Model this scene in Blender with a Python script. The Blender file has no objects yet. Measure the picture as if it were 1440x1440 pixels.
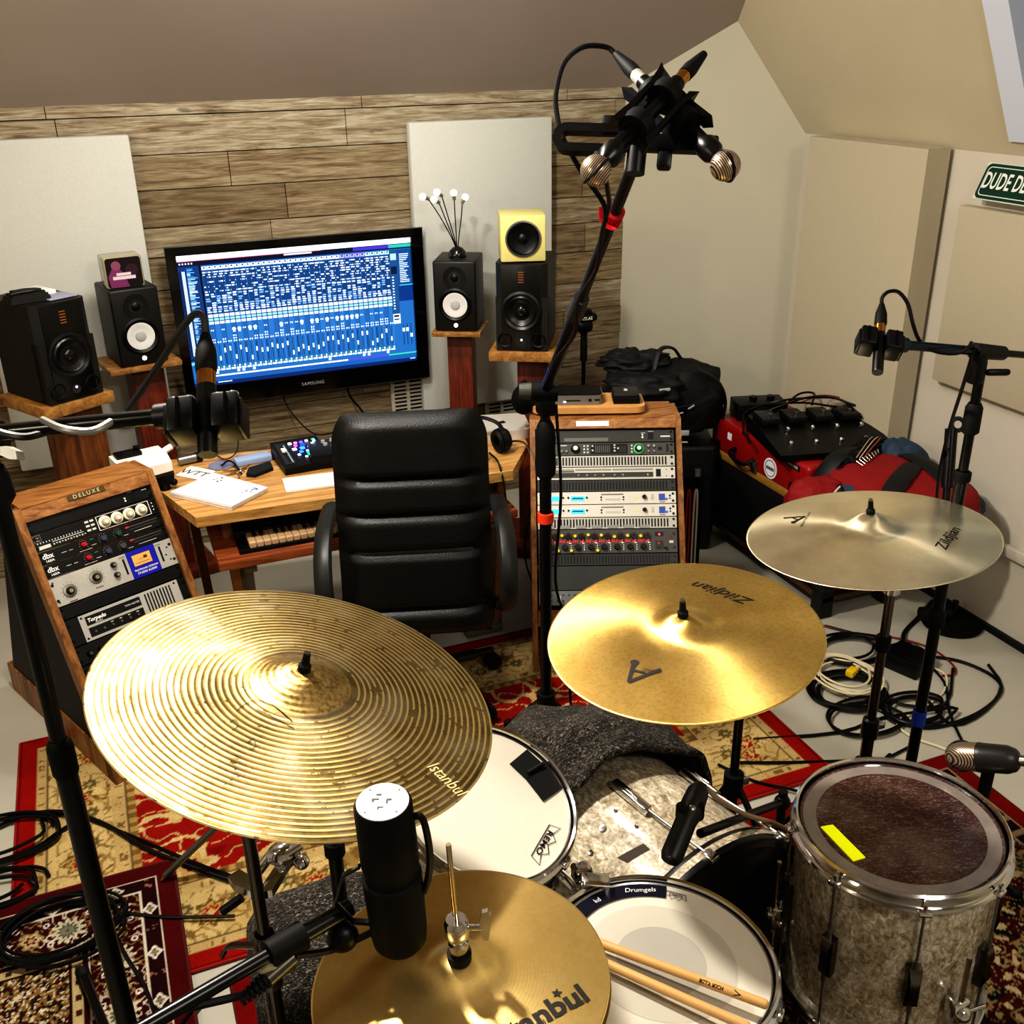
import bpy, bmesh, math, random
from math import sin, cos, pi, radians, sqrt, atan2, hypot
from mathutils import Vector as V, Matrix, noise
random.seed(7)
scene = bpy.context.scene
COL = scene.collection
# ---------------------------------------------------------------- camera (1440 x 1440 frame)
FPX, HC = 1442.0, 2.0
def _cam():
    y, p, r = radians(21.7), radians(24.4), radians(1.0)
    W = V((sin(y)*cos(p), cos(y)*cos(p), -sin(p)))
    R0 = V((cos(y), -sin(y), 0)); U0 = R0.cross(W)
    return R0*cos(r)-U0*sin(r), U0*cos(r)+R0*sin(r), W
CR, CU, CW = _cam()
CO = V((0, 0, HC))
def ray(px, py): return CW + CR*((px-720)/FPX) - CU*((py-720)/FPX)
def D(px, py, d): return CO + ray(px, py)*d
def Z(px, py, z): r = ray(px, py); return CO + r*((z-HC)/r.z)
def YP(px, py, y): r = ray(px, py); return CO + r*(y/r.y)
def XP(px, py, x): r = ray(px, py); return CO + r*(x/r.x)
cd = bpy.data.cameras.new('camera'); cam = bpy.data.objects.new('camera', cd); COL.objects.link(cam)
cam.matrix_world = Matrix.Translation(CO) @ Matrix((CR, CU, -CW)).transposed().to_4x4()
cd.sensor_width = 36; cd.lens = 36*FPX/1440; cd.clip_start = 0.02
scene.camera = cam

# ---------------------------------------------------------------- colours and materials
def lin(c):
    if isinstance(c, str):
        c = [int(c[i:i+2], 16)/255 for i in (0, 2, 4)]
    return tuple(((x+.055)/1.055)**2.4 if x > .04045 else x/12.92 for x in c[:3]) + (1,)
MATS = {}
class NT:
    def __init__(s, name):
        s.m = bpy.data.materials.new(name); s.m.use_nodes = True; s.t = s.m.node_tree
        s.b = s.t.nodes['Principled BSDF']; s.out = s.t.nodes['Material Output']
    def n(s, typ, **kw):
        nd = s.t.nodes.new(typ)
        for k, v in kw.items():
            if k.startswith('i_'):
                nd.inputs[k[2:].replace('_', ' ')].default_value = v
            else: setattr(nd, k, v)
        return nd
    def l(s, a, b): s.t.links.new(a, b)
    def coord(s, scale=(1, 1, 1), kind='Object', rot=(0, 0, 0)):
        tc = s.n('ShaderNodeTexCoord'); mp = s.n('ShaderNodeMapping')
        mp.inputs['Scale'].default_value = scale; mp.inputs['Rotation'].default_value = rot
        s.l(tc.outputs[kind], mp.inputs['Vector']); return mp.outputs[0]
    def noise(s, vec, scale, detail=4, rough=.55, dist=0):
        nd = s.n('ShaderNodeTexNoise'); nd.inputs['Scale'].default_value = scale; nd.inputs['Detail'].default_value = detail
        nd.inputs['Roughness'].default_value = rough; nd.inputs['Distortion'].default_value = dist
        if vec is not None: s.l(vec, nd.inputs['Vector'])
        return nd.outputs['Fac']
    def ramp(s, fac, stops):
        nd = s.n('ShaderNodeValToRGB'); e = nd.color_ramp.elements
        while len(e) < len(stops): e.new(.5)
        for el, (p, c) in zip(e, stops): el.position = p; el.color = lin(c)
        s.l(fac, nd.inputs[0]); return nd.outputs[0]
    def mix(s, fac, a, b, mode='MIX'):
        nd = s.n('ShaderNodeMix', data_type='RGBA', blend_type=mode)
        for v, i in ((fac, 0), (a, 6), (b, 7)):
            if hasattr(v, 'links'): s.l(v, nd.inputs[i])
            else: nd.inputs[i].default_value = v if i == 0 else lin(v)
        return nd.outputs[2]
    def bump(s, fac, strength=.3, dist=.01):
        nd = s.n('ShaderNodeBump'); nd.inputs['Strength'].default_value = strength; nd.inputs['Distance'].default_value = dist
        s.l(fac, nd.inputs['Height']); s.l(nd.outputs[0], s.b.inputs['Normal']); return nd
    def set(s, **kw):
        for k, v in kw.items(): s.b.inputs[k.replace('_', ' ')].default_value = v
        return s
def mat(name, col, rough=.5, metal=0., nscale=0, namt=.15, bump=0, spec=.5, coat=0, emit=0, alpha=1, sheen=0):
    """plain surface with an optional procedural mottling and bump"""
    if name in MATS: return MATS[name]
    t = NT(name); t.set(Roughness=rough, Metallic=metal); t.b.inputs['Specular IOR Level'].default_value = spec
    if coat: t.b.inputs['Coat Weight'].default_value = coat; t.b.inputs['Coat Roughness'].default_value = .08
    c = lin(col)
    if nscale:
        f = t.noise(t.coord(), nscale, 5)
        dk = tuple(x*(1-namt) for x in c[:3]); lt = tuple(min(1, x*(1+namt)) for x in c[:3])
        nd = t.n('ShaderNodeValToRGB'); e = nd.color_ramp.elements
        e[0].position = .3; e[0].color = dk+(1,); e[1].position = .7; e[1].color = lt+(1,)
        t.l(f, nd.inputs[0]); t.l(nd.outputs[0], t.b.inputs['Base Color'])
        if bump: t.bump(f, bump, .004)
    else: t.b.inputs['Base Color'].default_value = c
    if emit:
        t.b.inputs['Emission Color'].default_value = c; t.b.inputs['Emission Strength'].default_value = emit
    MATS[name] = t.m; return t.m
def attr_mat(name, rough=.5, emit=0, metal=0, grain=False, spec=.4):
    t = NT(name); a = t.n('ShaderNodeAttribute', attribute_name='Col')
    t.set(Roughness=rough, Metallic=metal); t.b.inputs['Specular IOR Level'].default_value = spec
    if grain:
        f = t.noise(t.coord(), 350, 2); g = t.noise(t.coord(), 9, 3)
        c = t.mix(.45, a.outputs['Color'], t.ramp(f, [(.3, '303030'), (.7, 'ffffff')]), 'MULTIPLY')
        c = t.mix(.25, c, t.ramp(g, [(.3, '606060'), (.7, 'ffffff')]), 'MULTIPLY')
        t.l(c, t.b.inputs['Base Color']); t.bump(f, .5, .004)
    elif emit:
        t.b.inputs['Base Color'].default_value = (0, 0, 0, 1)
        t.l(a.outputs['Color'], t.b.inputs['Emission Color']); t.b.inputs['Emission Strength'].default_value = emit
    else: t.l(a.outputs['Color'], t.b.inputs['Base Color'])
    MATS[name] = t.m; return t.m
def wood(name, stops, sc=(1.5, 14, 14), rough=.45, k=3.0, bump=.08):
    t = NT(name); v = t.coord(sc)
    f = t.noise(v, k, 7, .62, .6); g = t.noise(t.coord((sc[0]*3, sc[1]*6, sc[2]*6)), k, 3)
    c = t.ramp(f, stops); c = t.mix(.3, c, t.ramp(g, [(.35, '605040'), (.65, 'ffffff')]), 'MULTIPLY')
    t.l(c, t.b.inputs['Base Color']); t.set(Roughness=rough); t.bump(f, bump, .01)
    MATS[name] = t.m; return t.m
OAK = [(.3, '7a4f26'), (.5, 'b98a50'), (.7, 'd9b274')]
oak_x = wood('oak_desk', [(.3, '8a5f30'), (.5, 'c09558'), (.72, 'ddbb80')], (1.2, 16, 16))
oak_z = wood('oak_rack', [(.3, '5e3a1b'), (.5, '96683a'), (.72, 'b58650')], (14, 14, 1.4))
oak_r = wood('oak_rack_front', [(.3, '6a401f'), (.5, 'a0703f'), (.72, 'bb8a55')], (2, 16, 16))
redwood = wood('red_hardwood', [(.3, '32100a'), (.5, '6e2d16'), (.72, '8a4222')], (12, 12, 1.2))
redwood_x = wood('red_hardwood_shelf', [(.3, '4a1c0d'), (.5, '8a4a24'), (.72, 'a4623a')], (1.2, 14, 14))
browncol = wood('brown_hardwood', [(.3, '3c1e0d'), (.5, '7a4a25'), (.72, '92602f')], (12, 12, 1.2))
standtop = wood('stand_top_wood', [(.3, '6b4520'), (.5, 'a2763f'), (.72, 'c09558')], (8, 8, 8))
black = mat('black_plastic', '060607', .42, spec=.35)
blackm = mat('black_satin_metal', '060607', .3, .2, spec=.5)
blackmt = mat('black_matte', '060606', .8, nscale=60, spec=.2)
vblack = mat('deep_black', '020202', .6)
dgrey = mat('dark_grey_vinyl', '2a2a26', .55, nscale=90, bump=.1)
rubber = mat('black_rubber', '070707', .65, spec=.3)
leather = mat('black_leather', '090a08', .42, nscale=180, bump=.25, spec=.4)
chrome = mat('chrome', 'd8d8d8', .12, 1)
steel = mat('brushed_steel', '9a9a98', .32, 1, nscale=30)
silver = mat('silver_panel', 'b9b7b0', .4, .35, nscale=20, namt=.08)
whitep = mat('white_plastic', 'e8e6df', .4)
paper = mat('paper', 'e9e9ee', .8)
cream = mat('cream_knob', 'dcd6c2', .4)
red = mat('red_plastic', 'b01016', .5)
orange = mat('orange_tie', 'e2431a', .6)
bluet = mat('blue_tape', '1d3fa8', .6)
fabric = mat('white_fabric', 'c6c8c2', .95, nscale=260, namt=.05, bump=.15)
fabric2 = mat('beige_fabric', 'bab29c', .95, nscale=260, namt=.04, bump=.15)
yellowc = mat('pale_yellow_cabinet', 'd8cf8a', .45)
gold = mat('gold_band', 'c28a4a', .25, 1)
painted = attr_mat('painted_panel', .45)
screenm = attr_mat('lit_screen', .3, emit=1.25)
rugm = attr_mat('woven_rug', .95, grain=True, spec=.1)
def led(hexc, e=3): return mat('light_'+hexc, hexc, .4, emit=e)

# ---------------------------------------------------------------- mesh builder
class MB:
    def __init__(s): s.v = []; s.f = []; s.mi = []; s.c = []
    def add(s, vs, fs, M=None, mi=0, col=None):
        o = len(s.v)
        s.v += [(M @ V(p)) if M is not None else V(p) for p in vs]
        s.f += [tuple(i+o for i in f) for f in fs]; s.mi += [mi]*len(fs); s.c += [col]*len(fs)
        return s
    def box(s, c, size, bev=0, M=None, R=None, seg=2, mi=0, col=None):
        T = Matrix.Translation(V(c))
        if R is not None: T = T @ R.to_4x4()
        if M is not None: T = M @ T
        x, y, z = [a/2 for a in size]
        if not bev:
            vs = [(i*x, j*y, k*z) for i in (-1, 1) for j in (-1, 1) for k in (-1, 1)]
            return s.add(vs, [(0, 1, 3, 2), (4, 6, 7, 5), (0, 4, 5, 1), (2, 3, 7, 6), (0, 2, 6, 4), (1, 5, 7, 3)], T, mi, col)
        bm = bmesh.new(); bmesh.ops.create_cube(bm, size=1); bmesh.ops.scale(bm, vec=size, verts=bm.verts)
        bmesh.ops.bevel(bm, geom=bm.edges[:], offset=min(bev, x*.98, y*.98, z*.98), segments=seg, profile=.5, affect='EDGES')
        return s.bm(bm, T, mi, col)
    def bm(s, bm, T=None, mi=0, col=None):
        bm.verts.ensure_lookup_table(); bm.verts.index_update()
        s.add([v.co.copy() for v in bm.verts], [tuple(v.index for v in f.verts) for f in bm.faces], T, mi, col); bm.free(); return s
    def cyl(s, p0, p1, r0, r1=None, n=20, M=None, mi=0, caps=True, col=None):
        r1 = r0 if r1 is None else r1; p0 = V(p0); p1 = V(p1); a = (p1-p0).normalized(); q = a.to_track_quat('Z', 'Y').to_matrix()
        vs = [p + q @ V((r*cos(2*pi*i/n), r*sin(2*pi*i/n), 0)) for p, r in ((p0, r0), (p1, r1)) for i in range(n)]
        fs = [(i, (i+1) % n, n+(i+1) % n, n+i) for i in range(n)]
        if caps: fs += [tuple(range(n-1, -1, -1)), tuple(range(n, 2*n))]
        return s.add(vs, fs, M, mi, col)
    def lathe(s, prof, c=(0, 0, 0), axis=(0, 0, 1), n=40, M=None, mi=0, close=True, col=None):
        q = V(axis).normalized().to_track_quat('Z', 'Y').to_matrix(); c = V(c); vs = []; fs = []; rings = []
        for r, z in prof:
            if r < 1e-6: rings.append([len(vs)]); vs.append(c + q @ V((0, 0, z)))
            else:
                rings.append(list(range(len(vs), len(vs)+n)))
                vs += [c + q @ V((r*cos(2*pi*i/n), r*sin(2*pi*i/n), z)) for i in range(n)]
        for A, B in zip(rings, rings[1:]):
            for i in range(n):
                j = (i+1) % n
                if len(A) == 1 and len(B) == 1: continue
                if len(A) == 1: fs.append((A[0], B[i], B[j]))
                elif len(B) == 1: fs.append((A[i], A[j], B[0]))
                else: fs.append((A[i], A[j], B[j], B[i]))
        return s.add(vs, fs, M, mi, col)
    def sph(s, c, r, sc=(1, 1, 1), n=20, M=None, mi=0, R=None):
        prof = [(sin(pi*i/12), -cos(pi*i/12)) for i in range(13)]; prof[0] = (0, -1); prof[-1] = (0, 1)
        t = MB().lathe(prof, n=n); T = Matrix.Translation(V(c))
        if R is not None: T = T @ R.to_4x4()
        T = T @ Matrix.Diagonal((r*sc[0], r*sc[1], r*sc[2], 1))
        return s.add(t.v, t.f, (M @ T) if M is not None else T, mi)
    def torus(s, c, axis, R, r, n=40, m=10, M=None, mi=0):
        prof = [(R+r*cos(2*pi*i/m), r*sin(2*pi*i/m)) for i in range(m+1)]
        return s.lathe(prof, c, axis, n, M, mi)
    def tube(s, pts, r, n=8, M=None, mi=0, smooth=4, closed=False, flat=1.0, col=None):
        pts = [V(p) for p in pts]
        if smooth and len(pts) > 2: pts = catmull(pts, smooth, closed)
        vs = []; fs = []; N = len(pts); up = None
        for i, p in enumerate(pts):
            a = pts[(i-1) % N] if (closed or i) else p; b = pts[(i+1) % N] if (closed or i < N-1) else p
            t = (b-a).normalized() if (b-a).length > 1e-9 else V((0, 0, 1))
            if up is None: up = V((0, 0, 1)) if abs(t.z) < .9 else V((1, 0, 0))
            x = t.cross(up).normalized(); up = x.cross(t).normalized()
            rr = r[min(len(r)-1, int(i*len(r)/N))] if isinstance(r, (list, tuple)) else r
            vs += [p + x*(rr*cos(2*pi*k/n)) + up*(rr*flat*sin(2*pi*k/n)) for k in range(n)]
        for i in range(N if closed else N-1):
            for k in range(n):
                j = (i+1) % N; fs.append((i*n+k, i*n+(k+1) % n, j*n+(k+1) % n, j*n+k))
        if not closed: fs += [tuple(range(n-1, -1, -1)), tuple(range((N-1)*n, N*n))]
        return s.add(vs, fs, M, mi, col)
    def prism(s, poly, vec, M=None, mi=0, col=None):
        n = len(poly); vec = V(vec); vs = [V(p) for p in poly] + [V(p)+vec for p in poly]
        fs = [tuple(range(n)), tuple(range(2*n-1, n-1, -1))] + [(i, n+i, n+(i+1) % n, (i+1) % n) for i in range(n)]
        return s.add(vs, fs, M, mi, col)
    def quad(s, a, b, c, d, M=None, mi=0, col=None): return s.add([a, b, c, d], [(0, 1, 2, 3)], M, mi, col)
    # flat painted shapes, z up in the local frame
    def rect(s, x0, y0, x1, y1, col, z=0): return s.add([(x0, y0, z), (x1, y0, z), (x1, y1, z), (x0, y1, z)], [(0, 1, 2, 3)], None, 0, col)
    def disc(s, x, y, r, col, z=0, n=14): return s.add([(x+r*cos(2*pi*i/n), y+r*sin(2*pi*i/n), z) for i in range(n)], [tuple(range(n))], None, 0, col)
    def build(s, name, m, parent=None, local=False, ang=38, kind=None, label=None, cat=None, group=None, fixn=True, mod=None):
        me = bpy.data.meshes.new(name)
        if parent is not None and not local:
            inv = wm(parent).inverted(); vs = [inv @ p for p in s.v]
        else: vs = s.v
        me.from_pydata([tuple(p) for p in vs], [], s.f)
        if any(c is not None for c in s.c):
            ca = me.color_attributes.new('Col', 'FLOAT_COLOR', 'CORNER'); buf = []
            for f, c in zip(s.f, s.c): buf += list(lin(c or '000000'))*len(f)
            ca.data.foreach_set('color', buf)
        elif fixn:
            bm = bmesh.new(); bm.from_mesh(me); bmesh.ops.recalc_face_normals(bm, faces=bm.faces[:]); bm.to_mesh(me); bm.free()
        me.polygons.foreach_set('use_smooth', [True]*len(me.polygons))
        if any(s.mi): me.polygons.foreach_set('material_index', s.mi)
        me.set_sharp_from_angle(angle=radians(ang))
        for x in (m if isinstance(m, (list, tuple)) else [m]): me.materials.append(x)
        me.update()
        o = bpy.data.objects.new(name, me); COL.objects.link(o)
        if parent is not None: o.parent = parent
        tag(o, label, cat, group, kind); return o
def catmull(P, k, closed=False):
    out = []; n = len(P)
    for i in range(n if closed else n-1):
        p0 = P[(i-1) % n] if (closed or i) else P[0]*2-P[1]; p1 = P[i]; p2 = P[(i+1) % n]
        p3 = P[(i+2) % n] if (closed or i+2 < n) else P[-1]*2-P[-2]
        for j in range(k):
            t = j/k; out.append(.5*((2*p1)+(p2-p0)*t+(2*p0-5*p1+4*p2-p3)*t*t+(3*p1-p0-3*p2+p3)*t**3))
    if not closed: out.append(P[-1])
    return out
def wm(o):
    m = o.matrix_basis.copy()
    while o.parent is not None: o = o.parent; m = o.matrix_basis @ m
    return m
def tag(o, label=None, cat=None, group=None, kind=None):
    if label: o['label'] = label
    if cat: o['category'] = cat
    if group: o['group'] = group
    if kind: o['kind'] = kind
    return o
def thing(name, label, cat, loc=(0, 0, 0), R=None, group=None, rz=0):
    o = bpy.data.objects.new(name, None); COL.objects.link(o); o.empty_display_size = .1
    M = Matrix.Translation(V(loc)) @ (R.to_4x4() if R is not None else Matrix.Rotation(rz, 4, 'Z'))
    o.matrix_basis = M; return tag(o, label, cat, group)
def dup(root, loc=None, R=None, rz=None, label=None, group=None):
    def cp(o, par):
        c = o.copy(); COL.objects.link(c); c.parent = par
        for ch in [x for x in bpy.data.objects if x.parent == o]: cp(ch, c)
        return c
    r = cp(root, None)
    if loc is not None or R is not None or rz is not None:
        rot = R.to_4x4() if R is not None else (Matrix.Rotation(rz, 4, 'Z') if rz is not None else root.matrix_basis.to_3x3().to_4x4())
        r.matrix_basis = Matrix.Translation(V(loc) if loc is not None else root.location) @ rot
    if label: r['label'] = label
    if group: r['group'] = group
    return r
def frame(x, y, z=None):
    """3x3 whose columns are the local axes x, y (and z = x cross y)"""
    x = V(x).normalized(); y = V(y).normalized(); z = x.cross(y) if z is None else V(z).normalized()
    return Matrix((x, y, z)).transposed()
def zframe(nz, xhint=(1, 0, 0)):
    z = V(nz).normalized(); x = V(xhint); x = (x-z*x.dot(z)).normalized(); return frame(x, z.cross(x), z)
_tc = {}
def glyphs(s, size, spacing=1.0, bold=0, shear=0):
    k = (s, spacing, shear, bold)
    if k not in _tc:
        cu = bpy.data.curves.new('txt', 'FONT'); cu.body = s; cu.size = 1; cu.align_x = 'CENTER'; cu.align_y = 'CENTER'
        cu.space_character = spacing; cu.shear = shear; cu.resolution_u = 3; cu.offset = bold
        o = bpy.data.objects.new('txt', cu); me = o.to_mesh()
        _tc[k] = ([v.co.copy() for v in me.vertices], [tuple(p.vertices) for p in me.polygons])
        o.to_mesh_clear(); bpy.data.objects.remove(o); bpy.data.curves.remove(cu)
    vs, fs = _tc[k]; return [v*size for v in vs], fs
def text(s, size, m, parent, x=0, y=0, z=.0006, rot=0, fn=None, name='lettering', sx=1.0, spacing=1.0, bold=0, shear=0, flip=False):
    vs, fs = glyphs(s, size, spacing, bold, shear); b = MB(); R = Matrix.Rotation(rot, 3, 'Z')
    P = []
    for v in vs:
        q = R @ V((v.x*sx, v.y, 0)); q = V((q.x+x, q.y+y, z))
        P.append(fn(q) if fn else q)
    b.add(P, fs); return b.build(name, m, parent, local=True, fixn=False)
def cable(name, pts, r, m, label, group=None, cat='cable', smooth=5, n=7):
    return MB().tube(pts, r, n, smooth=smooth).build(name, m, label=label, cat=cat, group=group)
# ================================================================ the room
YW, XR = 4.35, 2.85
floorm = mat('painted_floor', 'b0ada0', .42, nscale=3, namt=.06)
MB().box((.4, 1.2, -.05), (6.4, 7.6, .1)).build('floor', floorm, kind='structure')
# wood-clad back wall: individual weathered planks, one object
def plank_mat():
    t = NT('weathered_planks'); a = t.n('ShaderNodeAttribute', attribute_name='Col')
    f = t.noise(t.coord((1.3, 1, 17)), 3.2, 8, .66, .9); g = t.noise(t.coord((5, 1, 90)), 3, 4, .6, .2)
    k = t.noise(t.coord((2.2, 1, 6)), 3.3, 2)
    c = t.ramp(f, [(.25, '54422e'), (.40, '8e7d64'), (.55, 'b4aa94'), (.75, 'd2ccbc')])
    c = t.mix(.75, c, a.outputs['Color'], 'MULTIPLY')
    c = t.mix(.35, c, t.ramp(g, [(.35, '4a3824'), (.6, 'ffffff')]), 'MULTIPLY')
    c = t.mix(.55, c, t.ramp(k, [(.22, '1c120a'), (.3, 'ffffff')]), 'MULTIPLY')
    t.l(c, t.b.inputs['Base Color']); t.set(Roughness=.75); t.bump(g, .35, .006); return t.m
wb = MB(); z = 1.90; rr = random.Random(3)
tints = ['f4efe6', 'd8cdb6', 'c8b998', 'e2dccf', 'b8a684', 'cfc3a8', 'a89470']
while z > 0:
    h = rr.choice([.1, .115, .13, .14]); x = -2.2 - rr.random()
    while x < 2.33:
        w = rr.uniform(.5, 1.25); x1 = min(x+w, 2.335)
        if x1 > -2.1: wb.box(((x+x1)/2, YW+.02+rr.uniform(-.002, .003), z-h/2), (x1-x-.003, .04, h-.004), col=('fbfbf8' if z > 1.72 else rr.choice(tints)))
        x += w
    z -= h
wb.box((.07, YW+.06, .95), (4.6, .03, 1.9), col='201810')
wb.build('wall_back', plank_mat(), kind='structure', fixn=False)
paint = mat('warm_white_paint', 'bcb8a6', .7, nscale=2.5, namt=.03)
paintc = mat('ceiling_paint', 'b4aaa4', .6, nscale=2, namt=.04)
paintr = mat('right_slope_paint', 'c4bba2', .6, nscale=2, namt=.04)
paintw = mat('right_wall_paint', 'c8c2b4', .7, nscale=2.5, namt=.03)
def slab(name, pts, out, m): MB().prism(pts, V(out)).build(name, m, kind='structure')
slab('wall_corner', [(2.867, 3.748, 0), (2.31, 4.352, 0), (2.31, 4.352, 2.3), (2.867, 3.748, 2.3)], (.06, .06, 0), paint)
slab('wall_right', [(XR, -2.0, 0), (XR, 3.85, 0), (XR, 3.85, 1.65), (XR, -2.0, 1.65)], (.1, 0, 0), paintw)
slab('wall_left', [(-2.1, -2.0, 0), (-2.1, 4.5, 0), (-2.1, 4.5, 3.1), (-2.1, -2.0, 3.1)], (-.1, 0, 0), paintw)
slab('wall_front', [(-2.2, -2.0, 0), (2.95, -2.0, 0), (2.95, -2.0, 3.1), (-2.2, -2.0, 3.1)], (0, -.1, 0), paintw)
def cz(y): return 1.83 + .72*(4.35-y)
yf = 4.35-(3.0-1.83)/.72
slab('ceiling', [(-2.2, 4.5, cz(4.5)), (2.75, 4.5, cz(4.5)), (2.75, yf, 3.0), (-2.2, yf, 3.0)], (0, .06, .06), paintc)
slab('ceiling_flat', [(-2.2, yf, 3.0), (2.3, yf, 3.0), (2.3, -2.1, 3.0), (-2.2, -2.1, 3.0)], (0, 0, .08), paintc)
def rs(y, z, d=0): return V((XR-(z-1.65)/2 + d*.894, y, z + d*.447))
def rslab(name, y0, y1, z0, z1): slab(name, [rs(y0, z0), rs(y1, z0), rs(y1, z1), rs(y0, z1)], V((.894, 0, .447))*.05, paintr)
rslab('ceiling_right', 2.66, 4.1, 1.60, 3.05)
rslab('ceiling_right_lower', -2.0, 2.66, 1.6, 1.70)
rslab('ceiling_right_near', -2.0, 1.3, 1.70, 3.05)
rslab('ceiling_right_upper', 1.3, 2.66, 2.65, 3.05)
trimw = mat('white_window_trim', 'd4dae6', .5)
fr_ = MB()
for (y0, y1, z0, z1) in ((2.56, 2.66, 1.70, 2.65), (1.3, 1.4, 1.70, 2.65), (1.4, 2.56, 1.70, 1.76), (1.4, 2.56, 2.59, 2.65)):
    fr_.prism([rs(y0, z0, -.012), rs(y1, z0, -.012), rs(y1, z1, -.012), rs(y0, z1, -.012)], V((.894, 0, .447))*.15)
fr_.build('window_1', trimw, kind='structure')
gl = NT('skylight_glass'); gl.set(Roughness=.05); gl.b.inputs['Base Color'].default_value = lin('35535c'); gl.b.inputs['Transmission Weight'].default_value = .75
gl.b.inputs['IOR'].default_value = 1.1
MB().prism([rs(1.4, 1.76, .1), rs(2.56, 1.76, .1), rs(2.56, 2.59, .1), rs(1.4, 2.59, .1)], V((.894, 0, .447))*.006).build('window_pane', gl.m, bpy.data.objects['window_1'])
MB().box((XR-.008, .9, .012), (.016, 3.9, .024)).build('baseboard_right', vblack, kind='structure')

def acoustic(name, label, c, size, m, R=None):
    t = thing(name, label, 'acoustic panel', c, R)
    MB().box((0, 0, 0), size, .008).build('fabric_cover', m, t, local=True)
    MB().box((0, size[1]/2 if size[1] < size[0] else 0, 0), (size[0]*.97, size[1]*.5, size[2]*.97) if size[1] < size[0] else (size[0]*.5, size[1]*.97, size[2]*.97)).build('backing_frame', black, t, local=True)
    return t
acoustic('acoustic_panel', 'tall white fabric acoustic panel on the plank wall, left of the television', (-.105, YW-.035, 1.1), (.61, .05, 1.25), fabric)
acoustic('acoustic_panel', 'white fabric acoustic panel on the plank wall behind the bulb lamp', (1.605, YW-.035, 1.105), (.64, .05, 1.24), fabric)
# tall bass trap standing against the right wall at the corner
bt = MB().prism([(2.83, 2.92, .002), (2.73, 2.92, .002), (2.72, 2.93, .002), (2.725, 3.57, .002), (2.735, 3.58, .002), (2.83, 3.58, .002)], (0, 0, 1.655))
bt.build('bass_trap', fabric2, label='tall beige fabric bass trap standing in the corner at the right wall', cat='acoustic panel')
a = XP(1350, 288, 2.81); b = XP(1322, 537, 2.81)
MB().box((2.827, (a.y-.9), (a.z+b.z)/2), (.045, 1.8, a.z-b.z), .006).build('acoustic_panel', fabric2, label='wide beige fabric panel on the right wall below the green sign', cat='acoustic panel')
# ledge line lower on the right wall
a = XP(1412, 770, 2.84)
MB().box((2.835, a.y-.9, a.z), (.03, 1.8, .04), .004).build('trim_1', paintw, kind='structure')
# green street sign leaning on top of the panel
s0 = XP(1367, 279, 2.785); s1 = XP(1387, 227, 2.835)
sx = V((0, -1, 0)); sy = (V((2.835, 0, s1.z))-V((2.785, 0, s0.z))).normalized()
SF = frame(sx, sy); h = (s1.z-s0.z)/sy.z
sg = thing('street_sign', 'dark green sign with white outlined lettering on the right wall', 'sign', (2.787, s0.y+.005, s0.z), SF)
MB().box((.31, h/2, -.004), (.62, h, .006), .003).build('sign_plate', mat('sign_rim', 'd9ded6', .4), sg, local=True)
def rrect(b, x0, y0, x1, y1, r, col, z):
    P = []
    for cx, cy, a0 in ((x1-r, y1-r, 0), (x0+r, y1-r, 90), (x0+r, y0+r, 180), (x1-r, y0+r, 270)):
        for k in range(6): a = radians(a0+k*18); P.append((cx+r*cos(a), cy+r*sin(a), z))
    b.add(P, [tuple(range(len(P)))], None, 0, col)
p = MB(); rrect(p, .004, .004, .616, h-.004, .02, '0b3a2a', .0); rrect(p, .014, .014, .606, h-.014, .015, 'd8e0d8', .0004); rrect(p, .017, .017, .603, h-.017, .014, '0b3a2a', .0008)
p.build('sign_face', painted, sg, local=True)
_y = s0.y+.005; _x0 = _y-XP(1379, 255, 2.81).y; _x1 = _y-XP(1442, 262, 2.81).y; _w = (_x1-_x0)*8/6.9
vs_, _f = glyphs('DUDE DEN', 1, 1, .02); _gw = (max(v.x for v in vs_)-min(v.x for v in vs_))
text('DUDE DEN', h*.60, mat('sign_letters', 'dfe3dc', .5), sg, _x0+_w/2+.010, h*.5, .0014, sx=_w/(_gw*h*.62), bold=.02)

# ---------------------------------------------------------------- rugs
def rug(name, label, x0, y0, x1, y1, zt, step, fn):
    nx = int((x1-x0)/step)+1; ny = int((y1-y0)/step)+1
    me = bpy.data.meshes.new(name); vs = []; cols = []
    for j in range(ny):
        for i in range(nx):
            x = x0+(x1-x0)*i/(nx-1); y = y0+(y1-y0)*j/(ny-1)
            vs.append((x, y, zt + .0015*noise.noise(V((x*6, y*6, 3))))); cols += LC(fn(x, y))
    fs = [(j*nx+i, j*nx+i+1, (j+1)*nx+i+1, (j+1)*nx+i) for j in range(ny-1) for i in range(nx-1)]
    me.from_pydata(vs, [], fs); ca = me.color_attributes.new('Col', 'FLOAT_COLOR', 'POINT'); 
    n0 = len(vs); ca.data.foreach_set('color', cols)
    me.materials.append(rugm); me.polygons.foreach_set('use_smooth', [True]*len(me.polygons)); me.update()
    o = bpy.data.objects.new(name, me); COL.objects.link(o); o['label'] = label; o['category'] = 'rug'
    e = MB()
    for (a, b) in (((x0, y0), (x1, y0)), ((x1, y0), (x1, y1)), ((x1, y1), (x0, y1)), ((x0, y1), (x0, y0))):
        e.tube([(a[0], a[1], zt-.0035), (b[0], b[1], zt-.0035)], .0045, 8, smooth=0)
    return o, e
_lc = {}
def LC(h):
    if h not in _lc: _lc[h] = list(lin(h))
    return _lc[h]
def nz(x, y, k, s=0): return noise.noise(V((x*k, y*k, s)))
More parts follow.
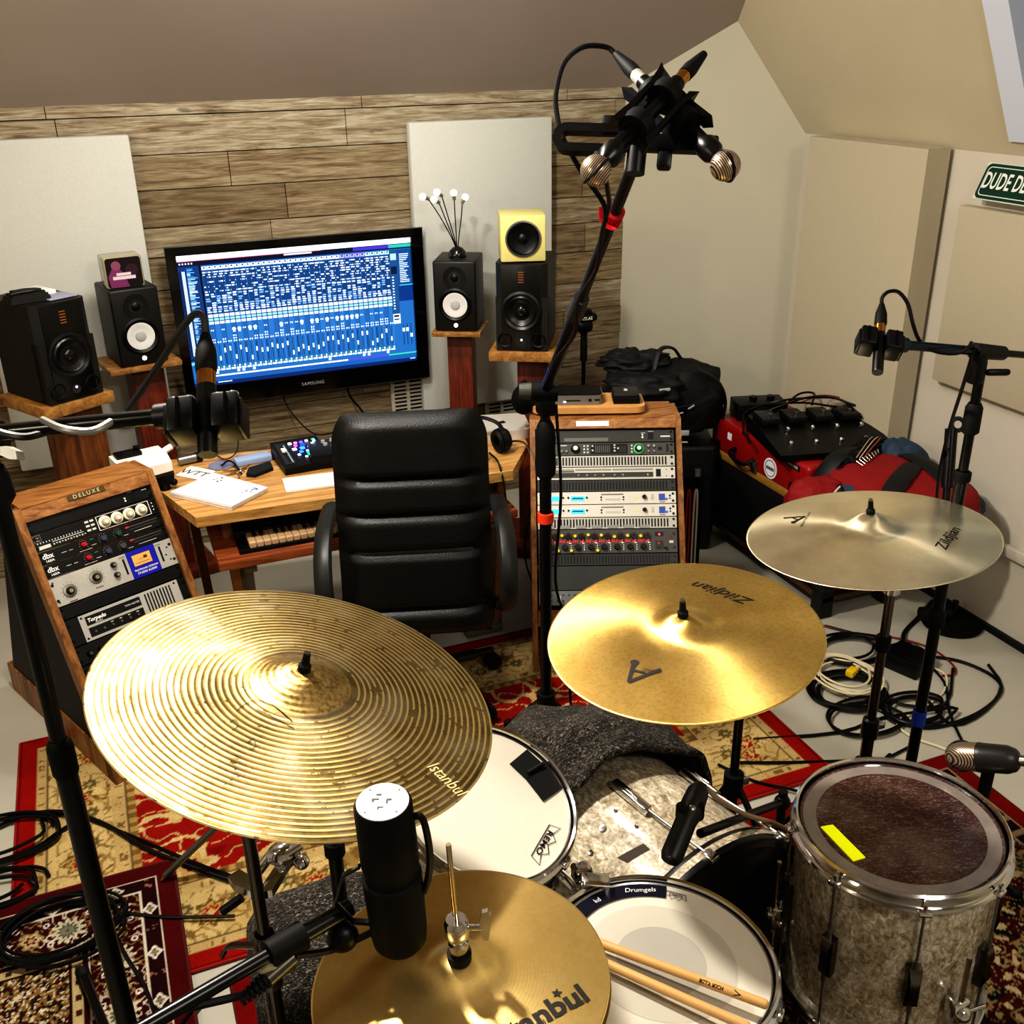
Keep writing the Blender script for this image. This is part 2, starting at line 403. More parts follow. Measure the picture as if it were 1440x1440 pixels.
def flower(x, y, px, py, R, cols, ox=0, oy=0, pet=8):
    """motif on a px x py lattice: returns colour or None"""
    fx = (x-ox+px/2) % px - px/2; fy = (y-oy+py/2) % py - py/2; r = hypot(fx, fy)/R
    if r > 1.25: return None
    w = 1+.22*cos(pet*atan2(fy, fx)); r = r/w
    if r > 1: return None
    return cols[min(len(cols)-1, int((1-r)*len(cols)))]
def scroll(x, y, k, w, s=0):
    return abs(nz(x, y, k, s)) < w
def rug1(x, y):
    d = min(x-X1[0], X1[1]-x, y-Y1[0], Y1[1]-y); s = y if min(x-X1[0], X1[1]-x) == d else x
    if d < .05: return 'a3180f' if (d > .008) else '7c0e0a'
    cr = 'd8bf86'; d2 = '8f7440'
    if d < .30:
        if d < .085 or .255 < d: 
            q = (s % .045)/.045; e = (d-.05)/.035 if d < .085 else (d-.255)/.045
            if abs(q-.5+.25*sin(s*90)) < .13 and abs(e-.5) < .26 and nz(x, y, 90, 1) > -.2: return '8a6a3c'
            if abs(e-.97) < .07: return '6d5a3c'
            return 'cdb27a'
        f = flower(s, d-.17, .27, 10, .042, ['7c5a2c', 'c8a565', '9c1f14', 'd2b377'])
        if f: return f
        f = flower(s, d-.17, .135, 10, .022, ['8a6a36', '5c6a4a', 'c8a565'], .0675, .03)
        if f: return f
        if scroll(x, y, 22, .055, 4): return 'a58a52'
        if scroll(x, y, 13, .035, 9): return '8a6d3c'
        return cr if nz(x, y, 8, 2) > -.3 else 'cfb478'
    if d < .32: return 'b8995c' if int(s/.02) % 2 else '8b6b3a'
    # field: red with cream scrolling leaves and large blossoms
    f = flower(x, y, .46, .40, .10, ['d9c088', 'b79655', 'e2cc98', '96220f', 'd9c088'], .2, .1, 10)
    if f: return f
    f = flower(x, y, .46, .40, .06, ['d9c088', 'c8a565', '7a1a10'], .43, .3, 6)
    if f: return f
    a = nz(x, y, 7.5, 5); b = nz(x+.3, y, 16, 7)
    if abs(a) < .055 + .05*max(0, sin(x*95+y*60)): return 'd6bc82'
    if abs(b) < .05: return 'cbb077'
    return '9c1a10' if b > -.5 else '86120c'
X1, Y1 = (-.475, 1.80), (1.94, 3.07)
o, e = rug('patterned_rug', 'large cream and bright red floral rug under the desk chair and blanket', X1[0], Y1[0], X1[1], Y1[1], .009, .0055, rug1)
e.build('rug_binding', mat('red_binding', '8e140e', .9), o)
X2, Y2 = (-1.55, -.075), (.75, 2.335)
def rug2(x, y):
    dx = X2[1]-x; dy = Y2[1]-y; d = min(dx, dy); s = y if dx < dy else x; bg = '3c0c0e'
    if d < .045: return '560c0e'
    if d < .05 or .088 < d < .093 or .215 < d < .221: return 'd8cdb8'
    if d < .09:
        f = (s % .15)/.15; e = (d-.07)/.02
        if abs(f-.5) < .16 and abs(abs(f-.5)/.16+abs(e)-.75) < .22: return 'dcd3c0'
        if abs(f-.5) < .05 and abs(e) < .3: return '8a8068'
        if abs(f) < .1 and nz(x, y, 90) > .1: return '9a6a58'
        return '2e0a10'
    if d < .221:
        f = flower(s, d-.155, .17, 10, .036, ['d9ceb4', 'c8bea2', '5c6154', '8c8a74', '6e6a52'], 0, 0, 12)
        if f: return f
        f = flower(s, d-.155, .17, 10, .026, ['a08a5e', 'c9b68c', '5a1414', 'b59c6a'], .085, 0, 6)
        if f: return f
        for (ox, oy) in ((.04, .038), (.13, .03), (.05, -.042), (.12, -.036)):
            r = hypot((s-ox+.085) % .17-.085, d-.155-oy)
            if .004 < r < .0085: return 'e6dccb'
        if scroll(x, y, 40, .07, 3): return 'c9bda6' if nz(x, y, 12, 8) > 0 else '96774f'
        if nz(x, y, 75, 6) > .42: return 'b49a78'
        return bg
    if d < .232: return '3c0c0e'
    if d < .258:
        return '4a2a20' if (abs((s % .045)-.0225) < .008 and abs(d-.245) < .007) else 'c7b283'
    u = dx-.258; v = dy-.258; cx = u % .215; cy = v % .24
    if cx > .19 or cy > .215:
        q = cx if cy > .215 else cy
        return '4a2a20' if (q % .04) < .012 and (abs(cx-.2025) < .006 or abs(cy-.2275) < .006) else 'c9b586'
    i = int(u/.215); j = int(v/.24)
    if cx < .005 or cy < .005 or cx > .185 or cy > .21: return '2a0c0c'
    kind = (i+2*j) % 3
    if kind == 0:
        if nz(x, y, 85, 2) > .16: return '2c2416'
        if scroll(x, y, 70, .09, 1): return 'e0d3b4'
        return '8e6c3c' if nz(x, y, 60, 5) > -.1 else '4a1412'
    if kind == 1:
        tx = (cx % .06)-.03
        if abs(tx) < .003: return 'd9cdb0'
        if abs(((abs(tx)*1.6+cy) % .022)-.011) < .0035 and abs(tx) < .022: return 'd9cdb0'
        return '38100f' if nz(x, y, 30) > -.1 else '1f1a12'
    f = flower(cx, cy, 10, 10, .05, ['c8b58a', '54120f', 'b49a6a', '6a1612'], .095, .105, 10)
    if f: return f
    if nz(x*1.0, y*.5, 75, 6) > .3: return 'd4c6a8'
    return '3a0d0e'
o, e = rug('patterned_rug', 'dark burgundy rug with compartment pattern and white vine border at the lower left', X2[0]+.5, Y2[0]+.3, X2[1], Y2[1], .0175, .0034, rug2)
e.build('rug_binding', mat('dark_red_binding', '4c0b0c', .9), o)
X3, Y3 = (.012, 2.17), (.35, 1.875)
def rug3(x, y):
    d = min(x-X3[0], X3[1]-x, Y3[1]-y); s = x if Y3[1]-y == d else y
    if d < .05: return '7e0e0c'
    if d < .055 or .1 < d < .105: return 'a89876'
    if d < .1: return '9a8460' if abs((s % .06)-.03) < .01 else '2a0a0a'
    f = flower(x, y, .22, .22, .05, ['8f7a52', '2e3a34', 'a08a5e', '5c1210'], .05, .1, 9)
    if f: return f
    if nz(x, y, 42, 3) > .30: return 'b7a47c'
    if scroll(x, y, 40, .06, 8): return '8f7a52'
    if nz(x, y, 22, 11) > .22: return '0e1414'
    return '420b0b'
o, e = rug('patterned_rug', 'dark red rug with dark leafy pattern underneath the drum kit', X3[0], Y3[0], X3[1], Y3[1], .008, .0048, rug3)
e.build('rug_binding', mat('dark_red_binding', '4c0b0c', .9), o)
# ================================================================ television
TX0, TX1, TZ0, TZ1 = .262, 1.303, .665, 1.312
tv = thing('television', 'wall mounted television showing a blue mixing console screen', 'television', ((TX0+TX1)/2, YW-.002, (TZ0+TZ1)/2))
W, Hh = TX1-TX0, TZ1-TZ0
b = MB(); b.box((0, -.055, 0), (W-.04, .05, Hh-.04), .01)
b.box((0, -.02, 0), (.4, .04, .3), 0); b.build('rear_housing', black, tv, local=True)
gb = mat('gloss_black_bezel', '040405', .12, coat=.4)
b = MB(); sx0, sx1, sz0, sz1 = .299-(TX0+TX1)/2, 1.252-(TX0+TX1)/2, .744-(TZ0+TZ1)/2, 1.278-(TZ0+TZ1)/2
for (x0, x1, z0, z1) in ((-W/2, sx0, -Hh/2, Hh/2), (sx1, W/2, -Hh/2, Hh/2), (sx0, sx1, -Hh/2, sz0), (sx0, sx1, sz1, Hh/2)):
    b.box(((x0+x1)/2, -.09, (z0+z1)/2), (x1-x0, .03, z1-z0), 0)
b.build('bezel', gb, tv, local=True)
b = MB(); b.tube([(-W/2, -.1, -Hh/2), (W/2, -.1, -Hh/2), (W/2, -.1, Hh/2), (-W/2, -.1, Hh/2)], .005, 6, smooth=0, closed=True); b.build('edge_trim', mat('clear_edge', '4b4f4c', .2, .4), tv, local=True)
SC = thing('x', '', ''); scr = MB(); sw, sh = sx1-sx0, sz1-sz0
rr = random.Random(11); S = lambda x0, y0, x1, y1, c, k=1: scr.rect(x0*sw, (1-y1)*sh, x1*sw, (1-y0)*sh, c, .0003*k)
S(0, 0, 1, 1, '2a66a2', 0); S(0, 0, 1, .045, 'eef4ff'); S(0, .045, 1, .085, '0c1530'); S(.44, .052, .56, .064, 'c8d4ee', 2)
S(0, .045, .6, .05, 'c86a80', 2); S(.74, .05, .9, .075, '4a36b0', 2); S(.9, .05, 1, .075, '35a89c', 2)
for k in range(5): S(.008+k*.012, .06, .014+k*.012, .072, 'd8e0f0', 2)
S(0, .085, .085, .8, '15396f'); S(.085, .085, .094, .83, '061024', 2)
for k in range(70):
    y = .1+k*.0098; S(.035, y, .035+rr.uniform(.01, .042), y+.0055, rr.choice(['9fd0ee', '6fb4e0', 'd6ecff', '3a80c0']), 2)
for k in range(8): S(.004+k*.0035, .12, .006+k*.0035, .76, rr.choice(['dfeeff', '0a1a3c', '7ab4e8']), 2)
S(0, .78, .08, .8, '0a2a50', 3); S(0, .81, .06, .83, '6fd0f0', 3)
N = 36; x0 = .096; dx = (.905-x0)/N
for i in range(N):
    x = x0+i*dx; ex = .9
    S(x, .53, x+dx*.95, .85, '2f6ea8' if i % 2 else '265f98')
    S(x, .095, x+dx*.9, .12, 'f0f4ff' if i < 26 else ('a89af0' if i < 31 else 'b8e8e0')); S(x+dx*.3, .098, x+dx*.6, .11, '0a1530', 2)
    S(x, .125, x+dx*.92, .53, '17406f'); S(x+dx*.93, .1, x+dx, .85, '2a70c0' if i % 2 else '123a70', 2)
    for k in range(10):
        y = .135+k*.018
        if rr.random() < (.85 if k < 3 else .45): S(x+dx*.06, y, x+dx*rr.uniform(.35, .85), y+.009, rr.choice(['e6eefc', 'b8cdea', 'ffffff']), 2)
        if k % 2 == 0: S(x+dx*.8, y, x+dx*.9, y+.008, 'dfeaff', 2)
    for k in range(9):
        y = .30+k*.0165
        if k > 5 or rr.random() < .62: S(x+dx*.06, y, x+dx*rr.uniform(.55, .88), y+.0105, rr.choice(['e6eefc', 'c8d8f0', '7fa8d8']), 2)
    S(x+dx*.04, .455, x+dx*.86, .478, 'eaf2ff', 3); S(x+dx*.04, .485, x+dx*.86, .503, '8fd0d8', 3); S(x+dx*.04, .51, x+dx*.86, .53, 'e0ebfa', 3)
    if rr.random() < .3: scr.disc((x+dx*.45)*sw, (1-.58)*sh, .0075, 'f2f6ff', .0009); S(x+dx*.2, .595, x+dx*.7, .602, 'f2f6ff', 3)
    elif rr.random() < .5: S(x+dx*.15, .572, x+dx*.35, .582, 'e8f0ff', 3); S(x+dx*.5, .572, x+dx*.7, .582, 'e8f0ff', 3)
    for k in range(rr.choice([1, 1, 2, 2, 3])):
        S(x+dx*.12, .665-k*.02, x+dx*.36, .676-k*.02, 'f0f5ff', 3); S(x+dx*.52, .665-k*.02, x+dx*.76, .676-k*.02, 'c8d8ee', 3)
    S(x+dx*.22, .69, x+dx*.34, .85, '0a1f44', 2); S(x+dx*.55, .69, x+dx*.62, .85, '0c2c5c', 2); S(x+dx*.7, .69, x+dx*.76, .85, '3a86d0', 2)
    fy = rr.choice([.71, .72, .735, .75, .76, .78, .80]) ; S(x+dx*.14, fy, x+dx*.44, fy+.034, 'f6f4e0', 4)
    S(x+dx*.05, .86, x+dx*.5, .873, '081020', 3); S(x+dx*.12, .863, x+dx*.3, .87, '50e0b0', 4); S(x+dx*.5, .86, x+dx*.85, .873, 'cfe0f4', 3)
    S(x+dx*.05, .878, x+dx*.88, .892, 'd8e6f8', 3)
    if rr.random() < .35: S(x+dx*.05, .896, x+dx*.6, .915, 'cdd9ea', 3)
S(.085, .925, .68, .937, 'f4e4ea', 2); S(.68, .925, .87, .937, '5a48d8', 2); S(.87, .925, 1, .937, '3ab89c', 2)
S(.0, .94, 1, 1, '235c9c', 1); S(.0, .975, 1, 1, '0f2f66', 2); S(.1, .98, .16, .986, 'dfe8f6', 3); S(.97, .978, .995, .984, 'dfe8f6', 3)
S(.905, .09, 1, .42, '1a4a80', 2); S(.9, .09, .935, .67, '24507e', 3)
for k in range(16): S(.945, .125+k*.0145, .945+rr.uniform(.02, .045), .132+k*.0145, 'c8dcf2', 4)
S(.94, .37, 1, .375, '50d0d8', 4); S(.935, .38, 1, .5, '123a78', 4); S(.905, .12, .932, .17, '9fc4e4', 4); S(.905, .22, .932, .28, '0c2244', 4)
for k in range(12): S(.908, .3+k*.023, .916, .31+k*.023, 'cfe0f4', 4)
S(.902, .6, .936, .68, 'c8d8ea', 4); S(.906, .61, .93, .625, '0c1a34', 5); S(.906, .64, .93, .65, '0c1a34', 5)
for k in range(3): S(.945+k*.018, .69, .948+k*.018, .86, '0a1f44', 4); S(.942+k*.018, .72+.05*(k == 2), .953+k*.018, .75+.05*(k == 2), 'f6f4e0', 5)
Mx = Matrix.Translation((sx0, -.0885, sz0)) @ Matrix(((1, 0, 0, 0), (0, 0, -1, 0), (0, 1, 0, 0), (0, 0, 0, 1)))
scr.v = [Mx @ p for p in scr.v]; scr.build('screen', screenm, tv, local=True)
bpy.data.objects.remove(SC)
tl = text('SAMSUNG', .02, mat('pale_print', 'b8bcc0', .4), tv, 0, 0, 0, name='lettering', fn=lambda q: V((q.x, -.1058, q.y-Hh/2+.038)), spacing=1.1)
for px, col in ((400, 'd8a040'), (512, 'e0b050')):
    pass
cable('television_cable', [(.93, YW-.03, .70), (.94, YW-.1, .62), (.95, 4.1, .60), (.96, 3.95, .55)], .005, black, 'thin black cable dropping from the underside of the television')
cable('television_cable', [(.655, YW-.03, .70), (.66, 4.2, .62), (.70, 3.9, .60), (.735, 3.56, .715)], .003, black, 'thin black cable running from the television to the black control box on the desk')

# grille plates on the wall below the right panel
def grille(label, x, z):
    g = thing('wall_vent', label, 'vent', (x, YW-.012, z))
    MB().box((0, 0, 0), (.16, .02, .20), .004).build('plate', mat('vent_plate', 'b8b3a4', .6), g, local=True)
    b = MB()
    for k in range(9):
        for s in (-.037, .035): b.box((s, -.0105, -.075+k*.018), (.055, .002, .008))
    b.build('slots', vblack, g, local=True)
grille('pale slotted vent plate under the right end of the television', 1.225, .575)
grille('small pale slotted vent plate beyond the right-hand red-brown speaker column', 1.68, .50)

# ================================================================ monitor speakers
hs_black = mat('speaker_vinyl', '101110', .45, nscale=200, bump=.08)
cone_w = mat('white_cone', 'd8d8d6', .5); cone_g = mat('cone_cap', 'b4b4b2', .45)
def hs(label, FL, FR, z):
    FL = V(FL); FR = V(FR); x = FR-FL; x.z = 0; w, h, d = .176, .285, .215
    R = zframe((0, 0, 1), x); c = (FL+FR)/2
    t = thing('studio_monitor', label, 'speaker', (c.x, c.y, z), R, 'white cone monitor pair')
    MB().box((0, d/2, h/2), (w, d, h), .008, seg=3).build('cabinet', hs_black, t, local=True)
    cz_ = .108
    b = MB(); b.lathe([(.069, 0), (.069, .004), (.062, .007), (.056, .004), (.052, .001)], (0, 0, cz_), (0, -1, 0)); b.build('woofer_ring', black, t, local=True)
    b = MB(); b.lathe([(.051, .004), (.048, .0045), (.036, .0015), (.02, -.0)], (0, 0, cz_), (0, -1, 0)); b.build('woofer_cone', cone_w, t, local=True)
    b = MB(); b.lathe([(.0205, .0), (.018, .004), (.01, .006), (0, .0065)], (0, 0, cz_), (0, -1, 0)); b.build('dust_cap', cone_g, t, local=True)
    b = MB(); b.lathe([(.047, 0), (.047, .002), (.036, .001), (.02, -.0005)], (0, 0, .218), (0, -1, 0)); b.build('tweeter_guide', mat('satin_black_guide', '171716', .3), t, local=True)
    b = MB(); b.lathe([(.016, .0005), (.012, .004), (0, .006)], (0, 0, .218), (0, -1, 0)); b.build('tweeter', black, t, local=True)
    MB().lathe([(.0085, 0), (.0085, .002), (0, .002)], (0, 0, .024), (0, -1, 0), 16).build('power_light', led('ffffff', 1.6), t, local=True)
    return t, R
def adam(label, FL, FR, z):
    FL = V(FL); FR = V(FR); x = FR-FL; x.z = 0; w, h, d = .201, .337, .28
    R = zframe((0, 0, 1), x); c = (FL+FR)/2
    t = thing('studio_monitor', label, 'speaker', (c.x, c.y, z), R, 'black ribbon tweeter monitor pair')
    b = MB(); b.prism([(-w/2+.022, 0, .0), (w/2-.022, 0, .0), (w/2, .022, 0), (w/2, d, 0), (-w/2, d, 0), (-w/2, .022, 0)], (0, 0, h))
    b.prism([(-w/2, .001, 0), (w/2, .001, 0), (w/2, .05, 0), (-w/2, .05, 0)], (0, 0, h*.62)); b.build('cabinet', mat('adam_vinyl', '171715', .5, nscale=200, bump=.06), t, local=True)
    MB().box((0, -.001, h/2), (w-.05, .004, h-.01), .001).build('front_baffle', mat('front_baffle_black', '070707', .3), t, local=True)
    b = MB(); b.lathe([(.079, 0), (.079, .006), (.07, .009), (.06, .004), (.055, .008), (.05, .004), (.02, -.004)], (0, -.003, .155), (0, -1, 0)); b.build('woofer', mat('woofer_black', '0b0b0b', .35), t, local=True)
    MB().sph((0, -.003, .155), .022, (1, .5, 1)).build('dust_cap', mat('cap_gloss', '141414', .15), t, local=True)
    b = MB()
    for k in range(5): b.box((0, -.005, .268+k*.0095), (.022, .003, .0035))
    b.build('ribbon_tweeter', mat('ribbon_copper', 'a06a38', .35, .4), t, local=True)
    for s in (-1, 1):
        MB().lathe([(.029, 0), (.027, .003), (.022, .001), (.019, -.01)], (s*.066, -.003, .042), (0, -1, 0), 24).build('bass_port', black, t, local=True)
    MB().lathe([(.016, 0), (.016, .003), (0, .003)], (0, -.003, .036), (0, -1, 0), 20).build('volume_knob', mat('knob_face_dark', '2a2a2a', .3), t, local=True)
    MB().lathe([(.004, 0), (.004, .001), (0, .001)], (0, -.0065, .044), (0, -1, 0), 10).build('status_light', led('ffffff', 3), t, local=True)
    return t, R
def stand(label, R, c, z, pw, pd, th, cw, m, off=(0, 0), group=None):
    t = thing('speaker_stand', label, 'speaker stand', (c[0], c[1], 0), R, group)
    MB().box((0, pd/2-.012, z-th/2-.0015), (pw, pd, th), .003).build('top_plate', standtop, t, local=True)
    MB().box((off[0], pd/2+off[1], (z-th)/2+.02), (cw, cw, z-th-.05), .002).build('column', m, t, local=True)
    MB().box((off[0], pd/2+off[1], .0225), (pw*1.1, pd*1.05, .045), .004).build('base_plate', m, t, local=True)
    return t
t, R = hs('black studio monitor with white cone carrying the bulb lamp, right of the television', (1.266, 4.005, 0), (1.419, 3.921, 0), .932); hsR = (t, R)
stand('speaker stand with slim red-brown column, under the white-cone monitor right of the television', R, t.location, .93, .205, .24, .02, .105, redwood)
t, R = hs('black studio monitor with white cone under the purple picture box, left of the television', (.03, 3.985, 0), (.203, 4.022, 0), .932); hsL = (t, R)
stand('speaker stand with slim red-brown column, under the white-cone monitor left of the television', R, t.location, .93, .27, .24, .02, .12, redwood, (.02, 0))
t, R = adam('large black monitor with copper ribbon tweeter under the small yellow speaker', (1.416, 3.686, 0), (1.585, 3.586, 0), .912); adR = (t, R)
stand('heavy wooden speaker stand under the right-hand large black monitor', R, t.location, .91, .262, .30, .04, .125, redwood, (.03, .0))
t, R = adam('large black monitor with copper ribbon tweeter and papers on top, far left', (-.217, 3.676, 0), (-.044, 3.779, 0), .912); adL = (t, R)
stand('heavy wooden speaker stand under the left-hand large black monitor', R, (t.location.x-.0, t.location.y-.0), .91, .262, .30, .04, .15, browncol, (.05, .0))

# small yellow cube speaker
t, R = adR; c = t.location; o_ = R @ V((-.01, .10, 0)); s = .172
t = thing('cube_speaker', 'small pale yellow cube speaker with one black driver, on the right-hand large monitor', 'speaker', (c.x+o_.x, c.y+o_.y, .912+.3385), R @ Matrix.Rotation(radians(12), 3, 'Z'))
MB().box((0, 0, s/2+.003), (s, s, s), .006).build('cabinet', yellowc, t, local=True)
b = MB(); b.lathe([(.068, 0), (.068, .005), (.062, .006), (.06, .002)], (0, -s/2, s/2+.003), (0, -1, 0)); b.build('driver_rim', mat('rim_grey', '8a8a84', .3, .8), t, local=True)
b = MB(); b.lathe([(.06, .002), (.055, .008), (.05, .004), (.02, .001), (.015, .006), (0, .009)], (0, -s/2, s/2+.003), (0, -1, 0)); b.build('driver_cone', black, t, local=True)
MB().box((0, 0, .0015), (.12, .12, .003)).build('felt_foot', black, t, local=True)

# bulb lamp on the right white-cone monitor
t, R = hsR; c = t.location + R @ V((.0, .1, 0))
bl = thing('bulb_lamp', 'flower-like lamp of five bulbs on thin black stems from a domed base', 'lamp', (c.x, c.y, .932+.2855))
MB().lathe([(.037, 0), (.037, .008), (.034, .022), (.022, .036), (.008, .043), (0, .044)]).build('domed_base', mat('dome_black', '131313', .2, coat=.5), bl, local=True)
tips = [((591, 275), 0), ((604, 283), 1), ((616, 271), 0), ((638, 272), 0), ((653, 279), 1)]
tips = [(595, 277), (611, 281), (615, 271), (638, 272), (654, 278)]
for k, (px, py) in enumerate(tips):
    p = YP(px, py, c.y-.01+.02*(k % 2))-bl.location; q = V((p.x*.15, p.y, .04))
    dr = V((p.x*.9, 0, .05)).normalized()
    st = MB().tube([q*.4+V((0, 0, .024)), V((p.x*.2, p.y*.5, p.z*.35)), V((p.x*.52, p.y*.8, p.z*.68)), p-dr*.022], .0022, 6).build('stem', black, bl, local=True)
    MB().cyl(p-dr*.026, p-dr*.010, .0065, .0075, 12).build('socket', mat('socket_grey', '77736a', .4, .3), bl, local=True)
    MB().sph(p+dr*.002, .0145).build('bulb', led('fff8ea', .55), bl, local=True)

# clear box with a purple printed face on the left white-cone monitor
t, R = hsL; c = t.location + R @ V((-.01, .085, 0))
bx = thing('picture_box', 'small clear box with a dark purple printed face, on the left white-cone monitor', 'box', (c.x, c.y, .932+.2855), R @ Matrix.Rotation(radians(-4), 3, 'Z'))
MB().box((0, 0, .056), (.135, .11, .112), .006).build('box_body', mat('clear_box', 'a39b7c', .2, coat=.5), bx, local=True)
p = MB(); F = Matrix.Translation((-.062, -.0558, .003)) @ Matrix(((1, 0, 0, 0), (0, 0, -1, 0), (0, 1, 0, 0), (0, 0, 0, 1)))
rrect(p, 0, 0, .124, .106, .01, '1a1016', 0); p.add([(.01+.0, .0, .0003), (.075, .0, .0003), (.06, .05, .0003), (.045, .07, .0003), (.02, .066, .0003), (.004, .04, .0003)], [(0, 1, 2, 3, 4, 5)], None, 0, '7a3868')
p.disc(.036, .078, .017, '8a5068', .0004); p.rect(.02, .028, .1, .04, 'd8c8d0', .0006); p.rect(.034, .042, .085, .052, 'd8c8d0', .0006); p.disc(.09, .06, .022, '3a2030', .0003)
p.v = [F @ q for q in p.v]; p.build('printed_face', painted, bx, local=True)

# things on the left large monitor
t, R = adL; zt = .912+.3375
def on(p, R=R, t=t): q = R @ V(p); return V((t.location.x+q.x, t.location.y+q.y, zt+p[2]))
g = MB(); base = on((-.06, .08, .0))
poly = [(-.06, .0), (.055, -.035), (.07, -.02), (.06, .02), (.02, .055), (-.06, .06)]
o = thing('folded_pouch', 'dark folded pouch on the left-hand large monitor', 'pouch', base, R)
m_ = MB(); 
for k in range(5):
    s = 1-.09*k*k/4; m_.prism([(x*s, y*s, .008*k+.001) for x, y in poly], (0, 0, .008))
m_.build('fabric_layers', mat('pouch_cloth', '1a1a18', .7, nscale=80), o, local=True)
MB().tube([(-.055, .0, .036), (.0, -.018, .039), (.05, -.02, .033)], .003, 6).build('seam', black, o, local=True)
o = MB().box(on((.015, .17, .010)), (.09, .12, .018), .003, R=R).build('small_box', whitep, label='flat white box at the back of the left-hand large monitor', cat='box')
o = MB().box(on((.035, .075, .004)), (.10, .10, .004), .001, R=R).build('leaflet', mat('bluish_leaflet', '9a9db4', .5), label='bluish grey leaflet lying beside the dark pouch on the monitor', cat='leaflet')

# ================================================================ desk
DZ = .70
dp = [Z(160, 655, DZ), Z(225, 690, DZ), Z(275, 728, DZ), V((.60, 2.995, DZ)), V((1.19, 2.975, DZ)), V((1.335, 3.19, DZ)), V((1.40, 3.50, DZ)), V((.48, 3.52, DZ))]
dk = thing('studio_desk', 'light oak desk with cut corners holding the computer, papers and keyboard', 'desk', (.65, 3.25, 0))
b = MB(); b.prism([p-V((0, 0, .034)) for p in dp], (0, 0, .034)); b.build('desktop', oak_x, dk)
for (x, y) in ((.235, 3.14), (1.20, 3.14), (.15, 3.45), (1.28, 3.42)):
    MB().prism([(x, y, .665), (x+.03, y, .665), (x+.06, y-.0, 0), (x+.03, y, 0)] if x < .7 else [(x+.03, y, .665), (x, y, .665), (x-.03, y, 0), (x, y, 0)], (0, .045, 0)).build('leg', mat('leg_wood', '8a5a30', .5, nscale=9), dk)
MB().box((.68, 3.44, .60), (1.0, .02, .12)).build('rear_apron', blackmt, dk)
MB().box((.70, 3.13, .545), (1.0, .34, .028), .002).build('keyboard_shelf', redwood_x, dk)
for x in (.30, 1.12):
    b = MB(); b.box((x, 3.2, .28), (.045, .05, .50)); b.box((x, 3.25, .02), (.14, .3, .03), .005); b.box((x, 3.1, .50), (.04, .16, .04)); b.build('shelf_bracket', mat('grey_bracket', '6a675c', .5, .2), dk)
# midi keyboard on the shelf
kb = thing('midi_keyboard', 'slim black piano keyboard on the red-brown shelf under the desktop', 'keyboard', (.70, 3.08, .56))
b = MB(); b.box((0, .08, .021), (.86, .16, .04), .004); b.box((0, -.04, .007), (.86, .09, .012), .002); b.build('body', black, kb, local=True)
b = MB()
for k in range(34): b.box((-.385+k*.0232, -.038, .023), (.0218, .085, .018), .0015, seg=1)
b.build('white_keys', mat('shaded_ivory_keys', 'b59a78', .5), kb, local=True)  # brown tone is the dim light under the desktop, put into the colour
for k in range(34):
    if k % 7 not in (2, 6): MB().box((-.3734+k*.0232, -.012, .034), (.012, .05, .012), .001, seg=1).build('black_key', vblack, kb, local=True)

# --- on the desk
def desk(px, py, z=DZ): return Z(px, py, z)
def lie(name, label, cat, pts, th, m, z=DZ+.001, bev=0):
    P = [Z(px, py, z+th) for px, py in pts]; return MB().prism([(p.x, p.y, z) for p in P], (0, 0, th)).build(name, m, label=label, cat=cat)
P = [Z(px, py, DZ+.02) for px, py in ((239, 690), (325, 710), (375, 684), (300, 664))]
o = thing('notebook', 'thick white writing pad with faint blue handwriting near the desk corner', 'notebook', (P[0]+P[2])/2 - V((0, 0, .02)))
b = MB()
for k in range(4):
    j = V((.002*(k % 2), -.0015*k, 0)); b.prism([V((p.x, p.y, DZ+.001+k*.0045))+j for p in P], (0, 0, .0042))
b.build('pages', paper, o)
ex = (P[1]-P[0]); ey = (P[3]-P[0]); b = MB(); rr = random.Random(5)
def onp(u, v, h=.0196): q = P[0]+ex*u+ey*v; return V((q.x, q.y, DZ+h))
def blot(u, v, r, col):
    b.add([onp(u+r*cos(a)*.8, v+r*sin(a)) for a in [2*pi*k/10 for k in range(10)]], [tuple(range(10))], None, 0, col)
for k in range(16): blot(.86+rr.uniform(-.05, .06), .66+rr.uniform(-.16, .14), .022, rr.choice(['9a9ed0', 'b8badf']))
for k in range(14): blot(.25+rr.uniform(-.06, .06), .80+rr.uniform(-.12, .12), .02, rr.choice(['9a9ed0', 'b4b8de']))
for k in range(9):
    u0 = rr.uniform(.3, .4); v = .2+k*.065; w_ = rr.uniform(.15, .4)
    b.add([onp(u0, v), onp(u0+w_, v), onp(u0+w_, v+.012), onp(u0, v+.012)], [(0, 1, 2, 3)], None, 0, 'bcbede')
b.build('handwriting', painted, o, fixn=False)
lie('printed_card', 'white card printed with black capital letters, behind the writing pad', 'card', ((247, 668), (290, 676), (303, 662), (268, 655)), .003, whitep)
_cc = (Z(247, 668, DZ+.004)+Z(303, 662, DZ+.004))/2; _cx = Z(290, 676, DZ+.004)-Z(247, 668, DZ+.004)
card = [o for o in bpy.data.objects if o.name.startswith('printed_card')][0]
vs, fs = glyphs('WTT', .05); Rm = zframe((0, 0, 1), _cx); bb = MB(); bb.add([Rm @ v + V((_cc.x-.005, _cc.y, DZ+.0046)) for v in vs], fs); bb.build('lettering', vblack, card, fixn=False)
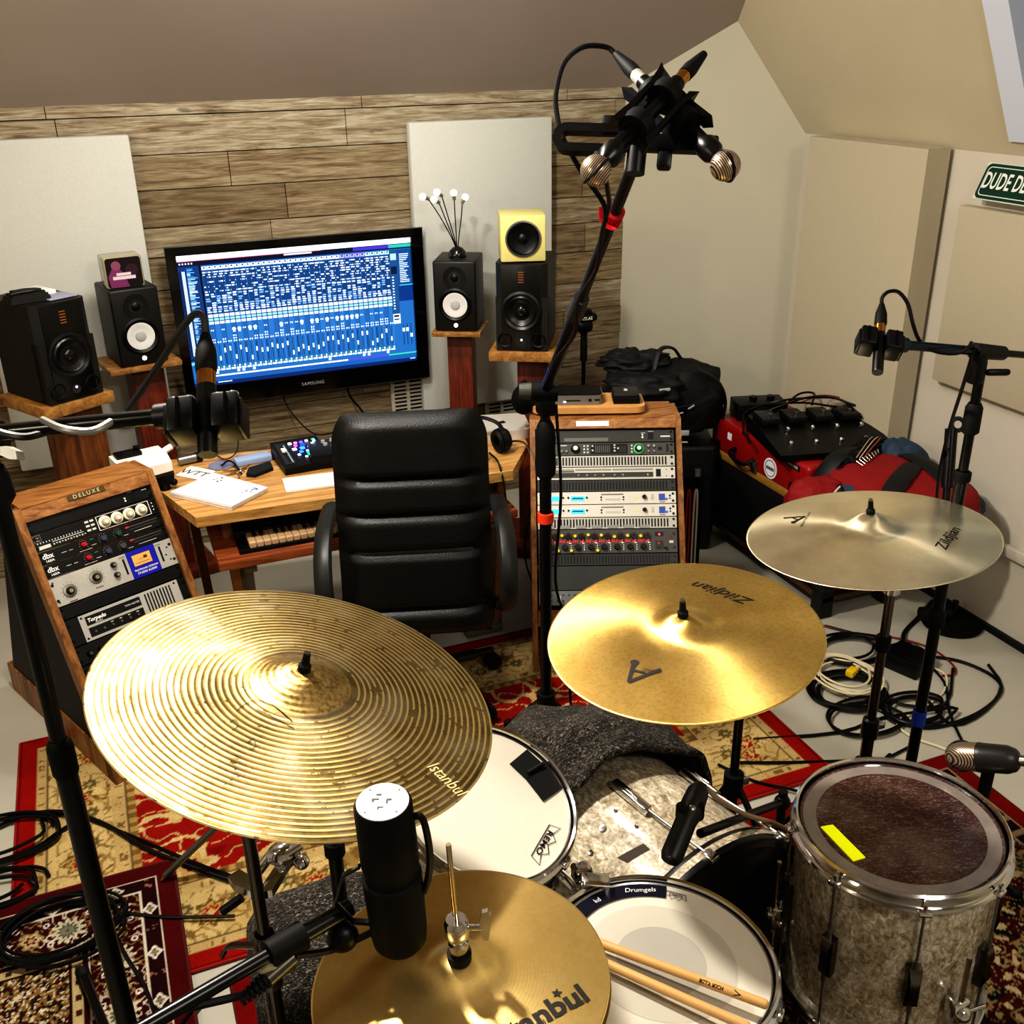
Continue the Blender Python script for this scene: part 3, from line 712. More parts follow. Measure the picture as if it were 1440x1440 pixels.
# white desktop unit at the left
c = desk(204, 664)
o = thing('white_interface_box', 'white slope-fronted tabletop box with black sockets at the desk\'s left end', 'audio box', c, rz=radians(14))
b = MB(); b.prism([(-.09, -.05, 0), (-.09, .08, 0), (-.09, .08, .055), (-.09, -.01, .055), (-.09, -.05, .035)], (.17, 0, 0)); b.build('body', whitep, o, local=True)
b = MB(); b.box((-.035, .045, .062), (.085, .05, .014), .003); b.box((-.05, .03, .072), (.02, .02, .012), .003); b.box((.0, .055, .074), (.02, .02, .012), .003); b.build('clip_bar', black, o, local=True)
b = MB(); b.lathe([(.012, 0), (.012, .012), (0, .012)], (-.03, -.05, .02), (0, -1, 0), 16); b.lathe([(.004, 0), (.004, .002), (0, .002)], (-.075, -.05, .018), (0, -1, 0), 10); b.lathe([(.004, 0), (.004, .002), (0, .002)], (-.055, -.05, .018), (0, -1, 0), 10); b.build('sockets', black, o, local=True)
b = MB().tube([(.07, .05, .03), (.1, .06, .04), (.12, .065, .045)], .012, 10); b.build('handle', whitep, o, local=True)
c = desk(233, 690); o = thing('desk_clip', 'small black spring clip standing at the writing pad\'s left corner', 'clip', c)
b = MB(); b.prism([(-.035, 0, .045), (.035, 0, .055), (.03, 0, .02), (-.025, 0, .012)], (0, .03, 0)); b.build('jaw', black, o, local=True)
b = MB(); b.cyl((-.0, .015, .0), (0, .015, .02), .02, .014); b.sph((.03, .01, .022), .012); b.build('base', black, o, local=True)
c = desk(266, 652); o = thing('metal_tin', 'short silver tin with a dark cap lying behind the printed card', 'tin', c, rz=radians(12))
MB().cyl((-.035, 0, .017), (.025, 0, .017), .016).build('body', steel, o, local=True); MB().cyl((.025, 0, .0175), (.045, 0, .0175), .0175).build('cap', black, o, local=True)
MB().box((desk(356, 650).x, desk(356, 650).y, DZ+.012), (.125, .05, .022), .004, R=Matrix.Rotation(radians(7), 3, 'Z')).build('tissue_box', mat('pale_blue_box', '93a6c6', .5), label='pale blue and white flat box near the back edge of the desk', cat='box')
lie('wallet', 'black flat wallet beside the bunch of keys on the desk', 'wallet', ((346, 666), (350, 657), (380, 648), (384, 657), (358, 667)), .012, mat('wallet_leather', '0c0c0e', .6))
c = desk(338, 664); o = thing('bunch_of_keys', 'bunch of small metal keys beside the black wallet', 'keys', c)
MB().torus((0, 0, .005), (.2, .3, 1), .014, .0015, 20, 6).build('key_ring', steel, o, local=True)
for k in range(5):
    a = .9+k*.9; b = MB(); b.lathe([(.009, -.001), (.009, .001), (.004, .001), (.004, -.001), (.009, -.001)], (.026*cos(a), .026*sin(a), .006), (.2*sin(k), .2, 1), 12); b.box((.045*cos(a), .045*sin(a), .006), (.032, .005, .002), R=Matrix.Rotation(a, 3, 'Z')); b.build('key', mat('key_brass', 'b59a70', .3, .9), o, local=True)
c = desk(312, 655); b = MB(); b.lathe([(.008, .002), (.045, .002), (.045, .0035), (.008, .0035), (.008, .002)], c, n=36); b.build('compact_disc', mat('disc_foil', 'b8aeb8', .2, .7), label='loose shiny disc on the desk under a black wire', cat='disc')
cable('desk_wire', [desk(303, 641)+V((0, 0, .006)), desk(318, 649)+V((0, 0, .008)), desk(334, 642)+V((0, 0, .02)), desk(336, 628)+V((0, .0, .05)), desk(322, 622)+V((0, .0, .06)), desk(300, 624)+V((0, 0, .03))], .002, black, 'thin black wire looping above the loose disc')
cable('desk_wire', [desk(312, 658)+V((0, 0, .008)), desk(322, 652)+V((0, 0, .012)), desk(332, 658)+V((0, 0, .01)), desk(340, 668)+V((0, 0, .005))], .003, black, 'short black wire between the disc and the bunch of keys')
# lit control surface
c0, c1, c2, c3 = [Z(*p, DZ+.04) for p in ((405, 659), (460, 649), (440, 614), (388, 621))]
FX = (c1-c0); c = (c0+c1+c2+c3)/4
o = thing('control_surface', 'black control surface with glowing blue, pink and green buttons', 'controller', (c.x, c.y, DZ+.001), zframe((0, 0, 1), FX))
w_, d_ = .165, .19
b = MB(); b.prism([(-w_/2, -d_/2, 0), (-w_/2, d_/2, 0), (-w_/2, d_/2, .055), (-w_/2, -d_/2, .026)], (w_, 0, 0)); b.build('body', black, o, local=True)
tl_ = atan2(.029, d_); FT = Matrix.Translation((-w_/2, -d_/2, .0268)) @ Matrix.Rotation(tl_, 4, 'X')
p = MB(); p.rect(.01, .02, .045, .17, '26282c', .0002); p.rect(.024, .03, .03, .155, '050505', .0006); p.rect(.035, .03, .04, .155, '8a98a8', .0006)
p.v = [FT @ q for q in p.v]; p.build('fader_strip', painted, o, local=True)
MB().box(FT @ V((.027, .11, .006)), (.016, .026, .01), .002).build('fader_cap', whitep, o, local=True)
rr = random.Random(2)
bt_ = [(.06, .155, 'e8e8ff', .007), (.08, .155, 'd060c0', .007), (.1, .155, '5048e8', .007), (.12, .158, 'f0f0ff', .006), (.145, .16, '30c0a0', .006), (.145, .15, 'f0f0ff', .005),
       (.075, .135, 'c04ab0', .007), (.1, .135, '2030ff', .010), (.135, .135, 'f2f2ff', .006), (.065, .112, '9aa0ff', .009), (.093, .112, '2a70ff', .010), (.12, .11, '5a68d8', .010), (.145, .11, '7078e0', .009),
       (.083, .088, '2a60e8', .008), (.105, .088, 'a0a8ff', .006), (.135, .088, '28d0b0', .008), (.15, .08, 'ffc0d0', .005), (.07, .07, 'a8c0ff', .006), (.112, .07, '18c8a0', .015), (.09, .05, 'dfe6ff', .005)]
for x, y, cc, r in bt_:
    q = FT @ V((x, y, 0)); MB().box(q+V((0, 0, .0022)), (r*1.8, r*1.7, .004), .0015, seg=1, R=FT.to_3x3()).build('lit_button', led(cc, 2.2), o, local=True)
# black box with switches
c = (Z(462, 640, DZ+.03)); o = thing('monitor_controller', 'small black desk box with white switches next to the lit control surface', 'controller', (c.x+.005, c.y+.03, DZ+.001), rz=radians(-6))
MB().box((0, 0, .025), (.13, .16, .05), .004).build('body', black, o, local=True)
for x, y in ((-.01, .045), (.02, .05), (-.005, .015), (.02, .0), (.02, -.04)): MB().lathe([(.008, 0), (.007, .008), (0, .008)], (x, y, .05), (0, 0, 1), 12).build('switch', silver, o, local=True)
MB().box((.035, -.055, .053), (.018, .018, .008), .002).build('white_button', whitep, o, local=True)
# white computer keyboard
c0, c1, c2 = Z(402, 689, DZ+.012), Z(478, 679, DZ+.012), Z(393, 671, DZ+.012)
o = thing('computer_keyboard', 'thin white computer keyboard lying in front of the chair', 'keyboard', (c0.x, c0.y, DZ+.001), zframe((0, 0, 1), c1-c0))
MB().prism([(0, 0, 0), (.28, 0, 0), (.28, .115, 0), (0, .115, 0)], (0, 0, .006)).build('body', mat('keyboard_white', 'dedbd2', .4), o, local=True)
b = MB()
for j in range(5):
    for i in range(14): b.box((.012+i*.0197, .013+j*.0215, .0075), (.0165, .0175, .003), .001, seg=1)
b.build('keys', whitep, o, local=True)
b = MB()
for j in range(5):
    for i in range(14): b.rect(.0095+i*.0197, .011+j*.0215, .0135+i*.0197, .014+j*.0215, 'a0a8b8', .0093)
b.build('key_legends', painted, o, local=True)
# small silver computer and headphones
c0, c1, c2 = Z(676, 590, DZ+.08), Z(745, 585, DZ+.08), Z(738, 577, DZ+.08)
o = thing('desktop_computer', 'flat silver square computer with rounded corners behind the chair', 'computer', (1.298, 3.345, DZ+.001), rz=radians(-14))
def rbox(w, d, h, r, n=8):
    P = []
    for cx, cy, a0 in ((w/2-r, d/2-r, 0), (-w/2+r, d/2-r, 90), (-w/2+r, -d/2+r, 180), (w/2-r, -d/2+r, 270)):
        for k in range(n+1): a = radians(a0+90*k/n); P.append((cx+r*cos(a), cy+r*sin(a), 0))
    return MB().prism(P, (0, 0, h))
rbox(.19, .19, .036, .034).build('case', mat('aluminium_case', 'cfccc4', .35, .3), o, local=True)
b = MB(); b.lathe([(.013, 0), (.013, .0005), (0, .0005)], (0, 0, .0362), n=20); b.add([(.004, .012, .0368), (.011, .02, .0368), (.005, .021, .0368)], [(0, 1, 2)]); b.build('emblem', vblack, o, local=True)
MB().box((0, 0, .0005), (.15, .15, .001)).build('foot', black, o, local=True)
def headphones(label, c, rz):
    o = thing('headphones', label, 'headphones', c, rz=rz)
    MB().tube([(-.075, 0, .05), (-.08, .03, .09), (-.05, .08, .11), (0, .1, .115), (.05, .08, .11), (.08, .03, .09), (.075, 0, .05)], .008, 8, flat=.6).build('headband', black, o, local=True)
    for s in (-1, 1):
        MB().lathe([(.03, -.018), (.042, -.015), (.044, .005), (.034, .018), (.0, .022)], (s*.07, 0, .045), (s, -.2, .1), 24).build('ear_cup', black, o, local=True)
        MB().lathe([(.034, 0), (.042, -.008), (.036, -.018), (.02, -.014)], (s*.056, 0, .045), (s, -.2, .1), 24).build('ear_pad', rubber, o, local=True)
    return o
headphones('black headphones resting on the desk between chair and central rack', (1.16, 3.13, DZ+.001), radians(20))
cable('headphone_cable', [(1.15, 3.09, DZ+.03), (1.15, 3.0, DZ+.02), (1.155, 2.96, .62), (1.165, 2.97, .45), (1.17, 3.0, .3)], .0035, black, 'black headphone cable hanging over the front desk edge')
cable('headphone_cable', [(1.20, 3.12, DZ+.03), (1.27, 3.16, DZ+.03), (1.31, 3.13, DZ+.01), (1.30, 3.05, .6), (1.24, 3.0, .35), (1.32, 2.98, .12), (1.36, 3.02, .02)], .0035, black, 'black lead curling from the headphones down between desk and central rack')

# ================================================================ office chair
CHR = radians(-17)
ch = thing('office_chair', 'black leather executive chair with seamed high back, pushed up to the desk', 'chair', (.735, 2.625, .012), rz=CHR)
def pad(w, d, h, lean, base, n=14, segs=((0, 1),), r=.07):
    """upholstered slab: width x, depth y, height z with horizontal seams"""
    b = MB(); ny = 64; nx = 22; rows = []
    for face in (-1, 1):
        for j in range(ny+1):
            v = j/ny
            for i in range(nx+1):
                u = -1+2*i/nx
                top = max(0, (v-.86)/.14); wv = w/2*(1-.16*top**2.2-.04*max(0, (.12-v)/.12))
                seam = min([abs(v-s) for s in (.14, .40, .565, .725)]) if face < 0 else 1
                ed = (1-abs(u)**6)*min(1, v/.05)**.5*min(1, (1-v)/.05)**.5
                th = d/2*ed*(1-.45*math.exp(-(seam/.014)**2)) if face < 0 else d/2*ed*.7
                x = wv*u; zz = v*h - (1-ed)*0; y = face*th
                rows.append(V((x, y+zz*lean, zz))+V(base))
    m = (nx+1)*(ny+1)
    fs = []
    for f in range(2):
        for j in range(ny):
            for i in range(nx):
                a = f*m+j*(nx+1)+i; q = (a, a+1, a+nx+2, a+nx+1); fs.append(q if f == 0 else q[::-1])
    for j in range(ny):
        for i, s in ((0, 1), (nx, -1)):
            a = j*(nx+1)+i; q = (a, a+nx+1, m+a+nx+1, m+a); fs.append(q if s > 0 else q[::-1])
    for i in range(nx):
        for j in (0, ny):
            a = j*(nx+1)+i; fs.append((a, m+a, m+a+1, a+1))
    return b.add(rows, fs)
pad(.465, .10, .685, .20, (0, .05, .325)).build('backrest', leather, ch, local=True, ang=60)
b = MB(); b.box((0, 0, 0), (.48, .36, .11), .045, seg=4); b.v = [p+V((0, .25, .41)) for p in b.v]; b.build('seat', leather, ch, local=True, ang=60)
for s in (-1, 1):
    b = MB(); b.tube([(s*.24, .02, .36), (s*.29, .0, .40), (s*.305, -.02, .52), (s*.30, .0, .63), (s*.285, .08, .67), (s*.27, .14, .665)] if 0 else
                     [(s*.22, .16, .37), (s*.262, .10, .385), (s*.270, .02, .43), (s*.274, -.02, .50), (s*.276, .02, .60), (s*.274, .12, .655), (s*.266, .30, .66)], .030, 10, flat=.65)
    b.build('armrest', mat('armrest_plastic', '1c1e1b', .45), ch, local=True)
MB().cyl((0, .2, .10), (0, .2, .37), .028).build('gas_column', black, ch, local=True)
for k in range(5):
    a = 2*pi*k/5+.5; q = V((cos(a)*.27, sin(a)*.27+.2, .075))
    MB().tube([(0, .2, .11), (q*.6+V((0, .08, .045))), q], [.03, .022, .016], 8, flat=.7).build('base_arm', black, ch, local=True)
    for s in (-1, 1): MB().cyl(q+V((-sin(a)*.022*s, cos(a)*.022*s, -.043)), q+V((-sin(a)*.008*s, cos(a)*.008*s, -.043)), .028, n=16).build('caster', rubber, ch, local=True)
# ================================================================ equipment racks
def fr_(ang, lean):
    a, l = radians(ang), radians(lean); u = V((cos(a), sin(a), 0)); w = V((-sin(a), cos(a), 0))
    return frame(u, w*sin(l)+V((0, 0, cos(l)))), u, w
screwm = mat('black_screw', '080808', .3, .4)
class Unit:
    """one 19 inch rack unit; local x along the panel, y up, z outwards, origin at the panel's lower left"""
    def __init__(s, F, P, x0, ytop, w, h, name, label, cat, col, mt=None, depth=.14, group=None, ears=True):
        s.w, s.h = w, h
        org = V(P) + F @ V((x0, ytop-h, 0))
        s.o = thing(name, label, cat, org, F, group); s.P = MB()
        s.m = mt or painted
        b = MB(); b.box((w/2, h/2, -.003), (w, h-.0015, .006), .001, seg=1, col=None if mt else col); b.build('front_panel', s.m, s.o, local=True, fixn=bool(mt))
        MB().box((w/2, h/2, -.006-depth/2), (w*.91, h-.003, depth)).build('chassis', blackmt, s.o, local=True)
        if ears:
            for x in (.011*w/.48, w-.011*w/.48):
                for y in ([h*.22, h*.78]): 
                    MB().lathe([(.0045, 0), (.004, .0022), (0, .0025)], (x, y, 0), (0, 0, 1), 10).build('rack_screw', screwm, s.o, local=True)
    def r(s, x0, y0, x1, y1, c, k=1): s.P.rect(x0*s.w, y0*s.h, x1*s.w, y1*s.h, c, .0004*k); return s
    def d(s, x, y, r, c, k=1): s.P.disc(x*s.w, y*s.h, r, c, .0004*k); return s
    def knob(s, x, y, r, m, hgt=.012, tip=None, name='knob'):
        k = MB().lathe([(r, 0), (r*.92, hgt*.8), (r*.8, hgt), (0, hgt)], (x*s.w, y*s.h, 0), (0, 0, 1), 20).build(name, m, s.o, local=True)
        if tip: MB().lathe([(r*.55, hgt), (r*.5, hgt*1.25), (0, hgt*1.25)], (x*s.w, y*s.h, .0003), (0, 0, 1), 16).build('knob_cap', tip, k, local=True)
        return k
    def txt(s, t, size, m, x, y, **kw): text(t, size, m, s.o, x*s.w, y*s.h, .001, **kw); return s
    def vents(s, n, c='080808', x0=.05, x1=.95, y0=.15, y1=.85):
        for i in range(n):
            a = x0+(x1-x0)*i/n; s.r(a, y0, a+(x1-x0)/n*.5, y1, c)
        return s
    def led(s, x, y, r, c, e=4): MB().lathe([(r, 0), (r*.8, .0015), (0, .0018)], (x*s.w, y*s.h, 0), (0, 0, 1), 8).build('indicator_light', led(c, e), s.o, local=True); return s
    def end(s, name='panel_print'):
        if s.P.v: s.P.build(name, painted, s.o, local=True, fixn=False)
        return s.o
white_txt = mat('white_print', 'e8e8e4', .5); blk_txt = mat('black_print', '0a0a0a', .5)

# ---- central rack
F, u, w = fr_(-22.3, 32); PC = V((1.324, 3.144, .781)); Nn = F @ V((0, 0, 1))
rk = thing('equipment_rack', 'sloped wooden equipment rack packed with silver and grey units, right of the chair', 'rack', (PC.x, PC.y, 0))
def rackbody(rk, PC, F, u, w, W, Hf, side, top_back, m, mtop, foot_back=.42, hdr=(.026, -.012), base=True):
    v = F @ V((0, 1, 0)); T = PC + F @ V((0, hdr[0], .012)); Bf = PC - v*Hf + F @ V((0, 0, .012))
    fl = Bf.copy(); fl.z = 0
    for s in (0, W-side):
        prof = [fl, Bf, T, T+w*top_back, V((T.x, T.y, 0))+w*foot_back, ]
        prof = [p+u*s for p in prof]
        MB().prism(prof, u*side).build('side_panel', m, rk)
    b = MB(); b.prism([T+u*side, T+u*side+w*(top_back+.02), T+u*side+w*(top_back+.02)-V((0, 0, .02)), T+u*side-V((0, 0, .02))], u*(W-2*side)); b.build('top_board', mtop, rk)
    b = MB(); c = (hdr[0]+hdr[1])/2; b.box((W/2, c, .0), (W-2*side, hdr[0]-hdr[1], .022), .001, M=Matrix.Translation(PC) @ F.to_4x4(), seg=1); b.build('header_board', mtop, rk)
    z = T+w*(top_back-.01); MB().prism([T+u*side+w*top_back-V((0, 0, .02)), V((T.x, T.y, .02))+u*side+w*foot_back, V((T.x, T.y, .02))+u*side+w*(foot_back-.012), T+u*side+w*(top_back-.012)-V((0, 0, .02))], u*(W-2*side)).build('back_panel', blackmt, rk)
rackbody(rk, PC, F, u, w, .53, .70, .018, .16, oak_z, oak_r, hdr=(.024, -.012))
MB().box((.265, -.672, .0), (.49, .055, .02), .001, M=Matrix.Translation(PC) @ F.to_4x4()).build('bottom_board', redwood_x, rk)
MB().box((.22, .006, .0112), (.115, .018, .001), 0, M=Matrix.Translation(PC) @ F.to_4x4()).build('label_tape', paper, rk)
X0 = .0235; WU = .4826; y = -.016; U = .0445
def row(h, name, label, cat, col, mt=None, **kw):
    global y
    q = Unit(F, PC, X0, y, WU, h, name, label, cat, col, mt, **kw); y -= h+.0006; return q
q = row(U, 'power_conditioner', 'dark grey rack unit with one small switch, top of the central rack', 'rack unit', '3a3c38')
q.r(.2, .12, .52, .4, '6a6c64').r(.05, .3, .1, .7, '15150f').d(.77, .6, .003, 'f0f0e8').d(.77, .4, .004, 'd8d8d0').r(.81, .2, .85, .75, '0a0a0a').r(.9, .4, .97, .5, 'dcdcd4').r(.76, .72, .79, .76, 'd0d0c8').r(.81, .84, .85, .88, 'd0d0c8'); q.end()
q = row(U, 'audio_interface', 'grey rack unit with black meter window and a green-ringed knob', 'rack unit', '4b4c48')
q.r(.39, .1, .66, .9, '0a0a0a')
for k in range(8): q.r(.425+k*.014, .22, .431+k*.014, .78, '60645c', 2)
for k in range(5): q.r(.60+k*.01, .25, .603+k*.01, .7, '4a4c48', 2)
for x, yy in ((.345, .75), (.345, .5), (.345, .25), (.37, .75), (.37, .5), (.37, .25), (.69, .75), (.69, .5), (.69, .25), (.405, .75), (.405, .4), (.565, .8), (.565, .6), (.565, .35), (.59, .55)): q.r(x-.006, yy-.06, x+.006, yy+.06, 'd0d0c4', 3)
q.r(.17, .78, .22, .84, 'd8d8d0')
q.knob(.28, .55, .0155, black, .014, white_txt)
q.knob(.74, .5, .018, led('30a050', .8), .004); q.knob(.74, .5, .0145, black, .014, white_txt)
for x in (.18, .215, .81, .85): q.knob(x, .35 if x < .5 else .7, .006, steel, .006)
for x in (.81, .85): q.knob(x, .28, .004, steel, .006)
q.r(.88, .35, .91, .62, '0a0a0a').r(.94, .2, .955, .85, '1a1a18'); q.end()
def ventrow(label, col):
    q = row(U*.92, 'vent_panel', label, 'rack panel', col); q.vents(40 if col != '2c2d2a' else 44, '0a0a0a' if col != 'b9b7ae' else '14140f'); q.end()
ventrow('bright slotted vent panel directly below the unit with the green-ringed knob', 'b9b7ae')
q = row(U, 'rack_processor', 'silver rack unit with dark mirrored strip and a row of small buttons', 'rack unit', 'c9c7be')
q.r(.05, .62, .27, .7, '2a2a26').r(.05, .16, .84, .58, '3d3f38').r(.05, .72, .84, .86, '8d8d82').r(.05, .16, .84, .2, '8a8c80', 2).r(.27, .6, .274, .95, 'e8e8e0', 2).r(.54, .6, .544, .95, 'e8e8e0', 2)
for x in (.12, .3, .36, .42, .48, .56, .62, .8): q.knob(x, .36, .0045, steel, .004)
q.r(.86, .2, .895, .8, '101010').d(.935, .75, .002, '303030').d(.935, .25, .002, '303030'); q.end()
ventrow('dark slotted vent panel between the mirrored silver unit and the pair of white units', '3b3c39')
for k, lab in ((0, 'white rack preamp with cyan displays, upper of the matching two'), (1, 'white rack preamp with cyan displays, lower of the matching two')):
    q = row(U, 'preamp', lab, 'rack unit', 'd2cfc4', group='white preamps with cyan displays')
    MB().box((.13*WU, .48*U, .0012), (.055*WU, .34*U, .002)).build('lit_display', led('28b4dc', 1.6), q.o, local=True)
    MB().box((.29*WU, .48*U, .0012), (.10*WU, .34*U, .002)).build('lit_display', led('38b0e8', 1.5), q.o, local=True)
    q.r(.25, .4, .33, .55, '0f6a90', 8)
    for x in (.185, .222, .355): q.knob(x, .55, .0035, black, .004)
    for x in (.46, .62): q.d(x, .55, .0035, '161616').d(x, .35, .003, '30302c')
    q.r(.46, .72, .62, .82, '77756c').r(.49, .3, .6, .45, 'bdbab0').d(.71, .5, .005, 'd8d060').d(.71, .5, .0025, 'fff8a0', 2)
    q.knob(.77, .55, .0075, black, .012); q.r(.82, .3, .84, .75, 'b8b5aa').r(.875, .25, .92, .78, '3f58a8').d(.93, .35, .005, '5a78c8').d(.955, .62, .004, '30408a').d(.955, .4, .003, '30408a').r(.88, .1, .92, .16, '903040')
    q.end()
ventrow('bright slotted vent panel with grey label tapes, above the unit with yellow knobs', 'b7b5ab')
tp = MB()
for k in range(7): tp.box((.04+k*.055, .008, .0015), (.034, .011, .001))
last = [o for o in bpy.data.objects if o.name.startswith('vent_panel') and o.parent is None][-1]; tp.build('label_tape', mat('grey_tape', '8f8f8c', .6), last, local=True)
q = row(2*U*.95, 'multichannel_preamp', 'grey rack unit with eight yellow knobs and red number displays', 'rack unit', '4a4946')
yel = mat('yellow_knob', 'e0cf20', .4); mar = mat('maroon_knob', '3a1416', .35)
for k in range(8):
    x = .065+k*.094
    q.knob(x+.058, .72, .0115, mar, .014, black); q.knob(x+.012, .76-.045*(k > 4)-.02*(k % 3), .0062, yel, .012)
    q.knob(x+.032, .27, .0105, vblack, .014)
    for j in range(4): q.led(x+.078, .16+j*.09, .0018, 'c8c8b8' if j else 'e8e0c0', .6)
    for j in range(3): q.r(x-.005+j*.014, .45, x+.004+j*.014, .56, 'f03038', 6)
    q.led(x+.055, .47, .0024, 'ff2020', 2.5); q.led(x+.068, .53, .0024, 'ff3030', 2.5); q.led(x+.068, .44, .002, 'ffd0b0', 1.5)
    if k in (0, 1, 3): q.knob(x+.078, .12, .0062, yel, .012)
q.led(.87, .76, .004, 'ff4040', 3).r(.84, .68, .9, .86, '141414').r(.84, .12, .9, .5, '30302c').d(.865, .4, .003, 'e03030', 2).d(.865, .22, .004, '0a0a0a', 2).r(.94, .4, .97, .5, 'c8c4b8').r(.945, .62, .965, .7, '701818').knob(.915, .2, .005, black); q.end()
ventrow('dark slotted vent panel below the unit with yellow knobs', '2f302e')
q = row(U*1.9, 'blank_panel', 'plain dark grey blank panel near the foot of the central rack', 'rack panel', '343634'); q.d(.04, .9, .004, 'a8a8a0'); q.end()
q = row(U*1.15, 'patch_bay', 'silver patch bay with coloured leads at the foot of the central rack', 'rack unit', '6d7072')
for k in range(22): q.d(.05+k*.041, .7, .003, '0a0a0a').d(.05+k*.041, .3, .003, '0a0a0a')
q.end(); PB = q.o
for k in range(9):
    x = .03+.05*k+random.uniform(-.008, .008); c = ['a8201c', 'd8d4c8', '1c6a50', '202020', 'c05028', 'd8d4c8', '2c4c90', '202020', 'a8201c'][k]
    a = PC + F @ V((X0+x*.95, y+.03, .002)); pts = [a, a+Nn*.035+V((0, 0, -.003)), a+Nn*.05+V((.005, -.01, -.06)), a+Nn*.04+V((.01, .0, -.12)), V((a.x+.02, a.y-.02, .018+.0*k))]
    MB().tube(pts, .0032, 6).build('patch_lead', mat('lead_'+c, c, .5), label=None)
    o = bpy.data.objects[-1] if False else None
leads = [o for o in bpy.data.objects if o.name.startswith('patch_lead')]
names = ['dark red', 'off-white', 'green', 'black', 'orange', 'off-white', 'blue', 'black', 'dark red']
for k, o in enumerate(leads):
    g = names[k]; tag(o, g+' thin patch lead drooping from the patch bay at the rack foot', 'cable', 'patch leads at the foot of the central rack')

# ---- tray and boxes on the central rack
T = PC + F @ V((0, .024, 0)); zt = T.z+.0015
R2 = Matrix.Rotation(radians(-22.3), 3, 'Z')
def onr(x, y, z=0): return V((T.x, T.y, zt+z)) + u*x + w*y
o = thing('wooden_tray', 'pale wooden riser tray with rounded ends on the central rack', 'tray', onr(.21, .10), R2)
bb = rbox(.40, .17, .022, .035); bb.v = [p+V((0, 0, .014)) for p in bb.v]; bb.build('tray_board', mat('pale_tray_wood', 'c99a62', .45, nscale=14), o, local=True)
for x in (-.14, .14): MB().box((x, 0, .007), (.03, .14, .014)).build('foot', standtop, o, local=True)
c = onr(.155, .105, .037); o = thing('docking_station', 'wide dark-topped silver box with front sockets on the wooden tray', 'electronics box', c, R2)
bb = rbox(.21, .12, .034, .02); bb.build('case', mat('dock_grey', '8a8680', .35, .4), o, local=True)
bb = rbox(.204, .114, .003, .018); bb.v = [p+V((0, 0, .034)) for p in bb.v]; bb.build('top_cover', black, o, local=True)
b = MB(); b.lathe([(.006, 0), (.006, .001), (0, .001)], (.06, -.06, .017), (0, -1, 0), 14); b.build('headphone_socket', vblack, o, local=True)
b = MB(); b.box((.085, -.0605, .018), (.018, .001, .006)); b.build('socket_slot', vblack, o, local=True); b = MB(); b.box((.0, -.0605, .016), (.05, .001, .004)); b.build('card_slot', vblack, o, local=True)
MB().box((-.03, -.0605, .012), (.01, .002, .004)).build('status_light', led('a0c8ff', 3), o, local=True)
c = onr(.345, .095, .037); o = thing('portable_drive', 'small square black drive with a white mark, at the right end of the wooden tray', 'drive', c, R2)
MB().box((0, 0, .012), (.095, .095, .024), .004).build('lower_case', black, o, local=True); MB().box((0, 0, .031), (.09, .09, .012), .004).build('upper_case', mat('graphite', '2a2a28', .5), o, local=True)
text('S', .03, white_txt, o, 0, .0, .0375, bold=.04)
# black rounded pouch at the rack's top left
o = thing('cloth_pouch', 'small black rounded pouch between the silver computer and the wooden tray', 'pouch', onr(-.02, .06, -.0))
MB().sph((0, 0, .055), .05, (.9, .8, 1.1)).build('pouch_body', blackmt, o, local=True); MB().tube([(-.02, 0, .105), (0, 0, .125), (.02, 0, .105)], .004, 6).build('pull_loop', black, o, local=True)

# ---- coloured leads hung at the right side of the rack
cols = [('a4705a', 'brown'), ('1d5a48', 'green'), ('b8a890', 'beige'), ('a03028', 'red'), ('c9c2b8', 'white')]
hk = thing('cable_hanger', 'black wall of hanging cable hooks at the right side of the central rack', 'hanger', onr(.575, .22, 0)-V((0, 0, zt)), R2)
MB().box((0, .03, .24), (.20, .015, .46)).build('board', blackmt, hk, local=True)
for k in range(7): MB().cyl((-.08+k*.026, .02, .45), (-.08+k*.026, -.045, .46), .004).build('hook', black, hk, local=True)
for k, (c, n) in enumerate(cols):
    xx = -.045+.0275*k; a = hk.matrix_basis @ V((xx, -.02, .44)); e = hk.matrix_basis @ V((xx+.004, -.02, .04))
    side = u*.006
    MB().tube([e-side, a-side+V((0, 0, -.06)), a, a+side+V((0, 0, -.06)), e+side, e+V((0, 0, -.04))], .0042, 6, closed=True).build('hanging_cable', mat('lead_'+c, c, .5), label=n+' cable loop hanging from the hooks at the right side of the central rack', cat='cable', group='cable loops beside the central rack')

# ================================================================ left rack
FL_, ul, wl = fr_(23.7, 25); PL = V((-.342, 3.049, .8)); NL = FL_ @ V((0, 0, 1))
lr = thing('equipment_rack', 'sloped wooden equipment rack with black and silver units at the left', 'rack', (PL.x, PL.y, 0))
WL = .436; v = FL_ @ V((0, 1, 0)); T = PL + NL*.012; Bf = PL - v*.80 + NL*.012; fl = Bf.copy(); fl.z = 0
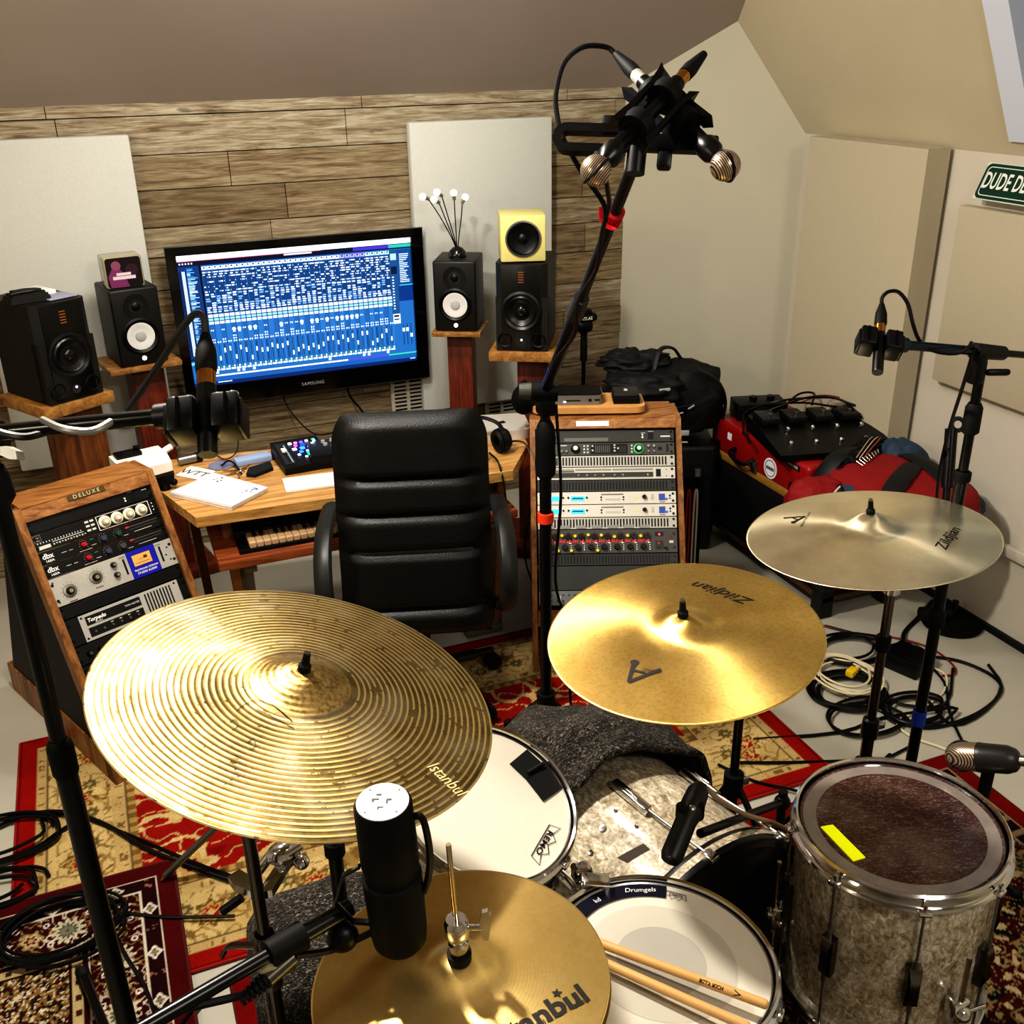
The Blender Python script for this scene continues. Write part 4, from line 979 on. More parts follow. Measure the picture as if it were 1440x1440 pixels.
# right side: full wooden board; left side: framed with a black infill
def sideprof(bk=.42, tb=.12): return [fl, Bf, T, T+wl*tb, V((T.x, T.y, 0))+wl*bk]
MB().prism([p+ul*(WL-.022) for p in sideprof()], ul*.022).build('side_panel', oak_z, lr)
MB().prism([fl, Bf, T, T+wl*.045-V((0, 0, .01)), Bf+wl*.05, fl+wl*.05], ul*.022).build('front_post', oak_z, lr)
MB().prism([V((fl.x, fl.y, 0)), V((T.x, T.y, 0))+wl*.42, V((T.x, T.y, .11))+wl*.42, V((fl.x, fl.y, .11))+wl*.02], ul*.03).build('base_rail', oak_z, lr)
MB().prism([fl+wl*.03+ul*.006, Bf+wl*.04+ul*.006, T+wl*.03+ul*.006-V((0, 0, .004)), T+wl*.12+ul*.006, V((T.x, T.y, 0))+wl*.42+ul*.006], ul*.008).build('side_infill', vblack, lr)
MB().prism([T+ul*.022, T+ul*.022+wl*.13, T+ul*.022+wl*.13-V((0, 0, .022)), T+ul*.022-V((0, 0, .022))], ul*(WL-.044)).build('top_board', oak_r, lr)
ML = Matrix.Translation(PL) @ FL_.to_4x4()
MB().box((WL/2, -.021, .0), (WL-.044, .044, .02), .001, M=ML, seg=1).build('header_board', oak_r, lr)
MB().box((WL/2, -.755, .0), (WL-.044, .09, .02), .001, M=ML, seg=1).build('bottom_board', oak_r, lr)
pl = MB().box((.215, -.012, .0115), (.115, .017, .003), .001, M=ML, seg=1).build('name_plate', mat('plate_bronze', '6d5c40', .35, .6), lr)
vs, fs = glyphs('DELUXE', .017, 1.5); MB().add([ML @ (v_+V((.215, -.012, .0136))) for v_ in vs], fs).build('lettering', mat('plate_letters', 'd8ccae', .4), lr, fixn=False)
XL, WUL = .022, WL-.044
def rowl(y0, y1, name, label, cat, col, mt=None, **kw):
    return Unit(FL_, PL, XL, y0, WUL, y0-y1-.0008, name, label, cat, col, mt, depth=.12, **kw)
q = rowl(-.043, -.083, 'power_conditioner', 'plain black rack unit with a small switch, at the top of the left rack', 'rack unit', '0a0a0b')
q.d(.77, .55, .003, 'e8e8e0').d(.77, .35, .003, 'e8e8e0').r(.82, .2, .86, .8, '000000').r(.92, .75, .96, .8, 'dcdcd4').r(.8, .9, .84, .93, 'dcdcd4'); q.end()
q = rowl(-.084, -.137, 'channel_compressor', 'black rack unit with four large cream knobs in the left rack', 'rack unit', '0a0a0b')
q.r(.015, .5, .07, .95, '6a6a66').r(.02, .54, .065, .91, '0a0a0b', 2).r(.03, .6, .055, .66, '8a8a86', 3).r(.03, .76, .055, .82, '8a8a86', 3)
for k in range(16): q.r(.03+k*.022, .42, .036+k*.022, .5, 'd8d8d0')
q.r(.03, .1, .12, .3, 'c8c8c0').r(.14, .34, .38, .37, 'd8d8d0')
for k in range(12): q.r(.14+k*.022, .16+.03*(k % 2), .152+k*.022, .26, 'bcbcb4')
for k in range(6): q.r(.41+(k % 2)*.04, .25+.25*(k//2), .44+(k % 2)*.04, .37+.25*(k//2), 'c8c8c0')
for (x0, y0, x1, y1) in ((.5, .9, .93, .925), (.5, .08, .93, .105), (.93, .08, .935, .925), (.5, .08, .505, .925)): q.r(x0, y0, x1, y1, 'e8e8e0')
for x in (.56, .66, .76, .865):
    q.knob(x, .5, .0195, cream, .004); q.knob(x, .5, .0125, mat('knob_skirt', 'b4ad9a', .4), .013, cream)
for k in range(3): q.d(.96, .3+.2*k, .002, 'e8e8e0')
q.end()
for k, (a, b_) in enumerate(((-.138, -.178), (-.179, -.2195))):
    q = rowl(a, b_, 'compressor', 'black compressor with white dbx lettering and one red knob, %s of the two' % ('upper', 'lower')[k], 'rack unit', '090909', group='dbx compressors in the left rack')
    q.txt('dbx', .022, white_txt, .07, .60, bold=.02); q.txt('160A', .010, white_txt, .075, .22, bold=.02, sx=1.2)
    q.r(.17, .48, .21, .52, 'c8c8c0').r(.23, .48, .26, .52, 'c8c8c0')
    q.knob(.345, .55, .008, mat('red_knob', 'c02028', .4), .012, red); q.knob(.5, .55, .009, mat('navy_knob', '3a4658', .4), .012); q.knob(.62, .55, .009, mat('green_knob', '24483e', .4), .012) if k == 0 else q.knob(.62, .55, .009, mat('grey_knob', '4a4a4a', .4), .012)
    for x in (.345, .5, .62):
        for j in range(9): a_ = -2.2+j*.55; q.d(x+.032*cos(a_+pi/2), .55+.36*sin(a_+pi/2), .0008, 'd0d0c8')
    q.r(.4, .3, .44, .34, 'c8c8c0').r(.4, .75, .43, .79, '30a060').r(.69, .68, .72, .8, 'c83838').r(.72, .72, .96, .74, '9a9a92').r(.72, .5, .95, .52, '77776f').r(.75, .25, .9, .28, 'e8e8e0').r(.66, .2, .7, .24, 'c8c8c0').r(.3, .1, .4, .14, 'c8c8c0'); q.end()
q = rowl(-.2205, -.308, 'leveling_amplifier', 'silver rack unit with a blue square and amber needle meter in the left rack', 'rack unit', 'a8a59c', silver)
q.r(.615, .0, .855, 1, '14189a', 1).r(.655, .42, .805, .82, 'd9a860', 2).r(.67, .5, .79, .52, '8a5a20', 3).r(.70, .62, .78, .635, '8a5a20', 3).r(.745, .62, .775, .72, '502810', 3)
q.txt('TELETRONIX LEVELING', .0075, white_txt, .74, .27, bold=.02); q.txt('STUDIO AUDIO', .009, white_txt, .74, .15, bold=.02)
kb_ = mat('polished_knob', 'c8c4ba', .2, .9)
for x, yy in ((.13, .42), (.345, .55)):
    q.knob(x, yy, .021, mat('knob_flange', '8f8b80', .35, .6), .003); q.knob(x, yy, .0125, black, .012, kb_)
    for j in range(11): a_ = -2.4+j*.48; q.d(x+.064*cos(a_+pi/2), yy+.30*sin(a_+pi/2), .0011, '22221e')
    q.r(x-.03, yy-.38, x+.03, yy-.35, '3a3a34')
for yy in (.75, .38): q.knob(.5, yy, .009, black, .013, kb_)
for x in (.585, .89): q.r(x-.008, .25, x+.008, .82, '0a0a0a').r(x-.03, .88, x+.02, .9, '3a3a34')
for x, yy in ((.03, .85), (.03, .15), (.95, .7), (.95, .25), (.925, .45)): q.d(x, yy, .003, '3a3a34')
q.end()
q = rowl(-.309, -.349, 'vent_panel', 'black slotted vent panel below the silver unit with the blue square', 'rack panel', '0c0c0d'); q.vents(48, '000000'); q.end()
q = rowl(-.350, -.435, 'speaker_simulator', 'silver framed black unit with diagonal grille slots, partly under the large cymbal', 'rack unit', '0a0a0a')
q.r(.11, .02, .93, .98, 'a9a7a0').r(.155, .55, .6, .88, '0a0a0a', 2).r(.155, .12, .6, .46, '0a0a0a', 2)
for k in range(9): q.r(.64+k*.026, .12, .652+k*.026, .88, '0c0c0c', 2)
q.txt('Torpedo', .016, white_txt, .24, .72, shear=.2, bold=.03); q.txt('Studio', .009, white_txt, .25, .6, shear=.2)
q.txt('TWO NOTES', .008, white_txt, .53, .72)
for x, yy in ((.13, .88), (.13, .12), (.90, .88), (.90, .12)): q.d(x, yy, .0035, '0a0a0a', 2)
for x in (.2, .27, .34, .41, .48, .55): q.knob(x, .28, .004, steel, .004); 
for x in (.34, .41, .48, .55): q.r(x-.01, .38, x+.01, .41, 'c8c8c0', 3)
q.end()
q = rowl(-.436, -.495, 'rack_processor', 'black rack unit with faint vertical glints, beside the cymbal\'s left edge', 'rack unit', '0b0b0c')
for k in range(5): q.knob(.1+k*.09, .5, .010, black, .014, mat('glint', '77746c', .2, .8))
q.end()
q = rowl(-.496, -.56, 'rack_mixer', 'black rack unit with white fader-like tabs low in the left rack', 'rack unit', '0b0b0c')
for k in range(3): q.r(.08+.06*k, .2, .13+.06*k, .32, 'd8d8d4', 2); q.r(.09+.06*k, .5, .15+.06*k, .62, 'c8c8c4', 2)
q.end()
q = rowl(-.561, -.708, 'blank_panel', 'plain black blank panel at the bottom of the left rack', 'rack panel', '0a0a0a'); q.end()
# ================================================================ behind and right of the central rack
bagm = mat('black_nylon', '08080a', .7, nscale=120, bump=.15); strapm = mat('black_webbing', '101013', .6)
grey_rf = mat('reflective_grey', 'a8aaa8', .4)
# short microphone stand with a clamp head behind the rack
o = thing('microphone_stand', 'thin black stand with an empty knobbed clamp head, behind the central rack', 'microphone stand', (1.86, 3.82, 0))
MB().cyl((0, 0, .02), (0, 0, .88), .010, .009).build('pole', blackm, o, local=True); MB().cyl((0, 0, .78), (0, 0, .90), .016, .014).build('grip', rubber, o, local=True)
MB().lathe([(.12, 0), (.12, .012), (.04, .022), (0, .022)]).build('round_base', blackmt, o, local=True)
hd = MB(); hd.box((0, 0, .93), (.075, .05, .055), .02, seg=3); hd.box((0, 0, .965), (.11, .05, .035), .015, seg=3); hd.box((0, 0, .99), (.06, .04, .02), .008); hd.cyl((0, 0, .88), (0, 0, .92), .012, .02); hd.build('clamp_head', black, o, local=True)
text('ATLAS', .018, white_txt, o, 0, 0, 0, fn=lambda q: V((q.x, -.0265, q.y+.965)), bold=.02)

# backpack slumped on a case behind the rack
def blob(c, size, e=3.0, amp=.02, k=6, seed=0, nu=48, nv=30, sq=1.0, taper=0):
    """superellipsoid with soft wrinkles"""
    b = MB(); vs = []; fs = []
    sg = lambda a: (1 if a >= 0 else -1)
    for j in range(nv+1):
        ph = -pi/2+pi*j/nv
        for i in range(nu):
            th = 2*pi*i/nu; cx, cy, cz_ = cos(th)*cos(ph), sin(th)*cos(ph), sin(ph)
            n_ = (abs(cx)**e+abs(cy)**e+abs(cz_)**e)**(1/e); p = V((cx, cy, cz_))/n_
            f = 1+amp*noise.noise(V((p.x*k/2, p.y*k/2, p.z*k/2+seed)))*4+amp*.7*noise.noise(V((p.x*k*1.3, p.y*k*1.3, p.z*k+seed+9)))*3
            t = 1-taper*max(0, p.z)
            vs.append(V((p.x*size[0]/2*f*t, p.y*size[1]/2*f*t, p.z*size[2]/2*f))+V(c))
    for j in range(nv):
        for i in range(nu): fs.append((j*nu+i, j*nu+(i+1) % nu, (j+1)*nu+(i+1) % nu, (j+1)*nu+i))
    return b.add(vs, fs)
o = thing('hard_case', 'tall black carrying case standing behind the central rack under the backpack', 'case', (2.10, 3.55, 0), rz=radians(-22))
MB().box((0, .03, .24), (.44, .26, .48), .02, seg=3).build('case_body', mat('case_black', '060607', .5), o, local=True)
for x in (-.14, .14): MB().box((x, -.105, .36), (.03, .012, .05), .003).build('latch', steel, o, local=True)
bp = thing('backpack', 'black slumped backpack with grey zip tabs on top of the black carrying case', 'backpack', (2.10, 3.55, .50), rz=radians(-22))
blob((.02, .05, .145), (.44, .30, .30), 3.2, .035, 5, 1).build('main_bag', bagm, bp, local=True, ang=180)
blob((-.09, -.06, .22), (.32, .20, .14), 2.6, .06, 6, 4).build('front_pocket', bagm, bp, local=True, ang=180)
blob((-.12, .06, .30), (.26, .2, .09), 2.4, .09, 5, 7).build('top_flap', bagm, bp, local=True, ang=180)
b = MB(); b.tube([(-.05, -.03, .29), (-.02, .02, .36), (.04, .08, .35), (.08, .1, .30)], .012, 8, flat=.5); b.build('grab_handle', strapm, bp, local=True)
b = MB(); b.tube([(.12, -.05, .30), (.2, -.08, .26), (.25, -.04, .16), (.245, .0, .03)], .014, 8, flat=.4); b.build('shoulder_strap', strapm, bp, local=True)
b = MB(); b.tube([(-.21, -.10, .20), (-.08, -.15, .16), (.08, -.13, .17), (.2, -.09, .20)], .004, 6); b.build('zip', strapm, bp, local=True)
for (x, z, w_, h_, r_) in ((-.02, .245, .045, .012, .1), (.09, .17, .03, .006, .6), (.05, .145, .02, .005, .3), (.07, .06, .035, .022, 0), (.07, .02, .03, .006, 0)):
    MB().box((x, -.152 if z < .2 else -.155, z), (w_, .008, h_), .002, R=Matrix.Rotation(-r_, 3, 'Y')).build('grey_tab', grey_rf, bp, local=True)

# low black bench, red case on it
bn = thing('storage_bench', 'long low black cabinet under the red case', 'cabinet', (2.50, 3.15, 0))
bm_ = mat('bench_black', '0b0b0b', .6, nscale=40)
MB().box((0, 0, .26), (.38, .94, .28), .012).build('cabinet_body', bm_, bn, local=True)
for x in (-.15, .15):
    for y in (-.42, .42): MB().box((x, y, .06), (.06, .06, .12), .004).build('leg', bm_, bn, local=True)
MB().box((0, 0, .08), (.34, .9, .02)).build('lower_shelf', mat('shelf_brown', '4a301b', .6), bn, local=True)
redc = mat('red_case_vinyl', '94100f', .45, nscale=200, bump=.08, coat=.2); tan = mat('tan_edging', '9a7434', .5, nscale=30)
zc = .4015
rc = thing('instrument_case', 'long bright red hard case with tan lower edge and round sticker, on the black bench', 'case', (2.50, 3.17, zc))
MB().box((0, 0, .10), (.38, .66, .14), .018, seg=3).build('lid', redc, rc, local=True)
MB().box((0, 0, .019), (.384, .664, .036), .008, seg=2).build('tan_edge', tan, rc, local=True)
for y in (.27, .0, -.25):
    b = MB(); b.box((-.195, y, .055), (.012, .035, .05), .003); b.box((-.203, y, .07), (.008, .02, .02), .002); b.build('latch', steel if y == 0 else blackm, rc, local=True)
b = MB().tube([(-.192, .14, .085), (-.225, .13, .075), (-.232, .07, .06), (-.225, .02, .065), (-.192, .01, .085)], .009, 8); b.build('handle', black, rc, local=True)
b = MB(); b.lathe([(.042, 0), (.042, .001), (0, .001)], (-.1905, -.10, .085), (-1, 0, 0), 30); b.build('round_sticker', paper, rc, local=True)
b = MB(); b.lathe([(.034, .0), (.034, .0014), (.031, .0014), (.031, 0)], (-.1912, -.10, .085), (-1, 0, 0), 30); b.box((-.1927, -.10, .085), (.001, .05, .012)); b.build('sticker_ring', mat('sticker_grey', '6a6a64', .6), rc, local=True)
MB().box((-.1905, .19, .12), (.001, .03, .03)).build('small_sticker', paper, rc, local=True)
b = MB(); b.box((-.1905, -.235, .145), (.001, .085, .022)); b.build('black_label', vblack, rc, local=True)
vs, fs = glyphs('EVENTIDE', .016); b = MB(); b.add([V((-.1917, -.235-v_.x*.9, .145+v_.y)) for v_ in vs], fs); b.build('lettering', white_txt, rc, local=True, fixn=False)

zt = zc+.172
o = thing('power_supply_box', 'black box with two knobs on top, at the far end of the red case', 'electronics box', (2.475, 3.41, zt), rz=radians(-17))
MB().box((0, 0, .035), (.21, .12, .07), .004).build('box_body', black, o, local=True)
for x in (-.025, .05): MB().cyl((x, 0, .07), (x, 0, .086), .016).build('knob', black, o, local=True)
for x in (.01, .06): MB().lathe([(.009, 0), (.009, .006), (.005, .006), (.004, .002), (0, .002)], (x, -.06, .035), (0, -1, 0), 16).build('socket', steel, o, local=True)
pb = thing('pedalboard', 'black floor pedalboard with rows of silver foot switches lying on the red case', 'pedalboard', (2.50, 3.04, zt), rz=radians(-14))
RT = Matrix.Rotation(radians(0), 3, 'X')
b = MB(); b.prism([(-.22, -.17, .0), (-.22, .20, .0), (-.22, .20, .06), (-.22, .03, .05), (-.22, -.17, .025)], (.46, 0, 0)); b.build('board', black, pb, local=True)
for j, (y, z) in enumerate(((-.09, .034), (.02, .05))):
    for i in range(4):
        MB().lathe([(.009, 0), (.009, .012), (.006, .016), (0, .016)], (-.15+.1*i+.03*j, y, z), (0, 0, 1), 14).build('foot_switch', chrome, pb, local=True)
for i in range(4):
    b = MB(); b.box((-.17+.11*i, .12, .073), (.075, .11, .028), .004); b.build('pedal', mat('pedal_dark', '141416', .4), pb, local=True)
    MB().cyl((-.17+.11*i, .09, .087), (-.17+.11*i, .09, .10), .007).build('pedal_switch', steel, pb, local=True)
def W_(p, o=pb): return o.matrix_basis @ V(p)
for k, pts in enumerate([[(-.02, .33, .03), (.06, .36, .08), (.10, .30, .10), (.06, .22, .08)], [(-.2, .30, .04), (-.1, .20, .11), (.05, .19, .12), (.16, .17, .11), (.2, .06, .07)],
                         [(-.22, .22, .03), (-.05, .17, .115), (.1, .2, .12), (.2, .12, .10)], [(-.26, .12, .01), (-.2, .25, .06), (-.02, .2, .1), (.12, .12, .1)],
                         [(-.27, .02, .01), (-.25, .15, .03), (-.15, .26, .06), (.0, .3, .03)]]):
    cable('pedal_cable', [W_(p) for p in pts], .0045, black, 'thick black cable tangled over the pedals on the red case', 'cables tangled over the pedalboard')
cable('pedal_cable', [W_(p) for p in [(.0, .22, .09), (.12, .24, .11), (.22, .18, .09), (.24, .05, .05)]], .003, mat('thin_red', '8a2a20', .5), 'thin red lead along the back of the pedalboard')
# loom of jack plugs
jl = thing('jack_loom', 'bundle of black patch cables with silver plugs at the near end of the pedalboard', 'cable bundle', (2.50, 2.80, zt-.02), rz=radians(30))
blob((.03, .0, .04), (.34, .10, .08), 2.5, .08, 8, 3).build('cable_wrap', rubber, jl, local=True, ang=180)
for k in range(8):
    x = -.12+k*.022; MB().cyl((x, -.03-.003*k, .075), (x-.010, -.06, .066), .004, .0035, 10).build('plug', chrome, jl, local=True)
for k, c in enumerate(('c8503c', 'd8cfc0', 'c8b088')): MB().tube([(-.11, -.05+k*.012, .085), (.0, -.04+k*.014, .09), (.1, -.03+k*.016, .088), (.18, -.01+.01*k, .07)], .002, 6).build('lead', mat('lead_'+c, c, .5), jl, local=True)
# red, blue and black holdall
db = thing('holdall', 'soft red holdall with black straps and slate-blue end panels, right of the red case', 'bag', (2.50, 2.72, .41))
redn = mat('red_nylon', '860b0f', .75, nscale=150, bump=.2); bluen = mat('slate_blue_nylon', '2c4256', .7, nscale=150, bump=.2)
blob((.02, -.12, .10), (.44, .52, .22), 3.0, .02, 5, 2).build('bag_body', redn, db, local=True, ang=180)
blob((.17, .06, .12), (.20, .20, .22), 2.6, .03, 5, 12).build('blue_end', bluen, db, local=True, ang=180)
blob((.20, -.16, .08), (.16, .30, .16), 2.6, .03, 5, 14).build('blue_side', bluen, db, local=True, ang=180)
for (x0, y0, x1, y1) in ((-.22, -.30, .22, -.02), (-.20, .06, .10, .10), (.08, -.36, .16, .12)):
    n_ = V((x1-x0, y1-y0, 0)); P_ = [V((x0+(x1-x0)*t, y0+(y1-y0)*t, .10+.118*(1-abs(2*t-1)**3.0))) for t in [i/10 for i in range(11)]]
    MB().tube(P_, .036, 8, flat=.2, smooth=2).build('strap', strapm, db, local=True)
db2 = thing('holdall', 'small red and blue rolled bag with white drawstring in front of the red case', 'bag', (2.24, 2.66, .40))
blob((.02, .06, .10), (.22, .18, .17), 2.4, .03, 5, 5).build('bag_body', redn, db2, local=True, ang=180)
blob((.10, -.03, .09), (.10, .14, .17), 2.4, .03, 5, 6).build('blue_end', bluen, db2, local=True, ang=180)
MB().lathe([(.07, -.01), (.075, 0), (.07, .01)], (.065, .0, .1), (1, -.6, 0), 24).build('black_band', strapm, db2, local=True)
b = MB(); b.tube([(-.06, .0, .15), (-.02, -.045, .16), (.04, -.03, .185)], .003, 6); b.build('drawstring', mat('white_cord', 'd8d4cc', .6), db2, local=True)
# ================================================================ cymbals
def cymbal_mat(name, base, dark, groove=0, gamt=0, mott=.3, rough=.28, aniso=.75, patina='6a5a3a', fine=520):
    t = NT(name); v = t.coord(); ln = t.n('ShaderNodeVectorMath', operation='LENGTH')
    sp = t.n('ShaderNodeSeparateXYZ'); t.l(v, sp.inputs[0]); cb = t.n('ShaderNodeCombineXYZ'); t.l(sp.outputs[0], cb.inputs[0]); t.l(sp.outputs[1], cb.inputs[1]); t.l(cb.outputs[0], ln.inputs[0])
    def M(op, a, b=0, c=None):
        nd = t.n('ShaderNodeMath', operation=op)
        for i, x in enumerate((a, b)):
            if hasattr(x, 'links'): t.l(x, nd.inputs[i])
            else: nd.inputs[i].default_value = x
        return nd.outputs[0]
    r = ln.outputs['Value']
    nw = t.noise(t.coord(), 9, 3); rw = M('ADD', r, M('MULTIPLY', nw, .002))
    fg = M('SINE', M('MULTIPLY', r, 2*pi*fine)); f2 = t.noise(t.coord((1, 1, 1)), 25, 5, .6)
    n1 = t.noise(t.coord(), 7, 6, .65); col = t.ramp(n1, [(.3, dark), (.6, base)])
    spk = t.noise(t.coord(), 160, 2, .5); col = t.mix(mott, col, t.ramp(spk, [(.35, patina), (.55, 'ffffff')]), 'MULTIPLY')
    h = M('MULTIPLY', fg, .12)
    if groove:
        w_ = M('SINE', M('MULTIPLY', rw, 2*pi*groove)); line = M('GREATER_THAN', w_, .45)
        inb = M('GREATER_THAN', r, .075); line = M('MULTIPLY', line, inb); line = M('MULTIPLY', line, M('GREATER_THAN', t.noise(t.coord(), 45, 3), .36))
        patch = t.noise(t.coord(), 12, 4, .6); col = t.mix(M('MULTIPLY', M('GREATER_THAN', r, .07), .8), col, t.ramp(patch, [(.3, '3e3422'), (.5, '77663e'), (.66, '9a917c')]), 'MIX')
        col = t.mix(M('MULTIPLY', line, gamt), col, 'f2dc9c'); h = M('ADD', h, M('MULTIPLY', w_, .8))
        ham = t.n('ShaderNodeTexVoronoi'); ham.inputs['Scale'].default_value = 34; t.l(t.coord(), ham.inputs['Vector']); h = M('ADD', h, M('MULTIPLY', ham.outputs['Distance'], 2.2))
    t.l(col, t.b.inputs['Base Color']); t.set(Metallic=.92, Roughness=rough); t.b.inputs['Anisotropic'].default_value = aniso
    tg = t.n('ShaderNodeTangent', direction_type='RADIAL', axis='Z'); t.l(tg.outputs[0], t.b.inputs['Tangent'])
    bn = t.n('ShaderNodeBump'); bn.inputs['Strength'].default_value = .25 if groove else .10; bn.inputs['Distance'].default_value = .0006; t.l(h, bn.inputs['Height']); t.l(bn.outputs[0], t.b.inputs['Normal'])
    rr_ = t.ramp(f2, [(.3, '505050'), (.7, '707070')]); mm = M('MULTIPLY', 1, 1)
    MATS[name] = t.m; return t.m
ride_m = cymbal_mat('ride_bronze', 'd2b87c', '8f7748', 112, .7, .5, .38, .6)
crash_m = cymbal_mat('crash_bronze', 'dcc07a', 'c8a860', 0, 0, .2, .37, .8, 'b8a068')
right_m = cymbal_mat('dulled_bronze', 'faf0d0', 'e4d8b8', 0, 0, .10, .27, .92, 'b8a888')
hat_m = cymbal_mat('hat_bronze', 'f6dc98', 'e8ca80', 0, 0, .10, .36, .6, 'd8c080', 230)
def prof(r, R, bell=.062, bh=.022, bow=.020):
    return bow*(1-(r/R)**1.25) + bh*math.exp(-(r/(bell*.72))**2.6)
def cymbal(name, label, c, nrm, R, m, px_x, bell=.062, bh=.022, bow=.020, cat='cymbal', flip=False, group=None):
    c = V(c); n_ = V(nrm).normalized(); xh = D(*px_x, 1)-CO; Rm = zframe(n_, CR)
    o = thing(name, label, cat, c, Rm, group)
    pr_ = []; N_ = 60
    for i in range(N_+1): r = .006+(R-.006)*i/N_; pr_.append((r, prof(r, R, bell, bh, bow)*(-1 if flip else 1)))
    th = -.0014
    pp = pr_ + [(R+.0003, -.0004)] + [(r, z+th) for r, z in reversed(pr_)]
    MB().lathe(pp, n=128).build('bronze_plate', m, o, local=True, ang=50)
    return o, (lambda q, R=R: V((q.x, q.y, prof(hypot(q.x, q.y), R, bell, bh, bow)+.0009)))
def on_disc(o, px, py, h=.012):
    Mi = o.matrix_basis.inverted(); a = Mi @ CO; b = Mi @ (CO+ray(px, py)); d = b-a; t = (h-a.z)/d.z; q = a+d*t; return V((q.x, q.y, 0))
def stamp(o, fn, s, p0, p1, size, m, **kw):
    a = on_disc(o, *p0); b = on_disc(o, *p1); d = b-a; c = (a+b)/2
    vs, fs = glyphs(s, 1, kw.get('spacing', 1), kw.get('bold', .02), kw.get('shear', 0)); w_ = max(v.x for v in vs)-min(v.x for v in vs)
    return text(s, size, m, o, c.x, c.y, 0, rot=atan2(d.y, d.x), fn=fn, name='lettering', sx=d.length/(w_*size), **kw)
def stud(o, z0, h=.05, wing=False):
    MB().cyl((0, 0, -.02), (0, 0, z0+h), .0038).build('stud', steel, o, local=True)
    MB().lathe([(.009, z0-.002), (.009, z0+.010), (.006, z0+.013), (.0048, z0+.03), (.0, z0+.03)], n=20).build('sleeve', rubber, o, local=True)
stamp_b = mat('stamp_black', '17130c', .5); stamp_c = mat('stamp_cream', 'e0cf96', .5)
ride, fn = cymbal('ride_cymbal', 'largest cymbal, mottled bronze with bold ring grooves, in front of the left rack', (.163, 1.23, 1.176), (.25, -.108, 1), .2794, ride_m, (0, 0), .075, .022, .024)
stamp(ride, fn, 'Istanbul', (606, 1070), (654, 1108), .030, stamp_c, shear=.2)
for S_ in ([(332, 1004), (345, 996), (362, 994), (385, 1004), (410, 1022)], [(322, 1020), (330, 1016), (334, 1024), (326, 1030)], [(348, 1046), (356, 1042), (358, 1052), (350, 1056)], [(360, 1004), (380, 1014), (412, 1030)]):
    q_ = [on_disc(ride, *p_) for p_ in S_]; MB().tube([fn(q)+V((0, 0, .0004)) for q in q_], .0007, 5, flat=.3).build('faded_stamp', stamp_b, ride, local=True)
stud(ride, .044, .03)
crash, fn = cymbal('crash_cymbal', 'golden cymbal with black script lettering, above the speckled blanket in the middle', (.807, 1.263, 1.102), (-.108, -.025, 1), .2286, crash_m, (0, 0), .058, .020, .018)
stamp(crash, fn, 'Zildjian', (1060, 846), (974, 818), .034, stamp_b, shear=.35)
stamp(crash, fn, 'SWEET RIDE', (905, 940), (930, 945), .008, stamp_b, bold=0)
stamp(crash, fn, 'brilliant', (844, 848), (812, 838), .014, stamp_c, shear=.3)
def alogo(o, fn, px, py, ang, s):
    c = on_disc(o, px, py); Rm = Matrix.Rotation(ang, 3, 'Z')
    b = MB()
    for P_ in ([(-1.1, -.55), (-.9, -.75), (.45, .9), (.25, 1.05)], [(.45, 1.0), (.25, .9), (.55, -.75), (.85, -.6)], [(-.35, -.0), (-.2, -.16), (.55, -.12), (.5, .05)]):
        b.add([fn(Rm @ V((x*s, y*s, 0))+V((c.x, c.y, 0))) for x, y in P_], [(0, 1, 2, 3)])
    b.add([fn(Rm @ V((.7*s+.28*s*cos(t), -.72*s+.22*s*sin(t), 0))+V((c.x, c.y, 0))) for t in [2*pi*k/14 for k in range(14)]], [tuple(range(14))])
    return b.build('emblem', stamp_b, o, local=True, fixn=False)
alogo(crash, fn, 901, 944, radians(150), .027)
stud(crash, .036, .035)
rcym, fn = cymbal('crash_cymbal', 'bronze cymbal with silvery right side, in front of the red bags at the right', (1.415, 1.522, 1.053), (-.076, .077, 1), .254, right_m, (0, 0), .065, .026, .024)
stamp(rcym, fn, 'Zildjian', (1322, 772), (1345, 741), .034, stamp_b, shear=.25)
alogo(rcym, fn, 1118, 728, radians(-68), .022)
stamp(rcym, fn, 'MEDIUM THIN CRASH', (1127, 741), (1139, 720), .008, stamp_b, bold=0)
stud(rcym, .048, .035)
hat, fn = cymbal('hi_hat_cymbal', 'golden upper hi-hat cymbal with a chrome clutch, at the front', (.263, .853, .984), (-.032, .019, 1), .178, hat_m, (0, 0), .05, .018, .012)
stamp(hat, fn, 'ıstanbul', (690, 1462), (822, 1388), .036, stamp_b, bold=.03)
stamp(hat, fn, 'handmade in Turkey', (722, 1456), (826, 1396), .010, stamp_b, spacing=1.3, bold=0)
b = MB()
c = on_disc(hat, 783, 1391); P_ = [fn(V((c.x+(.007 if k % 2 == 0 else .003)*cos(pi/2+k*pi/5), c.y+(.007 if k % 2 == 0 else .003)*sin(pi/2+k*pi/5), 0))) for k in range(10)]
b.add(P_, [tuple(range(10))]).build('star_emblem', stamp_b, hat, local=True, fixn=False)
hb, fn2 = cymbal('hi_hat_cymbal', 'lower hi-hat cymbal, just showing beneath the upper one', (.265, .853, .972), (-.032, .019, 1), .178, hat_m, (0, 0), .05, .018, .012, flip=True)
